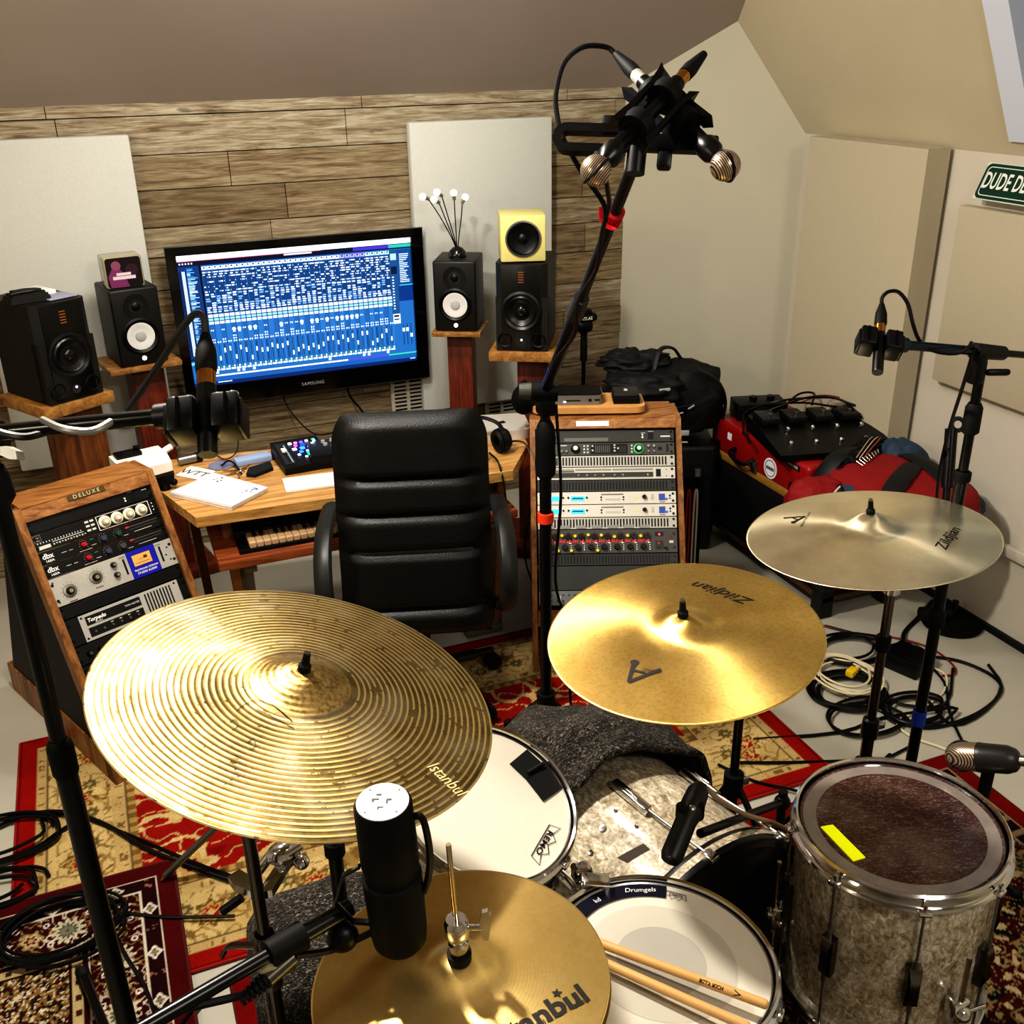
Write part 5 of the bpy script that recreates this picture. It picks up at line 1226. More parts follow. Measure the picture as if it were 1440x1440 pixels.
# hi-hat stand with pull rod and clutch
hs_ = thing('hi_hat_stand', 'chrome hi-hat stand whose thin rod rises through the front pair of cymbals', 'cymbal stand', (.264, .853, 0))
hn = V((-.032, .019, 1)).normalized(); HM = Matrix.Translation((.0, .0, .984)) @ zframe(hn, CR).to_4x4()
MB().cyl((0, 0, .30), (0, 0, .93), .012).build('tube', chrome, hs_, local=True)
MB().cyl((0, 0, .02), (0, 0, .32), .016).build('lower_tube', chrome, hs_, local=True)
for k in range(3):
    a = 2*pi*k/3+.4; MB().tube([(0, 0, .22), (cos(a)*.26, sin(a)*.26, .016)], .009, 8, smooth=0).build('leg', chrome, hs_, local=True)
MB().cyl(HM @ V((0, 0, -.06)), HM @ V((0, 0, .205)), .0032, n=12).build('pull_rod', mat('rod_steel', 'b8a890', .2, 1), hs_, local=True)
b = MB(); b.lathe([(.014, .030), (.015, .042), (.0, .042)], M=HM, n=24); b.build('felt_washer', rubber, hs_, local=True)
b = MB(); b.lathe([(.0105, .042), (.012, .046), (.012, .058), (.009, .060), (.009, .064), (.013, .066), (.0145, .070), (.0145, .090), (.012, .094), (.0, .094)], M=HM, n=28); b.build('clutch', chrome, hs_, local=True)
b = MB(); b.cyl((.013, 0, .080), (.03, 0, .080), .0038, M=HM, n=12); b.add([HM @ V(p) for p in [(.030, -.003, .062), (.036, -.003, .060), (.042, -.003, .095), (.038, -.003, .106), (.031, -.003, .104), (.026, -.003, .085), (.030, .003, .062), (.036, .003, .060), (.042, .003, .095), (.038, .003, .106), (.031, .003, .104), (.026, .003, .085)]],
      [(0, 1, 2, 3, 4, 5), (11, 10, 9, 8, 7, 6)]+[(i, 6+i, 6+(i+1) % 6, (i+1) % 6) for i in range(6)]); b.build('wing_screw', chrome, hs_, local=True)

# ---- cymbal stands
dchrome = mat('dark_chrome', '6a6660', .16, 1)
def tripod(o, h, r, hub=.32, m=blackm, a0=.3, foot=rubber, lr=.009, pole_r=.0125, z0=.0):
    for k in range(3):
        a = a0+2*pi*k/3; e = V((cos(a)*r, sin(a)*r, .014+z0))
        l = MB().tube([(cos(a)*.015, sin(a)*.015, hub), e], lr, 8, smooth=0, flat=.8).build('leg', m, o, local=True)
        MB().sph(e, .015, (1.3, 1.3, .9)).build('rubber_foot', foot, l, local=True)
        MB().tube([(cos(a)*.012, sin(a)*.012, hub*.35), V((cos(a)*.012, sin(a)*.012, hub))*.45+e*.5], lr*.6, 6, smooth=0).build('brace', m, o, local=True)
    MB().cyl((0, 0, hub-.03), (0, 0, hub+.03), .024).build('hub', rubber if m is blackm else chrome, o, local=True)
def cymbal_stand(label, base, top, ztop, cyc, cyn, mp, lm, a0, r=.30):
    base = V(base); o = thing('cymbal_stand', label, 'cymbal stand', base)
    MB().cyl((0, 0, .06), (0, 0, ztop*.55), .0145).build('lower_tube', mp, o, local=True)
    MB().cyl((0, 0, ztop*.5), (0, 0, ztop), .011).build('upper_tube', mp, o, local=True)
    MB().lathe([(.0145, -.03), (.02, -.028), (.021, .0), (.019, .022), (.012, .026)], (0, 0, ztop*.55)).build('collar', rubber if mp is not dchrome else lm, o, local=True)
    MB().box((.03, 0, ztop*.55-.005), (.03, .008, .022), .003).build('wing_nut', chrome, o, local=True)
    c = V(cyc)-base; n_ = V(cyn).normalized(); e = c-n_*.03
    MB().cyl((0, 0, ztop-.015), (0, 0, ztop+.02), .02).build('tilter', chrome, o, local=True)
    MB().tube([(0, 0, ztop), e*.5+V((0, 0, ztop))*.5, e], .0075, 8, smooth=2).build('boom_arm', mp, o, local=True)
    MB().cyl(e, c+n_*.012, .012, .008).build('cymbal_seat', rubber, o, local=True)
    tripod(o, ztop, r, .34, lm, a0)
    return o
cymbal_stand('dark tube stand carrying the golden cymbal, rising out of the red and cream rug corner', (1.235, 1.67, .009), None, .62, (.807, 1.263, 1.102), (-.108, -.025, 1), dchrome, blackm, .9, .24)
cymbal_stand('tall dark ribbed stand carrying the silvery right-hand cymbal', (1.557, 1.584, .009), None, .86, (1.415, 1.522, 1.053), (-.076, .077, 1), dchrome, blackm, .25, .25)
bpy.data.objects['cymbal_stand.001'] and MB().lathe([(.011, -.02), (.017, -.018), (.017, .018), (.011, .02)], (0, 0, .71)).build('collar', rubber, bpy.data.objects['cymbal_stand.001'], local=True)
rsd = cymbal_stand('dark chrome stand carrying the largest grooved cymbal, beside the round felt-covered stool', (.075, 1.36, .009), None, .98, (.163, 1.23, 1.176), (.25, -.108, 1), dchrome, mat('grey_leg', '7c7a74', .3, .9), 2.0, .34)
# chrome multi clamp on that stand
def L_(px, py, z): return Z(px, py, z)-rsd.location
b = MB(); b.prism([L_(322, 1243, .72), L_(338, 1232, .72), L_(372, 1252, .71), L_(392, 1222, .71), L_(408, 1208, .71), L_(424, 1206, .71), L_(408, 1222, .70), L_(384, 1262, .70), L_(360, 1266, .70), L_(330, 1254, .71)], (0, 0, .016)); b.build('clamp_bracket', chrome, rsd, local=True)
b = MB(); b.sph(L_(398, 1200, .74), .024, (1.2, .9, .9)); b.cyl(L_(384, 1198, .72), L_(352, 1240, .70), .009); b.cyl(L_(405, 1200, .75), L_(424, 1188, .76), .007); b.sph(L_(424, 1212, .71), .014); b.build('clamp_joint', chrome, rsd, local=True)
b = MB(); b.lathe([(.018, -.03), (.02, -.01), (.02, .02), (.016, .03)], (0, 0, .60)); b.tube([(0, 0, .60), L_(325, 1330, .58), L_(312, 1345, .56)], .008, 8, flat=.6); b.build('height_clamp', dchrome, rsd, local=True)
MB().cyl(L_(340, 1262, .68), L_(312, 1282, .66), .008).build('clamp_handle', black, rsd, local=True)
# grey leg with brass tip lying toward the burgundy rug
b = MB(); b.tube([Z(303, 1164, .16)-rsd.location, Z(232, 1232, .03)-rsd.location], .0095, 10, smooth=0); b.build('leg', mat('grey_leg', '7c7a74', .3, .9), rsd, local=True)
MB().cyl(Z(243, 1222, .045)-rsd.location, Z(227, 1238, .022)-rsd.location, .0065, .004).build('brass_tip', gold, rsd, local=True)

# ================================================================ drums
pearl = NT('marine_pearl'); vv = pearl.coord((1, 1, .7)); f1 = pearl.noise(vv, 95, 4, .6, 1.2); f2 = pearl.noise(pearl.coord(), 18, 3, .5, .8)
vo = pearl.n('ShaderNodeTexVoronoi'); vo.inputs['Scale'].default_value = 85; pearl.l(pearl.coord((1, 1, .45)), vo.inputs['Vector'])
pc = pearl.ramp(f1, [(.34, 'a89c80'), (.46, 'd2c6aa'), (.56, 'e8dfcc'), (.64, 'fffaf0')]); pc = pearl.mix(.5, pc, pearl.ramp(f2, [(.35, '9a8c70'), (.65, 'ffffff')]), 'MULTIPLY')
pc = pearl.mix(.35, pc, pearl.ramp(vo.outputs['Distance'], [(.1, 'ffffff'), (.6, '8a8070')]), 'MULTIPLY'); pearl.l(pc, pearl.b.inputs['Base Color']); pearl.set(Roughness=.22); pearl.b.inputs['Coat Weight'].default_value = .6; pearl = pearl.m
coated = mat('coated_head', 'cfc9ba', .75, nscale=12, namt=.03); greydot = mat('grey_dot', 'a8a49a', .7, nscale=14, namt=.03)
def drum(name, label, c, nrm, R, depth, head, lugs=8, a0=0, shell=pearl, lug=None, rim=True):
    Rm = zframe(nrm, CR); o = thing(name, label, 'drum', c, Rm)
    MB().lathe([(R-.012, -.012), (R-.012, -depth+.012)], n=96).build('shell', shell, o, local=True)
    MB().lathe([(R-.016, -.001), (R-.03, -.002), (0, -.002)], n=96).build('batter_head', head, o, local=True)
    if rim:
        for z, nm in ((0, 'hoop'), (-depth, 'hoop')):
            s = 1 if z == 0 else -1
            MB().lathe([(R-.013, z-.016*s), (R-.011, z+.004*s), (R-.011, z+.009*s), (R-.007, z+.0115*s), (R-.003, z+.008*s), (R-.006, z+.002*s), (R-.007, z-.014*s), (R, z-.016*s), (R+.003, z-.020*s), (R, z-.024*s), (R-.012, z-.022*s)], n=96).build(nm, chrome, o, local=True, ang=25)
        MB().lathe([(R-.017, -.002), (R-.014, .001), (R-.013, -.004)], n=96).build('head_collar', black if head is not coated else steel, o, local=True)
    lz = -depth*.5
    for k in range(lugs):
        a = a0+2*pi*k/lugs; Mk = Matrix.Rotation(a, 4, 'Z')
        lg = MB(); hh = .034 if depth > .25 else .024; hh = .044 if depth > .33 else hh
        lg.prism([(R-.014, -.012, lz-hh), (R-.014, .012, lz-hh), (R-.014, .012, lz+hh), (R-.014, -.012, lz+hh)], (.018, 0, 0), Mk)
        lg.add([Mk @ V(p) for p in [(R+.004, -.011, lz-hh), (R+.004, .011, lz-hh), (R+.012, .008, lz-hh*.5), (R+.012, -.008, lz-hh*.5), (R+.008, -.007, lz), (R+.008, .007, lz), (R+.012, .008, lz+hh*.5), (R+.012, -.008, lz+hh*.5), (R+.004, -.011, lz+hh), (R+.004, .011, lz+hh)]],
               [(0, 1, 2, 3), (3, 2, 5, 4), (4, 5, 6, 7), (7, 6, 9, 8)])
        L = lg.build('lug', dchrome, o, local=True)
        for s in (1, -1):
            z1 = -.024 if s > 0 else -depth+.024
            r_ = MB(); r_.cyl((R+.0, 0, lz+s*hh), (R+.0, 0, z1), .0028, n=8, M=Mk); r_.cyl((R, 0, lz+s*hh), (R, 0, lz+s*(hh+.018)), .005, n=8, M=Mk); r_.build('tension_rod', steel, L, local=True)
            cl = MB(); cl.box((R+.0, 0, z1+.004*s), (.016, .024, .010), .003, M=Mk); cl.cyl((R+.0, 0, z1), (R+.0, 0, z1+.022*s), .0042, n=8, M=Mk); cl.build('claw', chrome, L, local=True)
    return o
def crown(o, px0, px1, size, z, m, s='REMO'):
    a = on_disc(o, *px0, h=z); b = on_disc(o, *px1, h=z); d = b-a; c = (a+b)/2; an = atan2(d.y, d.x); Lh = d.length/2
    Rm = Matrix.Rotation(an, 3, 'Z'); P_ = [(-1.15, -.45), (1.15, -.45), (1.35, .75), (.75, .35), (.45, 1.0), (0, .45), (-.45, 1.0), (-.75, .35), (-1.35, .75)]
    pts = [Rm @ V((x*Lh, y*size*1.2, 0))+V((c.x, c.y, z+.0006)) for x, y in P_]
    MB().tube(pts, .0009, 4, smooth=0, closed=True, flat=.3).build('crown_outline', m, o, local=True)
    vs, fs = glyphs(s, 1, 1, .02); w_ = max(v.x for v in vs)*2
    text(s, size, m, o, c.x, c.y, z+.0006, rot=an, sx=2*Lh*.85/(w_*size), bold=.02)
    return c, an
tom = drum('rack_tom', 'small drum with plain white head, black tape patches and black crown logo', (.491, 1.375, .771), (.245, -.367, 1), .172, .20, coated, 6, .55)
crown(tom, (776, 1166), (754, 1204), .014, -.001, blk_txt)
for (p, q, r_, s) in (((717, 1074), (741, 1054), (765, 1076), (742, 1098)), ((740, 1096), (768, 1072), (791, 1108), (764, 1127))):
    P_ = [on_disc(tom, *x, h=.0) for x in (p, q, r_, s)]; MB().prism([(a.x, a.y, -.001) for a in P_], (0, 0, .002)).build('tape_patch', mat('gaffer_tape', '080808', .6), tom, local=True)
Pq = [on_disc(tom, *x, h=0) for x in ((741, 1088), (763, 1076))]; MB().tube([(Pq[0].x, Pq[0].y, .002), (Pq[1].x, Pq[1].y, .006)], .004, 8).build('tape_ridge', mat('gaffer_tape', '080808', .6), tom, local=True)
# floor tom
smoky = NT('smoky_head'); sc1 = smoky.noise(smoky.coord((1, 1, 1)), 30, 8, .75, 1.2); sc2 = smoky.noise(smoky.coord((30, 160, 1), rot=(0, 0, .7)), 2.2, 3, .5, 2.0); cl_ = smoky.noise(smoky.coord(), 6, 3)
hc = smoky.ramp(cl_, [(.3, '3a1d15'), (.5, '4a2e26'), (.7, '66564f')]); hc = smoky.mix(smoky.ramp(sc2, [(.57, '000000'), (.62, '909090')]), hc, 'c8beb6'); hc = smoky.mix(smoky.ramp(sc1, [(.45, '000000'), (.7, '5a5a5a')]), hc, '9a9088')
smoky.l(hc, smoky.b.inputs['Base Color']); smoky.set(Roughness=.13); smoky.b.inputs['Coat Weight'].default_value = .5; smoky.b.inputs['Coat Roughness'].default_value = .06
ftc = V((1.213, 1.123, .67)); q0 = Z(1178, 1236, .655)-ftc
ft = drum('floor_tom', 'large pearl-shelled drum with glossy dark translucent head and yellow tape strip', ftc, (-.014, .016, 1), .195, .385, smoky.m, 8, atan2((q0 @ CR if 0 else q0.dot(zframe((-.014, .016, 1), CR).col[1])), q0.dot(zframe((-.014, .016, 1), CR).col[0])))
MB().lathe([(.150, -.0012), (.174, -.0012)], n=96).build('head_ring', mat('smoky_ring', '8a817a', .18, nscale=20, coat=.4), ft, local=True)
P_ = [on_disc(ft, *x, h=0) for x in ((1154, 1163), (1171, 1160), (1217, 1206), (1200, 1211))]
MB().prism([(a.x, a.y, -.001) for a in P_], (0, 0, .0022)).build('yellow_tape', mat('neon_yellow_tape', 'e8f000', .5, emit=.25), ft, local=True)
for k in range(3):
    a = -1.25+k*2*pi/3; x, y = cos(a)*.205, sin(a)*.205
    b = MB(); b.box((x*.985, y*.985, -.25), (.03, .035, .05), .006, R=Matrix.Rotation(a, 3, 'Z')); b.sph((x*1.05, y*1.05, -.25), .016); L = b.build('leg_bracket', chrome, ft, local=True)
    MB().tube([(x*1.02, y*1.02, -.12), (x*1.02, y*1.02, -.56), (x*1.12, y*1.12, -.645)], .005, 8, smooth=2).build('leg', chrome, ft, local=True)
    MB().sph((x*1.13, y*1.13, -.648), .011).build('rubber_foot', rubber, ft, local=True)
    MB().cyl((x*1.05, y*1.05, -.25), (x*1.05-sin(a)*.05, y*1.05+cos(a)*.05, -.25), .004).build('wing_bolt', chrome, ft, local=True)
# snare
sn = drum('snare_drum', 'shallow drum with white head, grey centre dot and navy ring segment', (.641, 1.009, .691), (.091, .019, 1), .186, .14, coated, 10, .2, steel)
MB().lathe([(.071, -.0014), (0, -.0014)], n=48).build('centre_dot', greydot, sn, local=True)
MB().lathe([(.119, -.0016), (0, -.0016)], n=64).build('inner_coating', mat('grey_coating', 'bdb8aa', .75), sn, local=True)
a1 = on_disc(sn, 937, 1252, h=0); a2 = on_disc(sn, 797, 1300, h=0); t1 = atan2(a1.y, a1.x); t2 = atan2(a2.y, a2.x)
b = MB(); n_ = 30; ring = []
for k in range(n_+1):
    t = t1+(t2+.6-t1)*k/n_; ring += [V((.168*cos(t), .168*sin(t), .0004)), V((.139*cos(t), .139*sin(t), .0004))]
b.add(ring, [(2*k, 2*k+1, 2*k+3, 2*k+2) for k in range(n_)]).build('navy_ring', mat('navy_ring', '0b0d24', .35), sn, local=True, fixn=False)
am = t1+(t2-t1)*.22; Rr = Matrix.Rotation(am-pi/2, 3, 'Z')
text('Drumgels', .014, white_txt, sn, .153*cos(am), .153*sin(am), .001, rot=am+pi/2+pi, shear=.2)
am = t1+(t2-t1)*.62; text('kd', .013, white_txt, sn, .153*cos(am), .153*sin(am), .001, rot=am+pi/2+pi)
crown(sn, (962, 1262), (939, 1256), .010, -.001, mat('logo_grey', '6e6c66', .6))
b = MB(); c = on_disc(sn, 837, 1246, h=0)
b.box((c.x, c.y+.004, .004), (.05, .022, .026), .003); b.box((c.x, c.y-.006, .018), (.045, .03, .006), .002); b.build('hoop_clamp', chrome, sn, local=True)
# snare stand
o = thing('snare_stand', 'chrome snare stand mostly hidden below the shallow white drum', 'drum stand', (.65, 1.01, .009))
MB().cyl((0, 0, .05), (0, 0, .50), .012).build('tube', chrome, o, local=True)
for k in range(3):
    a = k*2*pi/3+.5; MB().tube([(0, 0, .48), (cos(a)*.17, sin(a)*.17, .50), (cos(a)*.185, sin(a)*.185, .525)], .007, 8, smooth=0).build('basket_arm', chrome, o, local=True)
tripod(o, .5, .24, .24, chrome, .2)
# drumsticks
stick_m = mat('hickory', 'd2aa70', .45, nscale=25, namt=.08)
def stick(label, pb, pt, zz):
    b0 = Z(*pb, .716+zz); b1 = Z(*pt, .716+zz); d = (b1-b0).normalized(); L = .406
    o = thing('drumstick', label, 'drumstick', b0, zframe(d, CU), group='hickory drumsticks on the shallow white drum')
    MB().lathe([(0, 0), (.004, .0005), (.0072, .004), (.0074, .01), (.0074, .28), (.0045, .37), (.0032, .39), (.0058, .396), (.0055, .404), (0, .406)], n=18).build('stick_body', stick_m, o, local=True, ang=60)
    return o, d
o, d = stick('hickory drumstick with small black print near its butt, upper of the crossed pair', (1081, 1414), (848, 1328), .0)
Mi = o.matrix_basis.inverted(); cv = (Mi @ CO).normalized(); ca = atan2(cv.y, cv.x)
def wrap(q): a = ca + q.y/.0075; return V((cos(a)*.0078, sin(a)*.0078, q.x))
text('BILLY RICH', .0075, blk_txt, o, .085, 0, 0, fn=wrap, rot=pi, bold=.03)
text('V', .016, blk_txt, o, .045, 0, 0, fn=wrap, rot=-pi/2, bold=.0)
stick('plain hickory drumstick, lower of the pair on the shallow white drum', (1056, 1446), (850, 1354), .0)
# bass drum
KA = V((.83-.925, 1.68-1.27, 0)).normalized(); KC = V((.925, 1.27, .30)); KR = .275
kick = thing('bass_drum', 'pearl-shelled bass drum with black hoop, partly covered by the dark speckled blanket', 'drum', KC, zframe(-KA, (1, 0, 0)))
KM = kick.matrix_basis; KI = KM.inverted()
MB().lathe([(KR-.01, -.04), (KR-.01, -.42)], n=96).build('shell', pearl, kick, local=True)
MB().lathe([(KR-.013, .0), (KR-.02, .004), (0, .004)], n=72).build('batter_head', mat('black_head', '0c0a09', .35), kick, local=True)
for z0 in (-.035, -.455):
    MB().lathe([(KR-.010, z0), (KR+.010, z0), (KR+.012, z0+.008), (KR+.012, z0+.032), (KR+.010, z0+.04), (KR-.010, z0+.04), (KR-.010, z0)], n=96).build('hoop', mat('hoop_black', '0c0c0c', .3, coat=.3), kick, local=True)
    MB().lathe([(KR+.0128, z0+.012), (KR+.0128, z0+.028)], n=96).build('hoop_inlay', pearl, kick, local=True)
MB().lathe([(KR-.012, -.45), (0, -.45)], n=48).build('front_head', mat('black_head', '0c0a09', .35), kick, local=True)
def on_kick(px, py, r=KR-.009):
    a = KI @ CO; d = (KI.to_3x3() @ ray(px, py)); A = d.x*d.x+d.y*d.y; B = a.x*d.x+a.y*d.y; Cq = a.x*a.x+a.y*a.y-r*r; dd = B*B-A*Cq
    t = (-B-sqrt(max(0, dd)))/A; q = a+d*t; return q
q = on_kick(905, 1140); th0 = atan2(q.y, q.x)
for k in range(8):
    a = th0+k*pi/4; Mk = Matrix.Rotation(a, 4, 'Z')
    b = MB(); b.box((KR+.002, 0, -.23), (.02, .02, .11), .004, M=Mk); b.box((KR+.010, 0, -.23), (.012, .010, .05), .003, M=Mk); L = b.build('lug', chrome, kick, local=True)
    MB().cyl((KR+.004, 0, -.18), (KR+.016, 0, .012), .0032, n=8, M=Mk).build('tension_rod', steel, L, local=True)
    b = MB(); b.box((KR+.016, 0, .0), (.012, .022, .028), .003, M=Mk); b.build('claw', chrome, L, local=True)
for px, py, r_ in ((848, 1165, .008), (831, 1199, .0055), (866, 1140, .004), (895, 1162, .004)):
    q = on_kick(px, py); nv = V((q.x, q.y, 0)).normalized(); MB().lathe([(r_*.4, .0), (r_*.4, .001), (r_, .002), (r_, 0)], q, nv, 16).build('vent_grommet', steel, kick, local=True)
P_ = [on_kick(*x, KR-.0085) for x in ((867, 1208), (880, 1211), (905, 1200), (914, 1190), (904, 1184), (880, 1202))]
tb_ = MB(); q0, q1, q2, q3 = [on_kick(*x, KR-.0085) for x in ((868, 1206), (905, 1186), (914, 1194), (882, 1213))]
def rad(p): l = hypot(p.x, p.y); return V((p.x/l*(KR-.0088), p.y/l*(KR-.0088), p.z))
vs = [rad(q0.lerp(q1, i/12).lerp(q3.lerp(q2, i/12), j)) for i in range(13) for j in (0, 1)]
tb_.add(vs, [(2*i, 2*i+1, 2*i+3, 2*i+2) for i in range(12)]).build('tape_patch', mat('brown_tape', '3a2c1e', .7, nscale=30), kick, local=True, fixn=False)
# tom mount between tom and kick
o = thing('tom_mount', 'chrome ball and rod mount linking the small drum to the bass drum', 'drum mount', Z(830, 1235, .60))
a, b_ = Z(806, 1218, .66)-o.location, Z(846, 1248, .575)-o.location
b = MB(); b.cyl(a, b_, .006); b.build('mount_rod', chrome, o, local=True); MB().box(a*.7+b_*.3, (.035, .03, .03), .006).build('ball_clamp', chrome, o, local=True); MB().box(b_, (.03, .03, .02), .004).build('mount_foot', chrome, o, local=True)

# ================================================================ blankets
bl_ = NT('speckled_blanket'); s1 = bl_.noise(bl_.coord((1, 2.0, 1)), 115, 3, .7, 1.5); s2 = bl_.noise(bl_.coord(), 9, 3)
c = bl_.ramp(s1, [(.38, '0a0908'), (.5, '26231f'), (.58, '5a544a'), (.66, 'b0a698')]); c = bl_.mix(.6, c, bl_.ramp(s2, [(.3, '505050'), (.6, 'ffffff')]), 'MULTIPLY'); bl_.l(c, bl_.b.inputs['Base Color']); bl_.set(Roughness=.95); bl_.bump(s1, .6, .006)
def drape(name, label, C, ax, r, y0, y1, over, amp, seed, endcap=True, zf=.012, ang0=-.3, ang1=pi+.3):
    """cloth draped over a lying cylinder whose axis starts at C and runs along ax"""
    C = V(C); ax = V(ax).normalized(); sx_ = ax.cross(V((0, 0, 1))).normalized(); b = MB(); nu, nv = 90, 60; vs = []
    for j in range(nv+1):
        t = j/nv; s = y0+(y1-y0)*t
        endt = max(0, (s-over)/(y1-over)) if y1 > over else 0
        for i in range(nu+1):
            a = ang0+(ang1-ang0)*i/nu; ca_, sa_ = cos(a), max(-.999, sin(a))
            rr_ = r*(1+.0*t); drop = endt**1.3
            h = sa_*rr_*(1-drop*.95) if sa_ > 0 else sa_*rr_
            x = ca_*rr_*(1+.25*max(0, -sa_))
            if sa_ <= 0: x = (1 if ca_ > 0 else -1)*rr_*(1+.35*min(1, -sa_*3)); h = -min(1, (-sa_)*4)*(C.z-zf)
            p = C + ax*s + sx_*x + V((0, 0, h))
            f = noise.noise(V((a*1.7+seed, s*7, 0)))*.7+noise.noise(V((a*4, s*16+seed, 3)))*.35
            nrm = (sx_*ca_+V((0, 0, max(0, sa_)))+ax*drop).normalized()
            p += nrm*(amp*f+.018); 
            fold = sin(a*3.0+s*22+seed)*.012*(.4+drop)+sin(s*38-a*5)*.006; p += nrm*fold
            p.z = max(zf, p.z); vs.append(p)
    fs = [(j*(nu+1)+i, j*(nu+1)+i+1, (j+1)*(nu+1)+i+1, (j+1)*(nu+1)+i) for j in range(nv) for i in range(nu)]
    o = b.add(vs, fs).build(name, bl_.m, label=label, cat='blanket', ang=180)
    md = o.modifiers.new('thick', 'SOLIDIFY'); md.thickness = .014; md.offset = 0
    return o
drape('moving_blanket', 'dark speckled moving blanket draped over the far end of the bass drum', KC+V((0, 0, 0)), KA, .30, .30, .80, .47, .045, 2.0)
o = thing('round_stool', 'round stool covered by dark speckled cloth behind the hi-hat', 'stool', (.215, 1.56, .009))
b = blob((0, 0, .21), (.33, .33, .42), 4.5, .012, 5, 3); b.build('cloth_cover', bl_.m, o, local=True, ang=180)
# ================================================================ microphones and their stands
micb = mat('mic_black', '090909', .35, .2); grille_m = NT('mic_grille'); w1 = grille_m.n('ShaderNodeTexWave', wave_type='BANDS'); w1.inputs['Scale'].default_value = 110; w1.inputs['Distortion'].default_value = 0
grille_m.l(grille_m.coord(), w1.inputs['Vector']); grille_m.l(grille_m.ramp(w1.outputs['Fac'], [(.3, '4a3c32'), (.6, 'c9b6a2')]), grille_m.b.inputs['Base Color']); grille_m.set(Metallic=.75, Roughness=.35); grille_m = grille_m.m
def collar(b, p, r=.017, h=.02, ax=(0, 0, 1)):
    p = V(p); a = V(ax).normalized(); b.cyl(p-a*h, p+a*h, r, r*.95, 18); return b
def xlr(o, p, d, m_band=gold, boot=.05):
    """plug whose nose starts at p and runs along d"""
    p = V(p); d = V(d).normalized()
    MB().cyl(p, p+d*.022, .0098, .0098, 18).build('metal_band', m_band, o)
    MB().lathe([(.0105, .022), (.0115, .026), (.0115, .044), (.0085, .062), (.0055, .078), (.0, .079)], p, d, 18).build('plug_boot', rubber, o)
# ---- central tall boom stand with stereo bar
P0 = V((.983, 2.233, 0)); PT = P0+V((0, 0, 1.19))
cs = thing('microphone_stand', 'tall black boom stand in the room\'s middle with red and orange tie bands', 'microphone stand', P0+V((0, 0, .0)))
b = MB(); b.cyl(P0+V((0, 0, .03)), P0+V((0, 0, 1.0)), .0155); b.build('lower_tube', blackm, cs)
MB().cyl(P0+V((0, 0, .98)), PT, .0125).build('upper_tube', blackm, cs)
b = MB(); b.lathe([(.017, 0), (.026, .01), (.0275, .04), (.025, .08), (.0265, .11), (.022, .14), (.014, .155)], P0+V((0, 0, .99)), n=24); b.build('clutch_grip', rubber, cs)
BE = D(893, 226, 1.62); BJ = PT+V((0, 0, .03)); bd = (BE-BJ).normalized()
BL = (BE-BJ).length; MB().cyl(BJ-bd*.02, BJ+bd*BL*.48, .0135, .0135).build('outer_boom', blackm, cs); MB().cyl(BJ+bd*BL*.46, BE, .0105).build('inner_boom', blackm, cs)
b = MB(); b.cyl(BJ+bd*(BL*.476-.04), BJ+bd*(BL*.476+.04), .0185, .016); b.build('boom_clutch', mat('boom_clutch_grey', '3a3a3c', .4, .4), cs)
b = MB(); b.cyl(BJ-CR*.035-CW*.01, BJ+CR*.03-CW*.01, .026, .026); b.box(BJ-V((0, 0, .025)), (.04, .05, .07), .01); b.build('boom_joint', black, cs)
MB().cyl(BJ-CR*.065-CW*.01, BJ-CR*.03-CW*.01, .019, .022).build('joint_knob', mat('knob_grey', '4a4a44', .4, .3), cs)
b = MB(); b.cyl(BJ+bd*.03-CR*.012+CU*.0, BJ+bd*.14-CR*.012, .003); b.build('blue_mark', mat('blue_tape', '1d3fa8', .5, emit=.3), cs)
for (px, py, m_, t) in ((855, 299, red, bd), ):
    c = BJ+bd*((D(px, py, 1)-CO).dot(CR) and ((BE-BJ).length*.838)); b = MB(); b.lathe([(.0105, -.012), (.017, -.011), (.017, .011), (.0105, .012)], c, bd, 24); b.tube([c+CR*.012-CU*.004, c-CR*.0-CU*.024, c-CR*.02-CU*.012, c-CR*.022+CU*.012], .006, 6, flat=.4); b.build('red_tie', red, cs)
b = MB(); b.lathe([(.0165, -.014), (.0215, -.013), (.0215, .013), (.0165, .014)], P0+V((0, 0, .878)), n=24); b.build('orange_tie', orange, cs)
b = MB()
for k in range(3):
    a = radians(90+120*k); e = P0+V((cos(a)*.30, sin(a)*.30, .022)); L = MB().tube([P0+V((cos(a)*.02, sin(a)*.02, .30)), e], .011, 8, smooth=0, flat=.6).build('leg', blackm, cs); MB().sph(e, .016).build('rubber_foot', rubber, L)
MB().cyl(P0+V((0, 0, .26)), P0+V((0, 0, .33)), .026).build('leg_hub', rubber, cs)
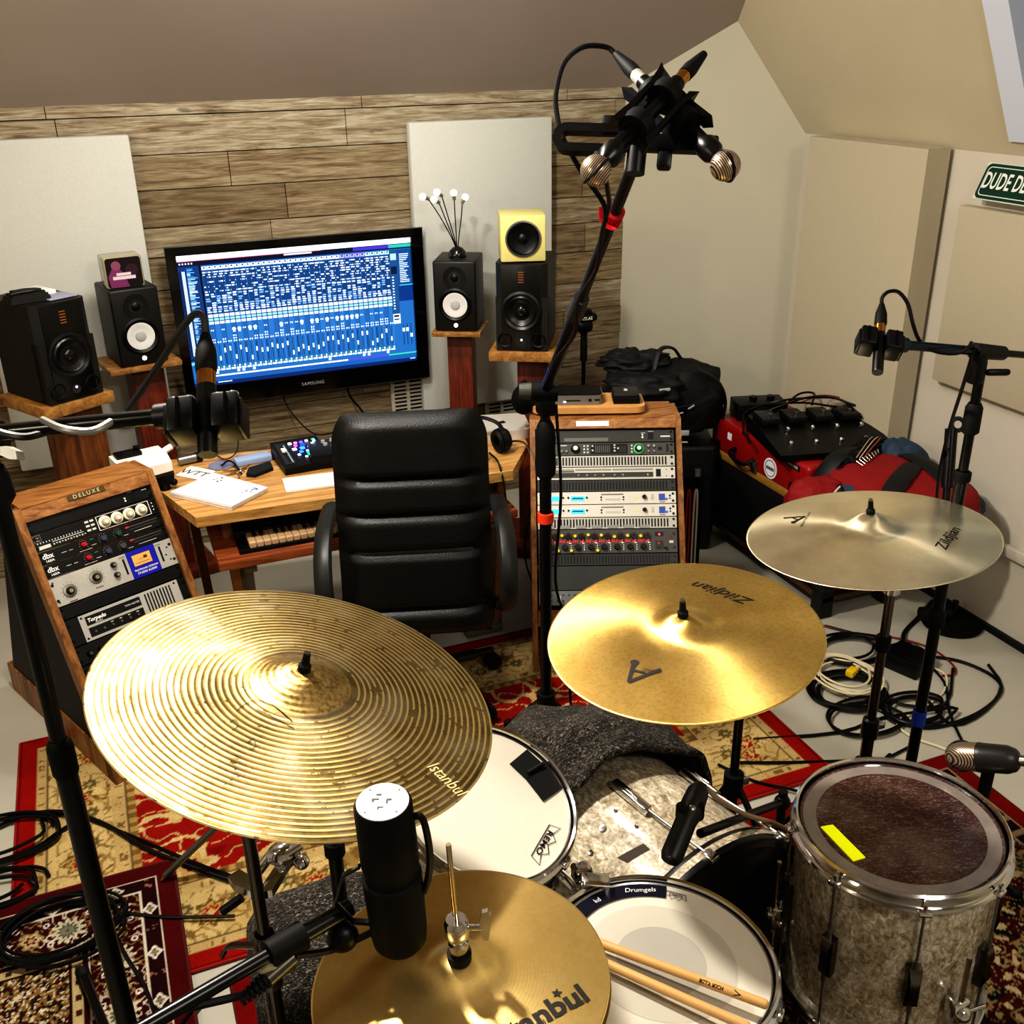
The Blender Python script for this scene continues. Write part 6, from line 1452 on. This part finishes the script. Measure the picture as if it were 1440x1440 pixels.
# stereo bar
bar0, bar1 = D(789, 195, 1.60), D(1008, 203, 1.56); bx_ = (bar1-bar0).normalized(); L_b = (bar1-bar0).length
by = (CU-bx_*CU.dot(bx_)).normalized(); BF = frame(bx_, by)
sb = thing('stereo_bar', 'flat black slotted bar across the tall boom\'s end, holding two crossed microphones', 'stereo bar', bar0, BF)
def ring2d(b, x0, x1, h, t, z0, z1, n=10):
    O, I = [], []
    for (R_, L) in ((h/2, O), (h/2-t, I)):
        for cx, s in ((x1-h/2, 0), (x0+h/2, pi)):
            for k in range(n+1): a = s-pi/2+pi*k/n; L.append((cx+R_*cos(a), R_*sin(a)))
    N = len(O)
    b.add([(x, y, z0) for x, y in O+I]+[(x, y, z1) for x, y in O+I],
          [(i, (i+1) % N, N+(i+1) % N, N+i) for i in range(N)]+[(2*N+i, 3*N+i, 3*N+(i+1) % N, 2*N+(i+1) % N) for i in range(N)]+
          [(i, 2*N+i, 2*N+(i+1) % N, (i+1) % N) for i in range(N)]+[(N+i, N+(i+1) % N, 3*N+(i+1) % N, 3*N+i) for i in range(N)])
b = MB(); ring2d(b, -.012, L_b*.45, .044, .013, -.012, .012); b.build('slotted_arm', black, sb, local=True)
b = MB(); b.box((L_b*.70, -.002, 0), (L_b*.62, .026, .022), .004); b.box((L_b*.68, -.027, 0), (.022, .03, .02), .005); b.build('solid_arm', black, sb, local=True)
text('RODE', .014, white_txt, sb, L_b*.50, -.005, .0118, bold=.02)
b = MB(); b.box((L_b*.32, .022, .0), (.03, .03, .02), .004); b.cyl((L_b*.50, -.05, 0), (L_b*.50, -.01, 0), .015); b.build('thumb_screw', black, sb, local=True)
# small microphones with spherical ends
def ballmic(label, tip, tail, R=.0225, bodyr=.0125, band=gold, clen=1.0):
    tip = V(tip); tail = V(tail); d = (tail-tip).normalized(); L = (tail-tip).length
    sx_ = d.cross(CW).normalized(); F_ = frame(sx_, sx_.cross(d)*-1, d) if False else zframe(d, sx_)
    o = thing('microphone', label, 'microphone', tip, F_)
    MB().sph((0, 0, 0), R, n=28).build('mesh_ball', grille_m, o, local=True)
    MB().torus((0, 0, 0), (1, .25, 0), R+.0006, .0022, 40, 6).build('ball_band', black, o, local=True)
    MB().lathe([(.008, R*.85), (bodyr*1.4, R+.012), (bodyr*1.45, R+.03), (bodyr, R+.04), (bodyr, L-.085), (0, L-.085)], n=24).build('body', micb, o, local=True)
    MB().cyl((0, 0, L-.085), (0, 0, L-.062), .0105, n=20).build('metal_band', band, o, local=True)
    MB().lathe([(.0115, L-.062), (.012, L-.045), (.010, L-.03), (.006, L), (.0, L+.002)], n=20).build('plug_boot', rubber, o, local=True)
    # shock-mount clips
    for z in (L*.36, L*.62):
        b = MB(); b.lathe([(bodyr, z-.012), (bodyr+.012, z-.012), (bodyr+.014, z), (bodyr+.012, z+.012), (bodyr, z+.012)], n=20); b.build('clip_ring', rubber, o, local=True)
    for s in (-1, 1):
        b = MB(); b.prism([(s*.022, -.012, L*.30), (s*.034, -.012, L*.27), (s*.030, -.012, L*.40), (s*.030, -.012, L*.60), (s*.036, -.012, L*.74), (s*.024, -.012, L*.70)], (0, .024, 0)); b.build('clip_lyre', black, o, local=True)
        for z in (L*.38, L*.60): MB().lathe([(.0035, 0), (.003, .001), (0, .001)], (s*.027, -.0125, z), (0, -1, 0), 10).build('clip_screw', steel, o, local=True)
    return o
mA = ballmic('small black microphone with mesh ball, pointing down to the right on the crossed pair', D(1020, 233, 1.50), D(866, 76, 1.66), band=silver)
mB = ballmic('small black microphone with mesh ball, pointing down to the left on the crossed pair', D(838, 240, 1.46), D(990, 76, 1.60))
cable('microphone_cable', [D(866, 76, 1.66), D(852, 66, 1.66), D(820, 66, 1.66), D(794, 88, 1.66), D(782, 130, 1.64), D(783, 160, 1.63), D(790, 190, 1.62), D(802, 214, 1.62), D(820, 245, 1.62), D(848, 285, 1.67), D(852, 310, 1.70)], .0042, black, 'black cable arching left from the upper left plug of the crossed microphones')
cable('microphone_cable', [D(838, 215, 1.52), D(849, 240, 1.56), D(855, 270, 1.62), D(856, 290, 1.67), D(846, 330, 1.74), D(838, 380, 1.86), D(812, 425, 2.0), D(808, 470, 2.15), D(782, 505, 2.3), D(772, 530, 2.45)], .004, black, 'black cable following the tall boom down from the crossed microphones')
cable('microphone_cable', [PT+V((.02, -.02, .0)), P0+V((.03, -.03, .95)), P0+V((.015, -.03, .7)), P0+V((.05, -.04, .55)), P0+V((.06, -.03, .35)), P0+V((.09, -.02, .1)), P0+V((.16, .0, .02))], .004, black, 'black cable hanging beside the tall stand\'s upright')

# ---- pencil microphone in a lyre clip
def pencil(label, top, bot, r=.0105, clip_at=.45, sc=1.0):
    """vertical pencil mic: plug at top, capsule at bottom"""
    top = V(top); bot = V(bot); d = (top-bot).normalized(); L = (top-bot).length
    o = thing('microphone', label, 'microphone', bot, zframe(d, CR))
    MB().lathe([(0, 0), (r*.95, .0), (r, .003), (r, L*.56), (0, L*.56)], n=24).build('body', micb, o, local=True)
    MB().cyl((0, 0, L*.56), (0, 0, L*.68), r*.98, n=24).build('metal_band', gold, o, local=True)
    MB().lathe([(r*1.05, L*.68), (r*1.15, L*.72), (r*1.05, L*.86), (r*.6, L*.97), (r*.5, L), (0, L)], n=20).build('plug_boot', rubber, o, local=True)
    zc_ = L*clip_at
    for s in (-1, 1):
        b = MB(); b.box((s*.024*sc, 0, zc_), (.030*sc, .046*sc, .042*sc), .004*sc, seg=2); b.box((s*.040*sc, 0, zc_-.004), (.006*sc, .036*sc, .036*sc), .002*sc)
        for q in (-1, 0, 1): b.box((s*.026*sc, -.0235*sc, zc_), (.003*sc, .004*sc, .036*sc))
        b.add([(s*.012+q[0]*.0, q[1], zc_+q[2]) for q in ((0, -.02, .02), (0, .02, .02), (0, 0, .021))], [(0, 1, 2)]); b.build('clip_half', black, o, local=True)
        b = MB()
        for q in (-1, 1):
            for w_ in (-1, 1): b.sph((s*.024*sc+w_*.008*sc, q*.011*sc, zc_+.0215*sc), .0068*sc, (1, 1, .45), n=12)
        b.build('clip_glare', mat('clip_glare_grey', 'b8b8b4', .12, .5), o, local=True)  # pale glossy spots stand in for white glare on the clip tops
    return o
Zl = 1.17; lm = pencil('black pencil microphone hanging plug-up in front of the television\'s left corner', D(289, 470, Zl), D(292, 640, Zl*.955), .0108, .29)
P1 = V((-.155, 1.30, 0)); lt = V((-.155, 1.30, 1.585))
ls = thing('microphone_stand', 'thick black boom stand at the left edge, its pole crossing the burgundy rug', 'microphone stand', P1)
MB().cyl(P1+V((0, 0, .05)), P1+V((0, 0, 1.13)), .0150).build('lower_tube', blackm, ls); MB().cyl(P1+V((0, 0, 1.1)), lt, .0108).build('upper_tube', blackm, ls)
b = MB(); b.lathe([(.015, 0), (.0175, .005), (.018, .045), (.016, .055), (.0115, .06)], P1+V((0, 0, 1.09))); b.build('clutch_grip', rubber, ls)
b = MB(); b.lathe([(.012, 0), (.019, .01), (.017, .04), (.013, .05)], P1+V((0, 0, 1.50))); b.build('upper_collar', rubber, ls)
me_ = D(262, 582, 1.16); b0 = D(0, 608, 1.19); bdir = (b0-me_).normalized()
MB().cyl(me_, b0+bdir*.25, .0095).build('boom', mat('boom_tube', '23231f', .25, .7), ls)
MB().cyl(me_-bdir*.01, me_+bdir*.035, .016, .0145).build('boom_end', black, ls)
b = MB(); b.cyl(lt-CR*.02, lt+CR*.02, .022); b.sph(lt, .022); b.build('boom_joint', black, ls)
MB().prism([D(0, 628, 1.2), D(8, 627, 1.2), D(22, 634, 1.2), D(24, 646, 1.2), D(14, 646, 1.2), D(0, 640, 1.2)], CW*.02).build('joint_lever', mat('lever_grey', 'b4b4ae', .35, .5), ls)
for k, (px, py) in enumerate(((115, 1365), (350, 1500), (60, 1600))):
    e = Z(px, py, .03) if k == 0 else P1+V((cos(2.0+k*2.2)*.36, sin(2.0+k*2.2)*.36, .02)); L = MB().tube([P1+V((0, 0, .22)), e], .011, 8, smooth=0, flat=.7).build('leg', blackm, ls); MB().cyl(e+(P1-e)*.0, e+(P1-e)*.09, .016, .014).build('rubber_foot', rubber, L)
MB().cyl(P1+V((0, 0, .18)), P1+V((0, 0, .26)), .024).build('leg_hub', rubber, ls)
cable('microphone_cable', [D(289, 470, Zl), D(287, 450, Zl), D(280, 441, Zl), D(268, 446, Zl), D(245, 478, Zl*1.01), D(215, 525, Zl*1.03), D(178, 578, Zl*1.04)], .0042, mat('cable_grey', '2a2a28', .35), 'dark cable arching left from the pencil microphone in front of the television')
cable('microphone_cable', [D(60, 590, 1.17), D(90, 603, 1.15), D(130, 606, 1.15), D(165, 588, 1.17)], .0045, mat('cable_light_grey', '7a7a72', .35), 'grey cable looped once around the left boom')
cable('microphone_cable', [D(-10, 605, 1.17), D(15, 612, 1.17), D(40, 614, 1.17), D(70, 606, 1.18)], .0045, black, 'black cable end wound on the left boom near the frame edge')
# ---- right boom stand
rm = pencil('small pencil microphone with copper band, plug up, on the right-hand horizontal boom', D(1240, 428, 2.02), D(1234, 524, 1.94), .0105, .42)
xy = Z(1376, 540, 1.34); P2 = V((xy.x, xy.y, 0)); rt = V((xy.x, xy.y, 0))+V((0, 0, D(1388, 492, 1).z*0+1.44))
rt = CO + ray(1386, 496)*((xy.x)/ray(1386, 496).x)
rs_ = thing('microphone_stand', 'black boom stand at the right with horizontal boom and blue tape on its lower tube', 'microphone stand', P2)
MB().cyl(P2+V((0, 0, .1)), P2+V((0, 0, rt.z-.28)), .0135).build('lower_tube', blackm, rs_); MB().cyl(P2+V((0, 0, rt.z-.30)), P2+V((0, 0, rt.z-.02)), .0105).build('upper_tube', blackm, rs_)
for pf, dz in (([(.0135, 0), (.019, .004), (.019, .022), (.0135, .026)], .29), ([(.012, 0), (.0185, .006), (.018, .06), (.013, .07)], .18), ([(.014, 0), (.019, .01), (.019, .04), (.014, .05)], .66)): MB().lathe(pf, P2+V((0, 0, rt.z-dz))).build('collar', rubber, rs_)
bl0 = D(1258, 484, 1.99); bl1 = D(1378, 494, (rt-CO).dot(CW)); bd2 = (bl1-bl0).normalized()
MB().cyl(bl0, bl1, .0095).build('boom', mat('boom_bluish', '2b3540', .2, .7), rs_); MB().cyl(bl1, bl1+bd2*.36, .0075).build('boom_tail', mat('boom_tube', '23231f', .25, .7), rs_)
b = MB(); b.cyl(bl1-bd2*.02, bl1+bd2*.075, .017, .015); b.box(bl1-V((0, 0, .035)), (.03, .03, .07), .008); b.build('boom_joint', black, rs_)
MB().box(bl1-V((0, 0, .045))+CR*.045, (.05, .014, .018), .006, R=frame(CR, CU)).build('joint_knob', black, rs_)
MB().cyl(bl0-bd2*.015, bl0+bd2*.03, .015).build('boom_end', mat('boom_end_blue', '24323c', .3, .4), rs_)
hz = rt.z-.62; b = MB(); a_ = P2+V((0, 0, hz)); e_ = D(1338, 603, (a_-CO).dot(CW)-.02); b.cyl(a_, e_, .009); b.cyl(e_-(e_-a_)*.0, e_-(e_-a_)*.32, .014); b.build('side_arm', blackm, rs_)
MB().torus(e_+CR*.015+CU*.01, CW, .014, .005, 20, 6).build('side_arm_knob', black, rs_)
tz = Z(1292, 1008, .18).z; q_ = CO+ray(1292, 1008)*(P2.x/ray(1292, 1008).x)
MB().cyl(V((P2.x, P2.y, q_.z-.02)), V((P2.x, P2.y, q_.z+.02)), .0165).build('blue_tape', bluet, rs_)
for k in range(3):
    a = radians(80+120*k); e = P2+V((cos(a)*.30, sin(a)*.30, .015)); L = MB().tube([P2+V((0, 0, .24)), e], .010, 8, smooth=0, flat=.7).build('leg', blackm, rs_); MB().sph(e, .016).build('rubber_foot', rubber, L)
cable('microphone_cable', [D(1240, 428, 2.02), D(1241, 418, 2.02), D(1250, 410, 2.02), D(1264, 411, 2.02), D(1277, 428, 2.02), D(1284, 456, 2.02), D(1294, 480, 2.03), D(1315, 494, 2.03), D(1345, 497, 2.04), D(1362, 488, 2.04), D(1366, 482, 2.06), D(1368, 495, 2.1), D(1355, 540, 2.1), D(1336, 600, 2.25), D(1322, 660, 2.42), D(1316, 720, 2.6), D(1312, 800, 2.75)], .0038, black, 'long black cable drooping from the right pencil microphone along its boom and down')

# ---- big black broadcast microphone over the hi-hat
sm = thing('microphone', 'large black cylindrical microphone with a white disc top and yoke, above the hi-hat', 'microphone', D(562, 1330, 1.175), None)
tp, bt = D(538, 1128, 1.125), D(563, 1322, 1.225); d = (tp-bt).normalized(); L = (tp-bt).length
sm.matrix_basis = Matrix.Translation(bt) @ zframe(d, CR).to_4x4()
MB().lathe([(0, -.006), (.026, -.003), (.032, .006), (.0335, .02), (.0345, L*.50), (.031, L*.51), (.031, L*.58), (.0335, L*.60), (.0325, L-.004), (.0300, L), (0, L)], n=56).build('body', mat('mic_body_black', '040404', .65, spec=.25), sm, local=True)
MB().lathe([(.0290, L-.001), (.0290, L+.0012), (0, L+.0012)], n=48).build('top_disc', mat('disc_white_glow', 'e8e6e0', .45, emit=.08), sm, local=True)  # weak emission brightens the disc as if lit; it is no lamp
p = MB(); z_ = L+.0018
for (x0, y0, x1, y1) in ((-.012, .002, -.004, .0045), (-.012, -.001, -.0095, .002), (.004, .001, .010, .0035), (.004, -.004, .006, .001), (-.008, .009, -.002, .0115), (-.0045, -.010, .002, -.0085), (-.0045, -.013, -.003, -.0085)): p.rect(x0, y0, x1, y1, '101010', z_)
p.rect(-.004, .014, .016, .019, 'f4f4f0', z_)
for a in (.8, 2.3, 3.9, 5.5): p.disc(.024*cos(a), .024*sin(a), .0012, '202020', z_, 8)
p.build('switch_marks', painted, sm, local=True, fixn=False)
b = MB(); yk = [(-.033, 0, L*.62), (-.052, .0, L*.56), (-.066, 0, L*.36), (-.050, 0, L*.22), (-.02, .0, L*.20)]
b.tube([V((x, -.012, z)) for x, y, z in yk], .005, 6, smooth=0, flat=.5); b.build('yoke', mat('yoke_black', '1a1a1a', .2, .4), sm, local=True)
b = MB(); b.tube([(.030, 0, L-.022), (.042, 0, L-.026), (.046, .0, L*.66), (.042, 0, L*.48), (.034, 0, L*.36)], .0042, 8); b.build('side_cable', black, sm, local=True)
# its boom stand coming from the lower left
s0, s1 = D(482, 1282, 1.21), D(190, 1452, 1.05); dd = (s1-s0).normalized()
ss = thing('microphone_stand', 'black boom arm rising from the lower left to the big black microphone', 'microphone stand', (-.42, 1.02, 0))
MB().cyl(s0+dd*.09, s1+dd*.35, .0085).build('boom', blackm, ss); MB().cyl(s0-dd*.01, s0+dd*.06, .0105).build('boom_tip', mat('boom_tip_grey', '34342f', .25, .6), ss)
b = MB(); b.cyl(s0+dd*.055, s0+dd*.10, .017, .016); b.build('boom_clutch', rubber, ss); MB().box(s0+dd*.10-CU*.012, (.02, .02, .014), .004).build('clutch_screw', mat('pale_metal', 'c8c0a0', .3, .6), ss)
b = MB(); k0 = s0+dd*.0-CU*.03; b.sph(k0+CR*.0, .016, (1.2, 1, 1.2)); b.build('swivel', black, ss)
jb = V((-.42, 1.02, (s1+dd*.33).z)); je = s1+dd*.35
MB().cyl(je, V((je.x, je.y, .08)), .0125).build('upright', blackm, ss); 
for k in range(3):
    a = .4+k*2.09; MB().tube([V((je.x, je.y, .25)), V((je.x+cos(a)*.3, je.y+sin(a)*.3, .015))], .010, 8, smooth=0).build('leg', blackm, ss)
ss.location = (je.x, je.y, 0)
inv = ss.matrix_basis.inverted()
for ch in [o for o in bpy.data.objects if o.parent == ss]: ch.matrix_basis = Matrix.Translation(V((-.42-je.x, 1.02-je.y, 0)))
# plug and cable under that boom
o = thing('cable_plug', 'ribbed black and silver cable plug hanging below the lower boom', 'cable plug', D(400, 1370, 1.16))
pa, pb_ = D(412, 1345, 1.16), D(350, 1398, 1.13); d = (pb_-pa).normalized()
MB().cyl(pa, pa+d*.035, .0095, .0105).build('metal_shell', mat('plug_grey', '5a5a50', .3, .7), o); b = MB()
for k in range(6): b.cyl(pa+d*(.036+k*.006), pa+d*(.040+k*.006), .010-.0006*k)
b.cyl(pa+d*.034, pb_, .0065, .005); b.build('ribbed_boot', rubber, o)
cable('microphone_cable', [D(575, 1230, 1.22), D(560, 1300, 1.22), D(530, 1308, 1.21), D(470, 1335, 1.2), D(415, 1344, 1.16)], .0042, black, 'black cable running from the big black microphone to the ribbed plug')
cable('microphone_cable', [pb_, D(320, 1405, 1.11), D(240, 1425, 1.08), D(170, 1455, 1.05), D(120, 1480, 1.0)], .0045, black, 'black cable continuing from the ribbed plug to the lower left')
# short dark pole behind the large cymbal
P3 = V((.215, 1.44, .0)); o = thing('microphone_stand', 'short black pole with a collar, in front of the speckled stool', 'microphone stand', P3)
P3 = Z(473, 1215, .74); P3.z = 0; o.location = P3
MB().cyl((0, 0, .03), (0, 0, .80), .0125).build('upright', blackm, o, local=True); MB().lathe([(.0125, 0), (.0175, .004), (.0175, .03), (.0125, .034)], (0, 0, .76)).build('collar', rubber, o, local=True)
MB().lathe([(.10, 0), (.10, .01), (.03, .02), (.0, .02)], (0, 0, .009)).build('round_base', blackmt, o, local=True)

# ---- bass drum / snare microphone on a low arm
o = thing('microphone', 'dark tubular microphone tilted down between bass drum and shallow white drum', 'microphone', D(942, 1213, 1.78))
ta, tb = D(942, 1210, 1.80), D(984, 1108, 1.90); d = (tb-ta).normalized()
MB().lathe([(0, -.004), (.016, 0), (.020, .01), (.0195, .085), (.023, .10), (.020, .15), (.012, .165), (0, .165)], ta, d, 28).build('body', mat('dark_mic_body', '121412', .45), o)
MB().sph(ta+d*.115-CW*.018-CR*.004, .011).build('clip_screw', steel, o); MB().box(ta+d*.105, (.05, .03, .04), .008).build('clip', rubber, o)
cable('microphone_cable', [tb, D(992, 1106, 1.93), D(1010, 1124, 1.95), D(1050, 1146, 2.0), D(1100, 1163, 2.05), D(1150, 1200, 2.1)], .005, mat('tan_cable', '9a8468', .5), 'tan cable leaving the tilted dark microphone toward the floor tom')
o = thing('microphone_stand', 'low black stand with a slanting arm, holding the tilted dark microphone', 'microphone stand', (1.12, 1.48, .009))
a_, e_ = D(985, 1172, 1.86), D(1100, 1128, 2.25); j = V((1.12, 1.48, .40)); 
MB().cyl(a_, e_, .0085).build('arm', blackm, o); MB().cyl(V((e_.x, e_.y, .02)), e_+V((0, 0, .03)), .010).build('upright', blackm, o)
MB().lathe([(.10, 0), (.10, .01), (.03, .02), (.0, .02)], (e_.x, e_.y, .009)).build('round_base', blackmt, o); MB().sph(e_, .018).build('arm_joint', black, o)
o.location = (e_.x, e_.y, .009)
for ch in [c for c in bpy.data.objects if c.parent == o]: ch.matrix_basis = Matrix.Translation(V((1.12-e_.x, 1.48-e_.y, 0)))

# ---- side-address microphone right of the floor tom
ta, tb = D(1352, 1063, 2.03), D(1440, 1070, 1.96); d = (tb-ta).normalized()
o = thing('microphone', 'dark microphone with ribbed silver head lying level behind the floor tom', 'microphone', ta)
F_ = zframe(d, CU)
b = MB(); b.lathe([(0, -.03), (.012, -.028), (.022, -.018), (.0275, 0), (.0285, .02), (.0285, .03)], ta, d, 36); b.build('silver_head', grille_m, o)
MB().torus(ta, F_ @ V((.35, .94, 0)), .0295, .0022, 40, 6).build('head_band', black, o)
MB().lathe([(.0285, .03), (.0295, .034), (.0285, .04), (.0275, .085), (.022, .10), (.016, .105), (0, .105)], ta, d, 36).build('body', mat('mic_charcoal', '23201e', .4), o)
MB().cyl(ta+d*.104, ta+d*.12, .0105).build('metal_band', steel, o); MB().lathe([(.0115, .12), (.0115, .14), (.007, .165), (0, .166)], ta, d, 18).build('plug_boot', rubber, o)
o2 = thing('microphone_stand', 'low black stand with chrome fittings under the silver-headed microphone', 'microphone stand', (0, 0, 0))
q = ta+d*.055-V((0, 0, .03)); g = V((q.x+.03, q.y-.02, .009)); o2.location = g
MB().cyl(q, q-V((0, 0, .07)), .012).build('clip', rubber, o2); MB().cyl(V((q.x, q.y, q.z-.05)), V((q.x, q.y, .03)), .009).build('upright', blackm, o2)
b = MB(); b.cyl(q-V((0, 0, .10)), q-V((0, 0, .08)), .018); b.build('fitting', steel, o2); MB().lathe([(.11, 0), (.11, .012), (.03, .022), (.0, .022)], (q.x, q.y, .009)).build('round_base', blackmt, o2)
cable('microphone_cable', [ta+d*.16, ta+d*.21, ta+d*.3-V((0, 0, .03)), ta+d*.4-V((0, 0, .1))], .004, black, 'black cable leaving the silver-headed microphone to the right')
# ================================================================ cables on the floor
def fl(px, py, z=.006): return Z(px, py, z)
def loops(c, rx, ry, n, r, m, label, group=None, seed=0, z0=.006, tails=(), name='cable', ang=0):
    rr = random.Random(seed); pts = []; c = V(c); K = 14
    for p in tails[0] if tails else []: pts.append(V(p))
    for i in range(n*K):
        a = 2*pi*i/K; k = i//K; f = 1+.10*sin(a*.5+seed)+.07*sin(k*2.1+seed)
        x, y = rx*f*cos(a), ry*f*sin(a); off = V((.012*sin(k*1.7+seed), .012*cos(k*2.3+seed), 0))
        pts.append(c+off+V((x*cos(ang)-y*sin(ang), x*sin(ang)+y*cos(ang), z0+.0035*k+.002*sin(a*3+k))))
    for p in tails[1] if len(tails) > 1 else []: pts.append(V(p))
    return cable(name, pts, r, m, label, group, smooth=3, n=6)
# right-hand floor
w_cab = mat('white_cable', 'cfc6a8', .5); r_cab = mat('dark_red_cable', '7a1c18', .5)
loops(fl(1190, 975), .115, .10, 4, .0065, black, 'thick coiled black cable on the floor behind the golden cymbal\'s right edge', seed=1)
loops(fl(1195, 915), .12, .085, 4, .005, black, 'flat untidy black coil further back on the floor beside the white coil', seed=2, tails=([fl(1160, 880)], [fl(1280, 905), fl(1300, 915)]))
loops(fl(1188, 955), .095, .11, 6, .004, w_cab, 'cream coloured coiled extension cable with a yellow socket', seed=3, z0=.012, tails=([], [fl(1240, 930), fl(1262, 928)]))
o = thing('cable_socket', 'small yellow socket end in the cream cable coil', 'socket', fl(1198, 945, .03), rz=.4); MB().box((0, 0, 0), (.045, .03, .025), .006).build('socket_body', mat('yellow_socket', 'd8b820', .5), o, local=True); MB().cyl((.022, 0, 0), (.045, 0, 0), .007).build('cable_collar', w_cab, o, local=True)
loops(fl(1285, 1000), .10, .075, 3, .0055, black, 'loose black loops around the foot of the right boom stand', seed=5, tails=([fl(1390, 935), fl(1408, 965), fl(1385, 1000), fl(1340, 1020)], [fl(1240, 1010), fl(1180, 1030), fl(1060, 1040)]))
loops(fl(1215, 1010), .13, .09, 2, .005, black, 'black cable loops in front of the thick coil', seed=8, tails=([fl(1340, 940), fl(1330, 990)], [fl(1290, 1040), fl(1250, 1065)]))
cable('cable', [fl(1300, 922), fl(1350, 930), fl(1395, 950), fl(1408, 972), fl(1380, 1000), fl(1330, 1020), fl(1290, 1022), fl(1250, 1005), fl(1220, 990)], .006, black, 'wide black cable arc sweeping right of the black stage box')
cable('cable', [fl(1300, 928), fl(1328, 960), fl(1335, 1000), fl(1352, 1040), fl(1365, 1055)], .0045, black, 'black cable running from the stage box toward the silver-headed microphone')
cable('cable', [fl(1262, 928), fl(1300, 935), fl(1330, 950), fl(1325, 975), fl(1290, 1000), fl(1262, 1015), fl(1280, 1035), fl(1320, 1050), fl(1345, 1060)], .0042, w_cab, 'cream cable winding forward past the blue-taped stand')
cable('cable', [fl(1150, 878), fl(1200, 890), fl(1260, 897), fl(1310, 912), fl(1340, 935), fl(1342, 948), fl(1325, 950)], .0035, r_cab, 'thin dark red cable on the pale floor behind the coils')
cable('cable', [fl(1312, 845, .02), fl(1290, 870), fl(1272, 890), fl(1270, 912, .03)], .009, black, 'thick black mains cable entering the stage box from behind')
cable('cable', [fl(1040, 1072, .016), fl(1100, 1072, .016), fl(1180, 1070), fl(1230, 1068)], .0045, black, 'straight black cable crossing the red rug border')
cable('cable', [fl(1010, 1075, .016), fl(1060, 1098, .016), fl(1120, 1112, .016), fl(1160, 1130, .016)], .0045, black, 'black cable slanting over the cream rug corner to the floor tom')
o = thing('stage_box', 'square black stage box with plugs, in the middle of the floor cables', 'stage box', fl(1275, 938, .0), rz=.35)
MB().box((0, 0, .03), (.12, .13, .06), .006).build('box_body', black, o, local=True)
for k in range(4): MB().cyl((.06, -.045+.03*k, .035), (.085, -.045+.03*k, .033), .009).build('plug', steel if k % 2 else rubber, o, local=True)
MB().box((-.005, -.066, .035), (.04, .002, .008)).build('label_strip', white_txt, o, local=True)
o = thing('round_stand_base', 'black cast round stand base near the right wall', 'stand base', fl(1338, 878, .0)); c = o.location
MB().lathe([(0, .001), (.105, .001), (.11, .01), (.10, .018), (.03, .03), (.022, .04), (0, .04)], n=40).build('cast_base', blackmt, o, local=True); MB().cyl((0, 0, .03), (0, 0, .10), .012).build('stem', blackm, o, local=True)
MB().cyl((-.13, .03, .06), (-.02, .0, .055), .026).build('counterweight', rubber, o, local=True)
cable('cable', [fl(1252, 1062, .012), fl(1238, 1072, .012), fl(1216, 1062, .02)], .008, black, 'short stub of thick black cable behind the floor tom')
# left-hand floor and rugs
loops(fl(85, 1310, .022), .135, .10, 6, .0045, black, 'many-turn black coil lying on the burgundy rug', seed=11, tails=([], [fl(170, 1285, .022), fl(240, 1290, .022), fl(330, 1288, .022)]))
loops(fl(0, 1185, .012), .16, .09, 4, .005, black, 'black cable loops at the left frame edge on the bright red border', seed=12, tails=([], [fl(60, 1148, .014), fl(100, 1145, .014), fl(140, 1158, .014), fl(200, 1182, .014), fl(270, 1212, .014), fl(325, 1232, .014)]))
loops(fl(-5, 1255, .012), .10, .06, 3, .005, black, 'small black cable loops at the left frame edge above the burgundy rug', seed=14)
cable('cable', [fl(-10, 1165, .014), fl(40, 1145, .014), fl(95, 1142, .014), fl(150, 1160, .018), fl(210, 1195, .018), fl(300, 1230, .018), fl(350, 1245, .018)], .006, black, 'thick black cable crossing the cream rug below the large cymbal')
cable('cable', [fl(150, 1285, .022), fl(175, 1340, .022), fl(205, 1390, .022), fl(225, 1450, .022)], .0045, black, 'black cable dropping down over the burgundy rug beside the pole')
cable('cable', [fl(330, 1370, .012), fl(300, 1392, .012), fl(270, 1420, .022), fl(240, 1460, .022)], .004, black, 'thin black cable over the white floor gap between the rugs')
cable('cable', [fl(1105, 1190, .012), fl(1070, 1225, .012), fl(1090, 1270, .012)], .004, black, 'black cable on the dark rug beside the bass drum')
# ================================================================ light
def area(name, loc, target, size, power, col):
    l = bpy.data.lights.new(name, 'AREA'); l.shape = 'DISK'; l.size = size; l.energy = power; l.color = lin(col)[:3]
    o = bpy.data.objects.new(name, l); COL.objects.link(o); o.location = loc
    o.rotation_euler = (V(target)-V(loc)).to_track_quat('-Z', 'Y').to_euler(); return o
area('ceiling_lamp_and_fill', (0, 2.15, 2.72), (.7, 1.5, .8), .16, 54, 'fff8ee')
area('ceiling_lamp_and_fill', (1.2, -.6, 2.9), (1.2, 2.5, .8), .6, 27, 'fff9f0')  # unseen fill light added behind the camera
area('ceiling_lamp_and_fill', (.7, 2.9, 2.75), (1.0, 4.4, 1.0), .35, 22, 'fffaf2')
area('side_fill', (-1.5, .7, 2.3), (.8, 1.2, .7), .3, 11, 'fff2e0')  # fill light added at the left to lift the drum shells
area('uplight', (-1.3, 2.3, 2.0), (-.6, 3.7, 2.35), .25, 9, 'ffe8c8')
w = bpy.data.worlds.new('world'); scene.world = w; w.use_nodes = True
w.node_tree.nodes['Background'].inputs[0].default_value = lin('9fc4e8'); w.node_tree.nodes['Background'].inputs[1].default_value = 1.6
scene.view_settings.view_transform = 'Standard'
scene.view_settings.look = 'High Contrast'
scene.view_settings.exposure = .1
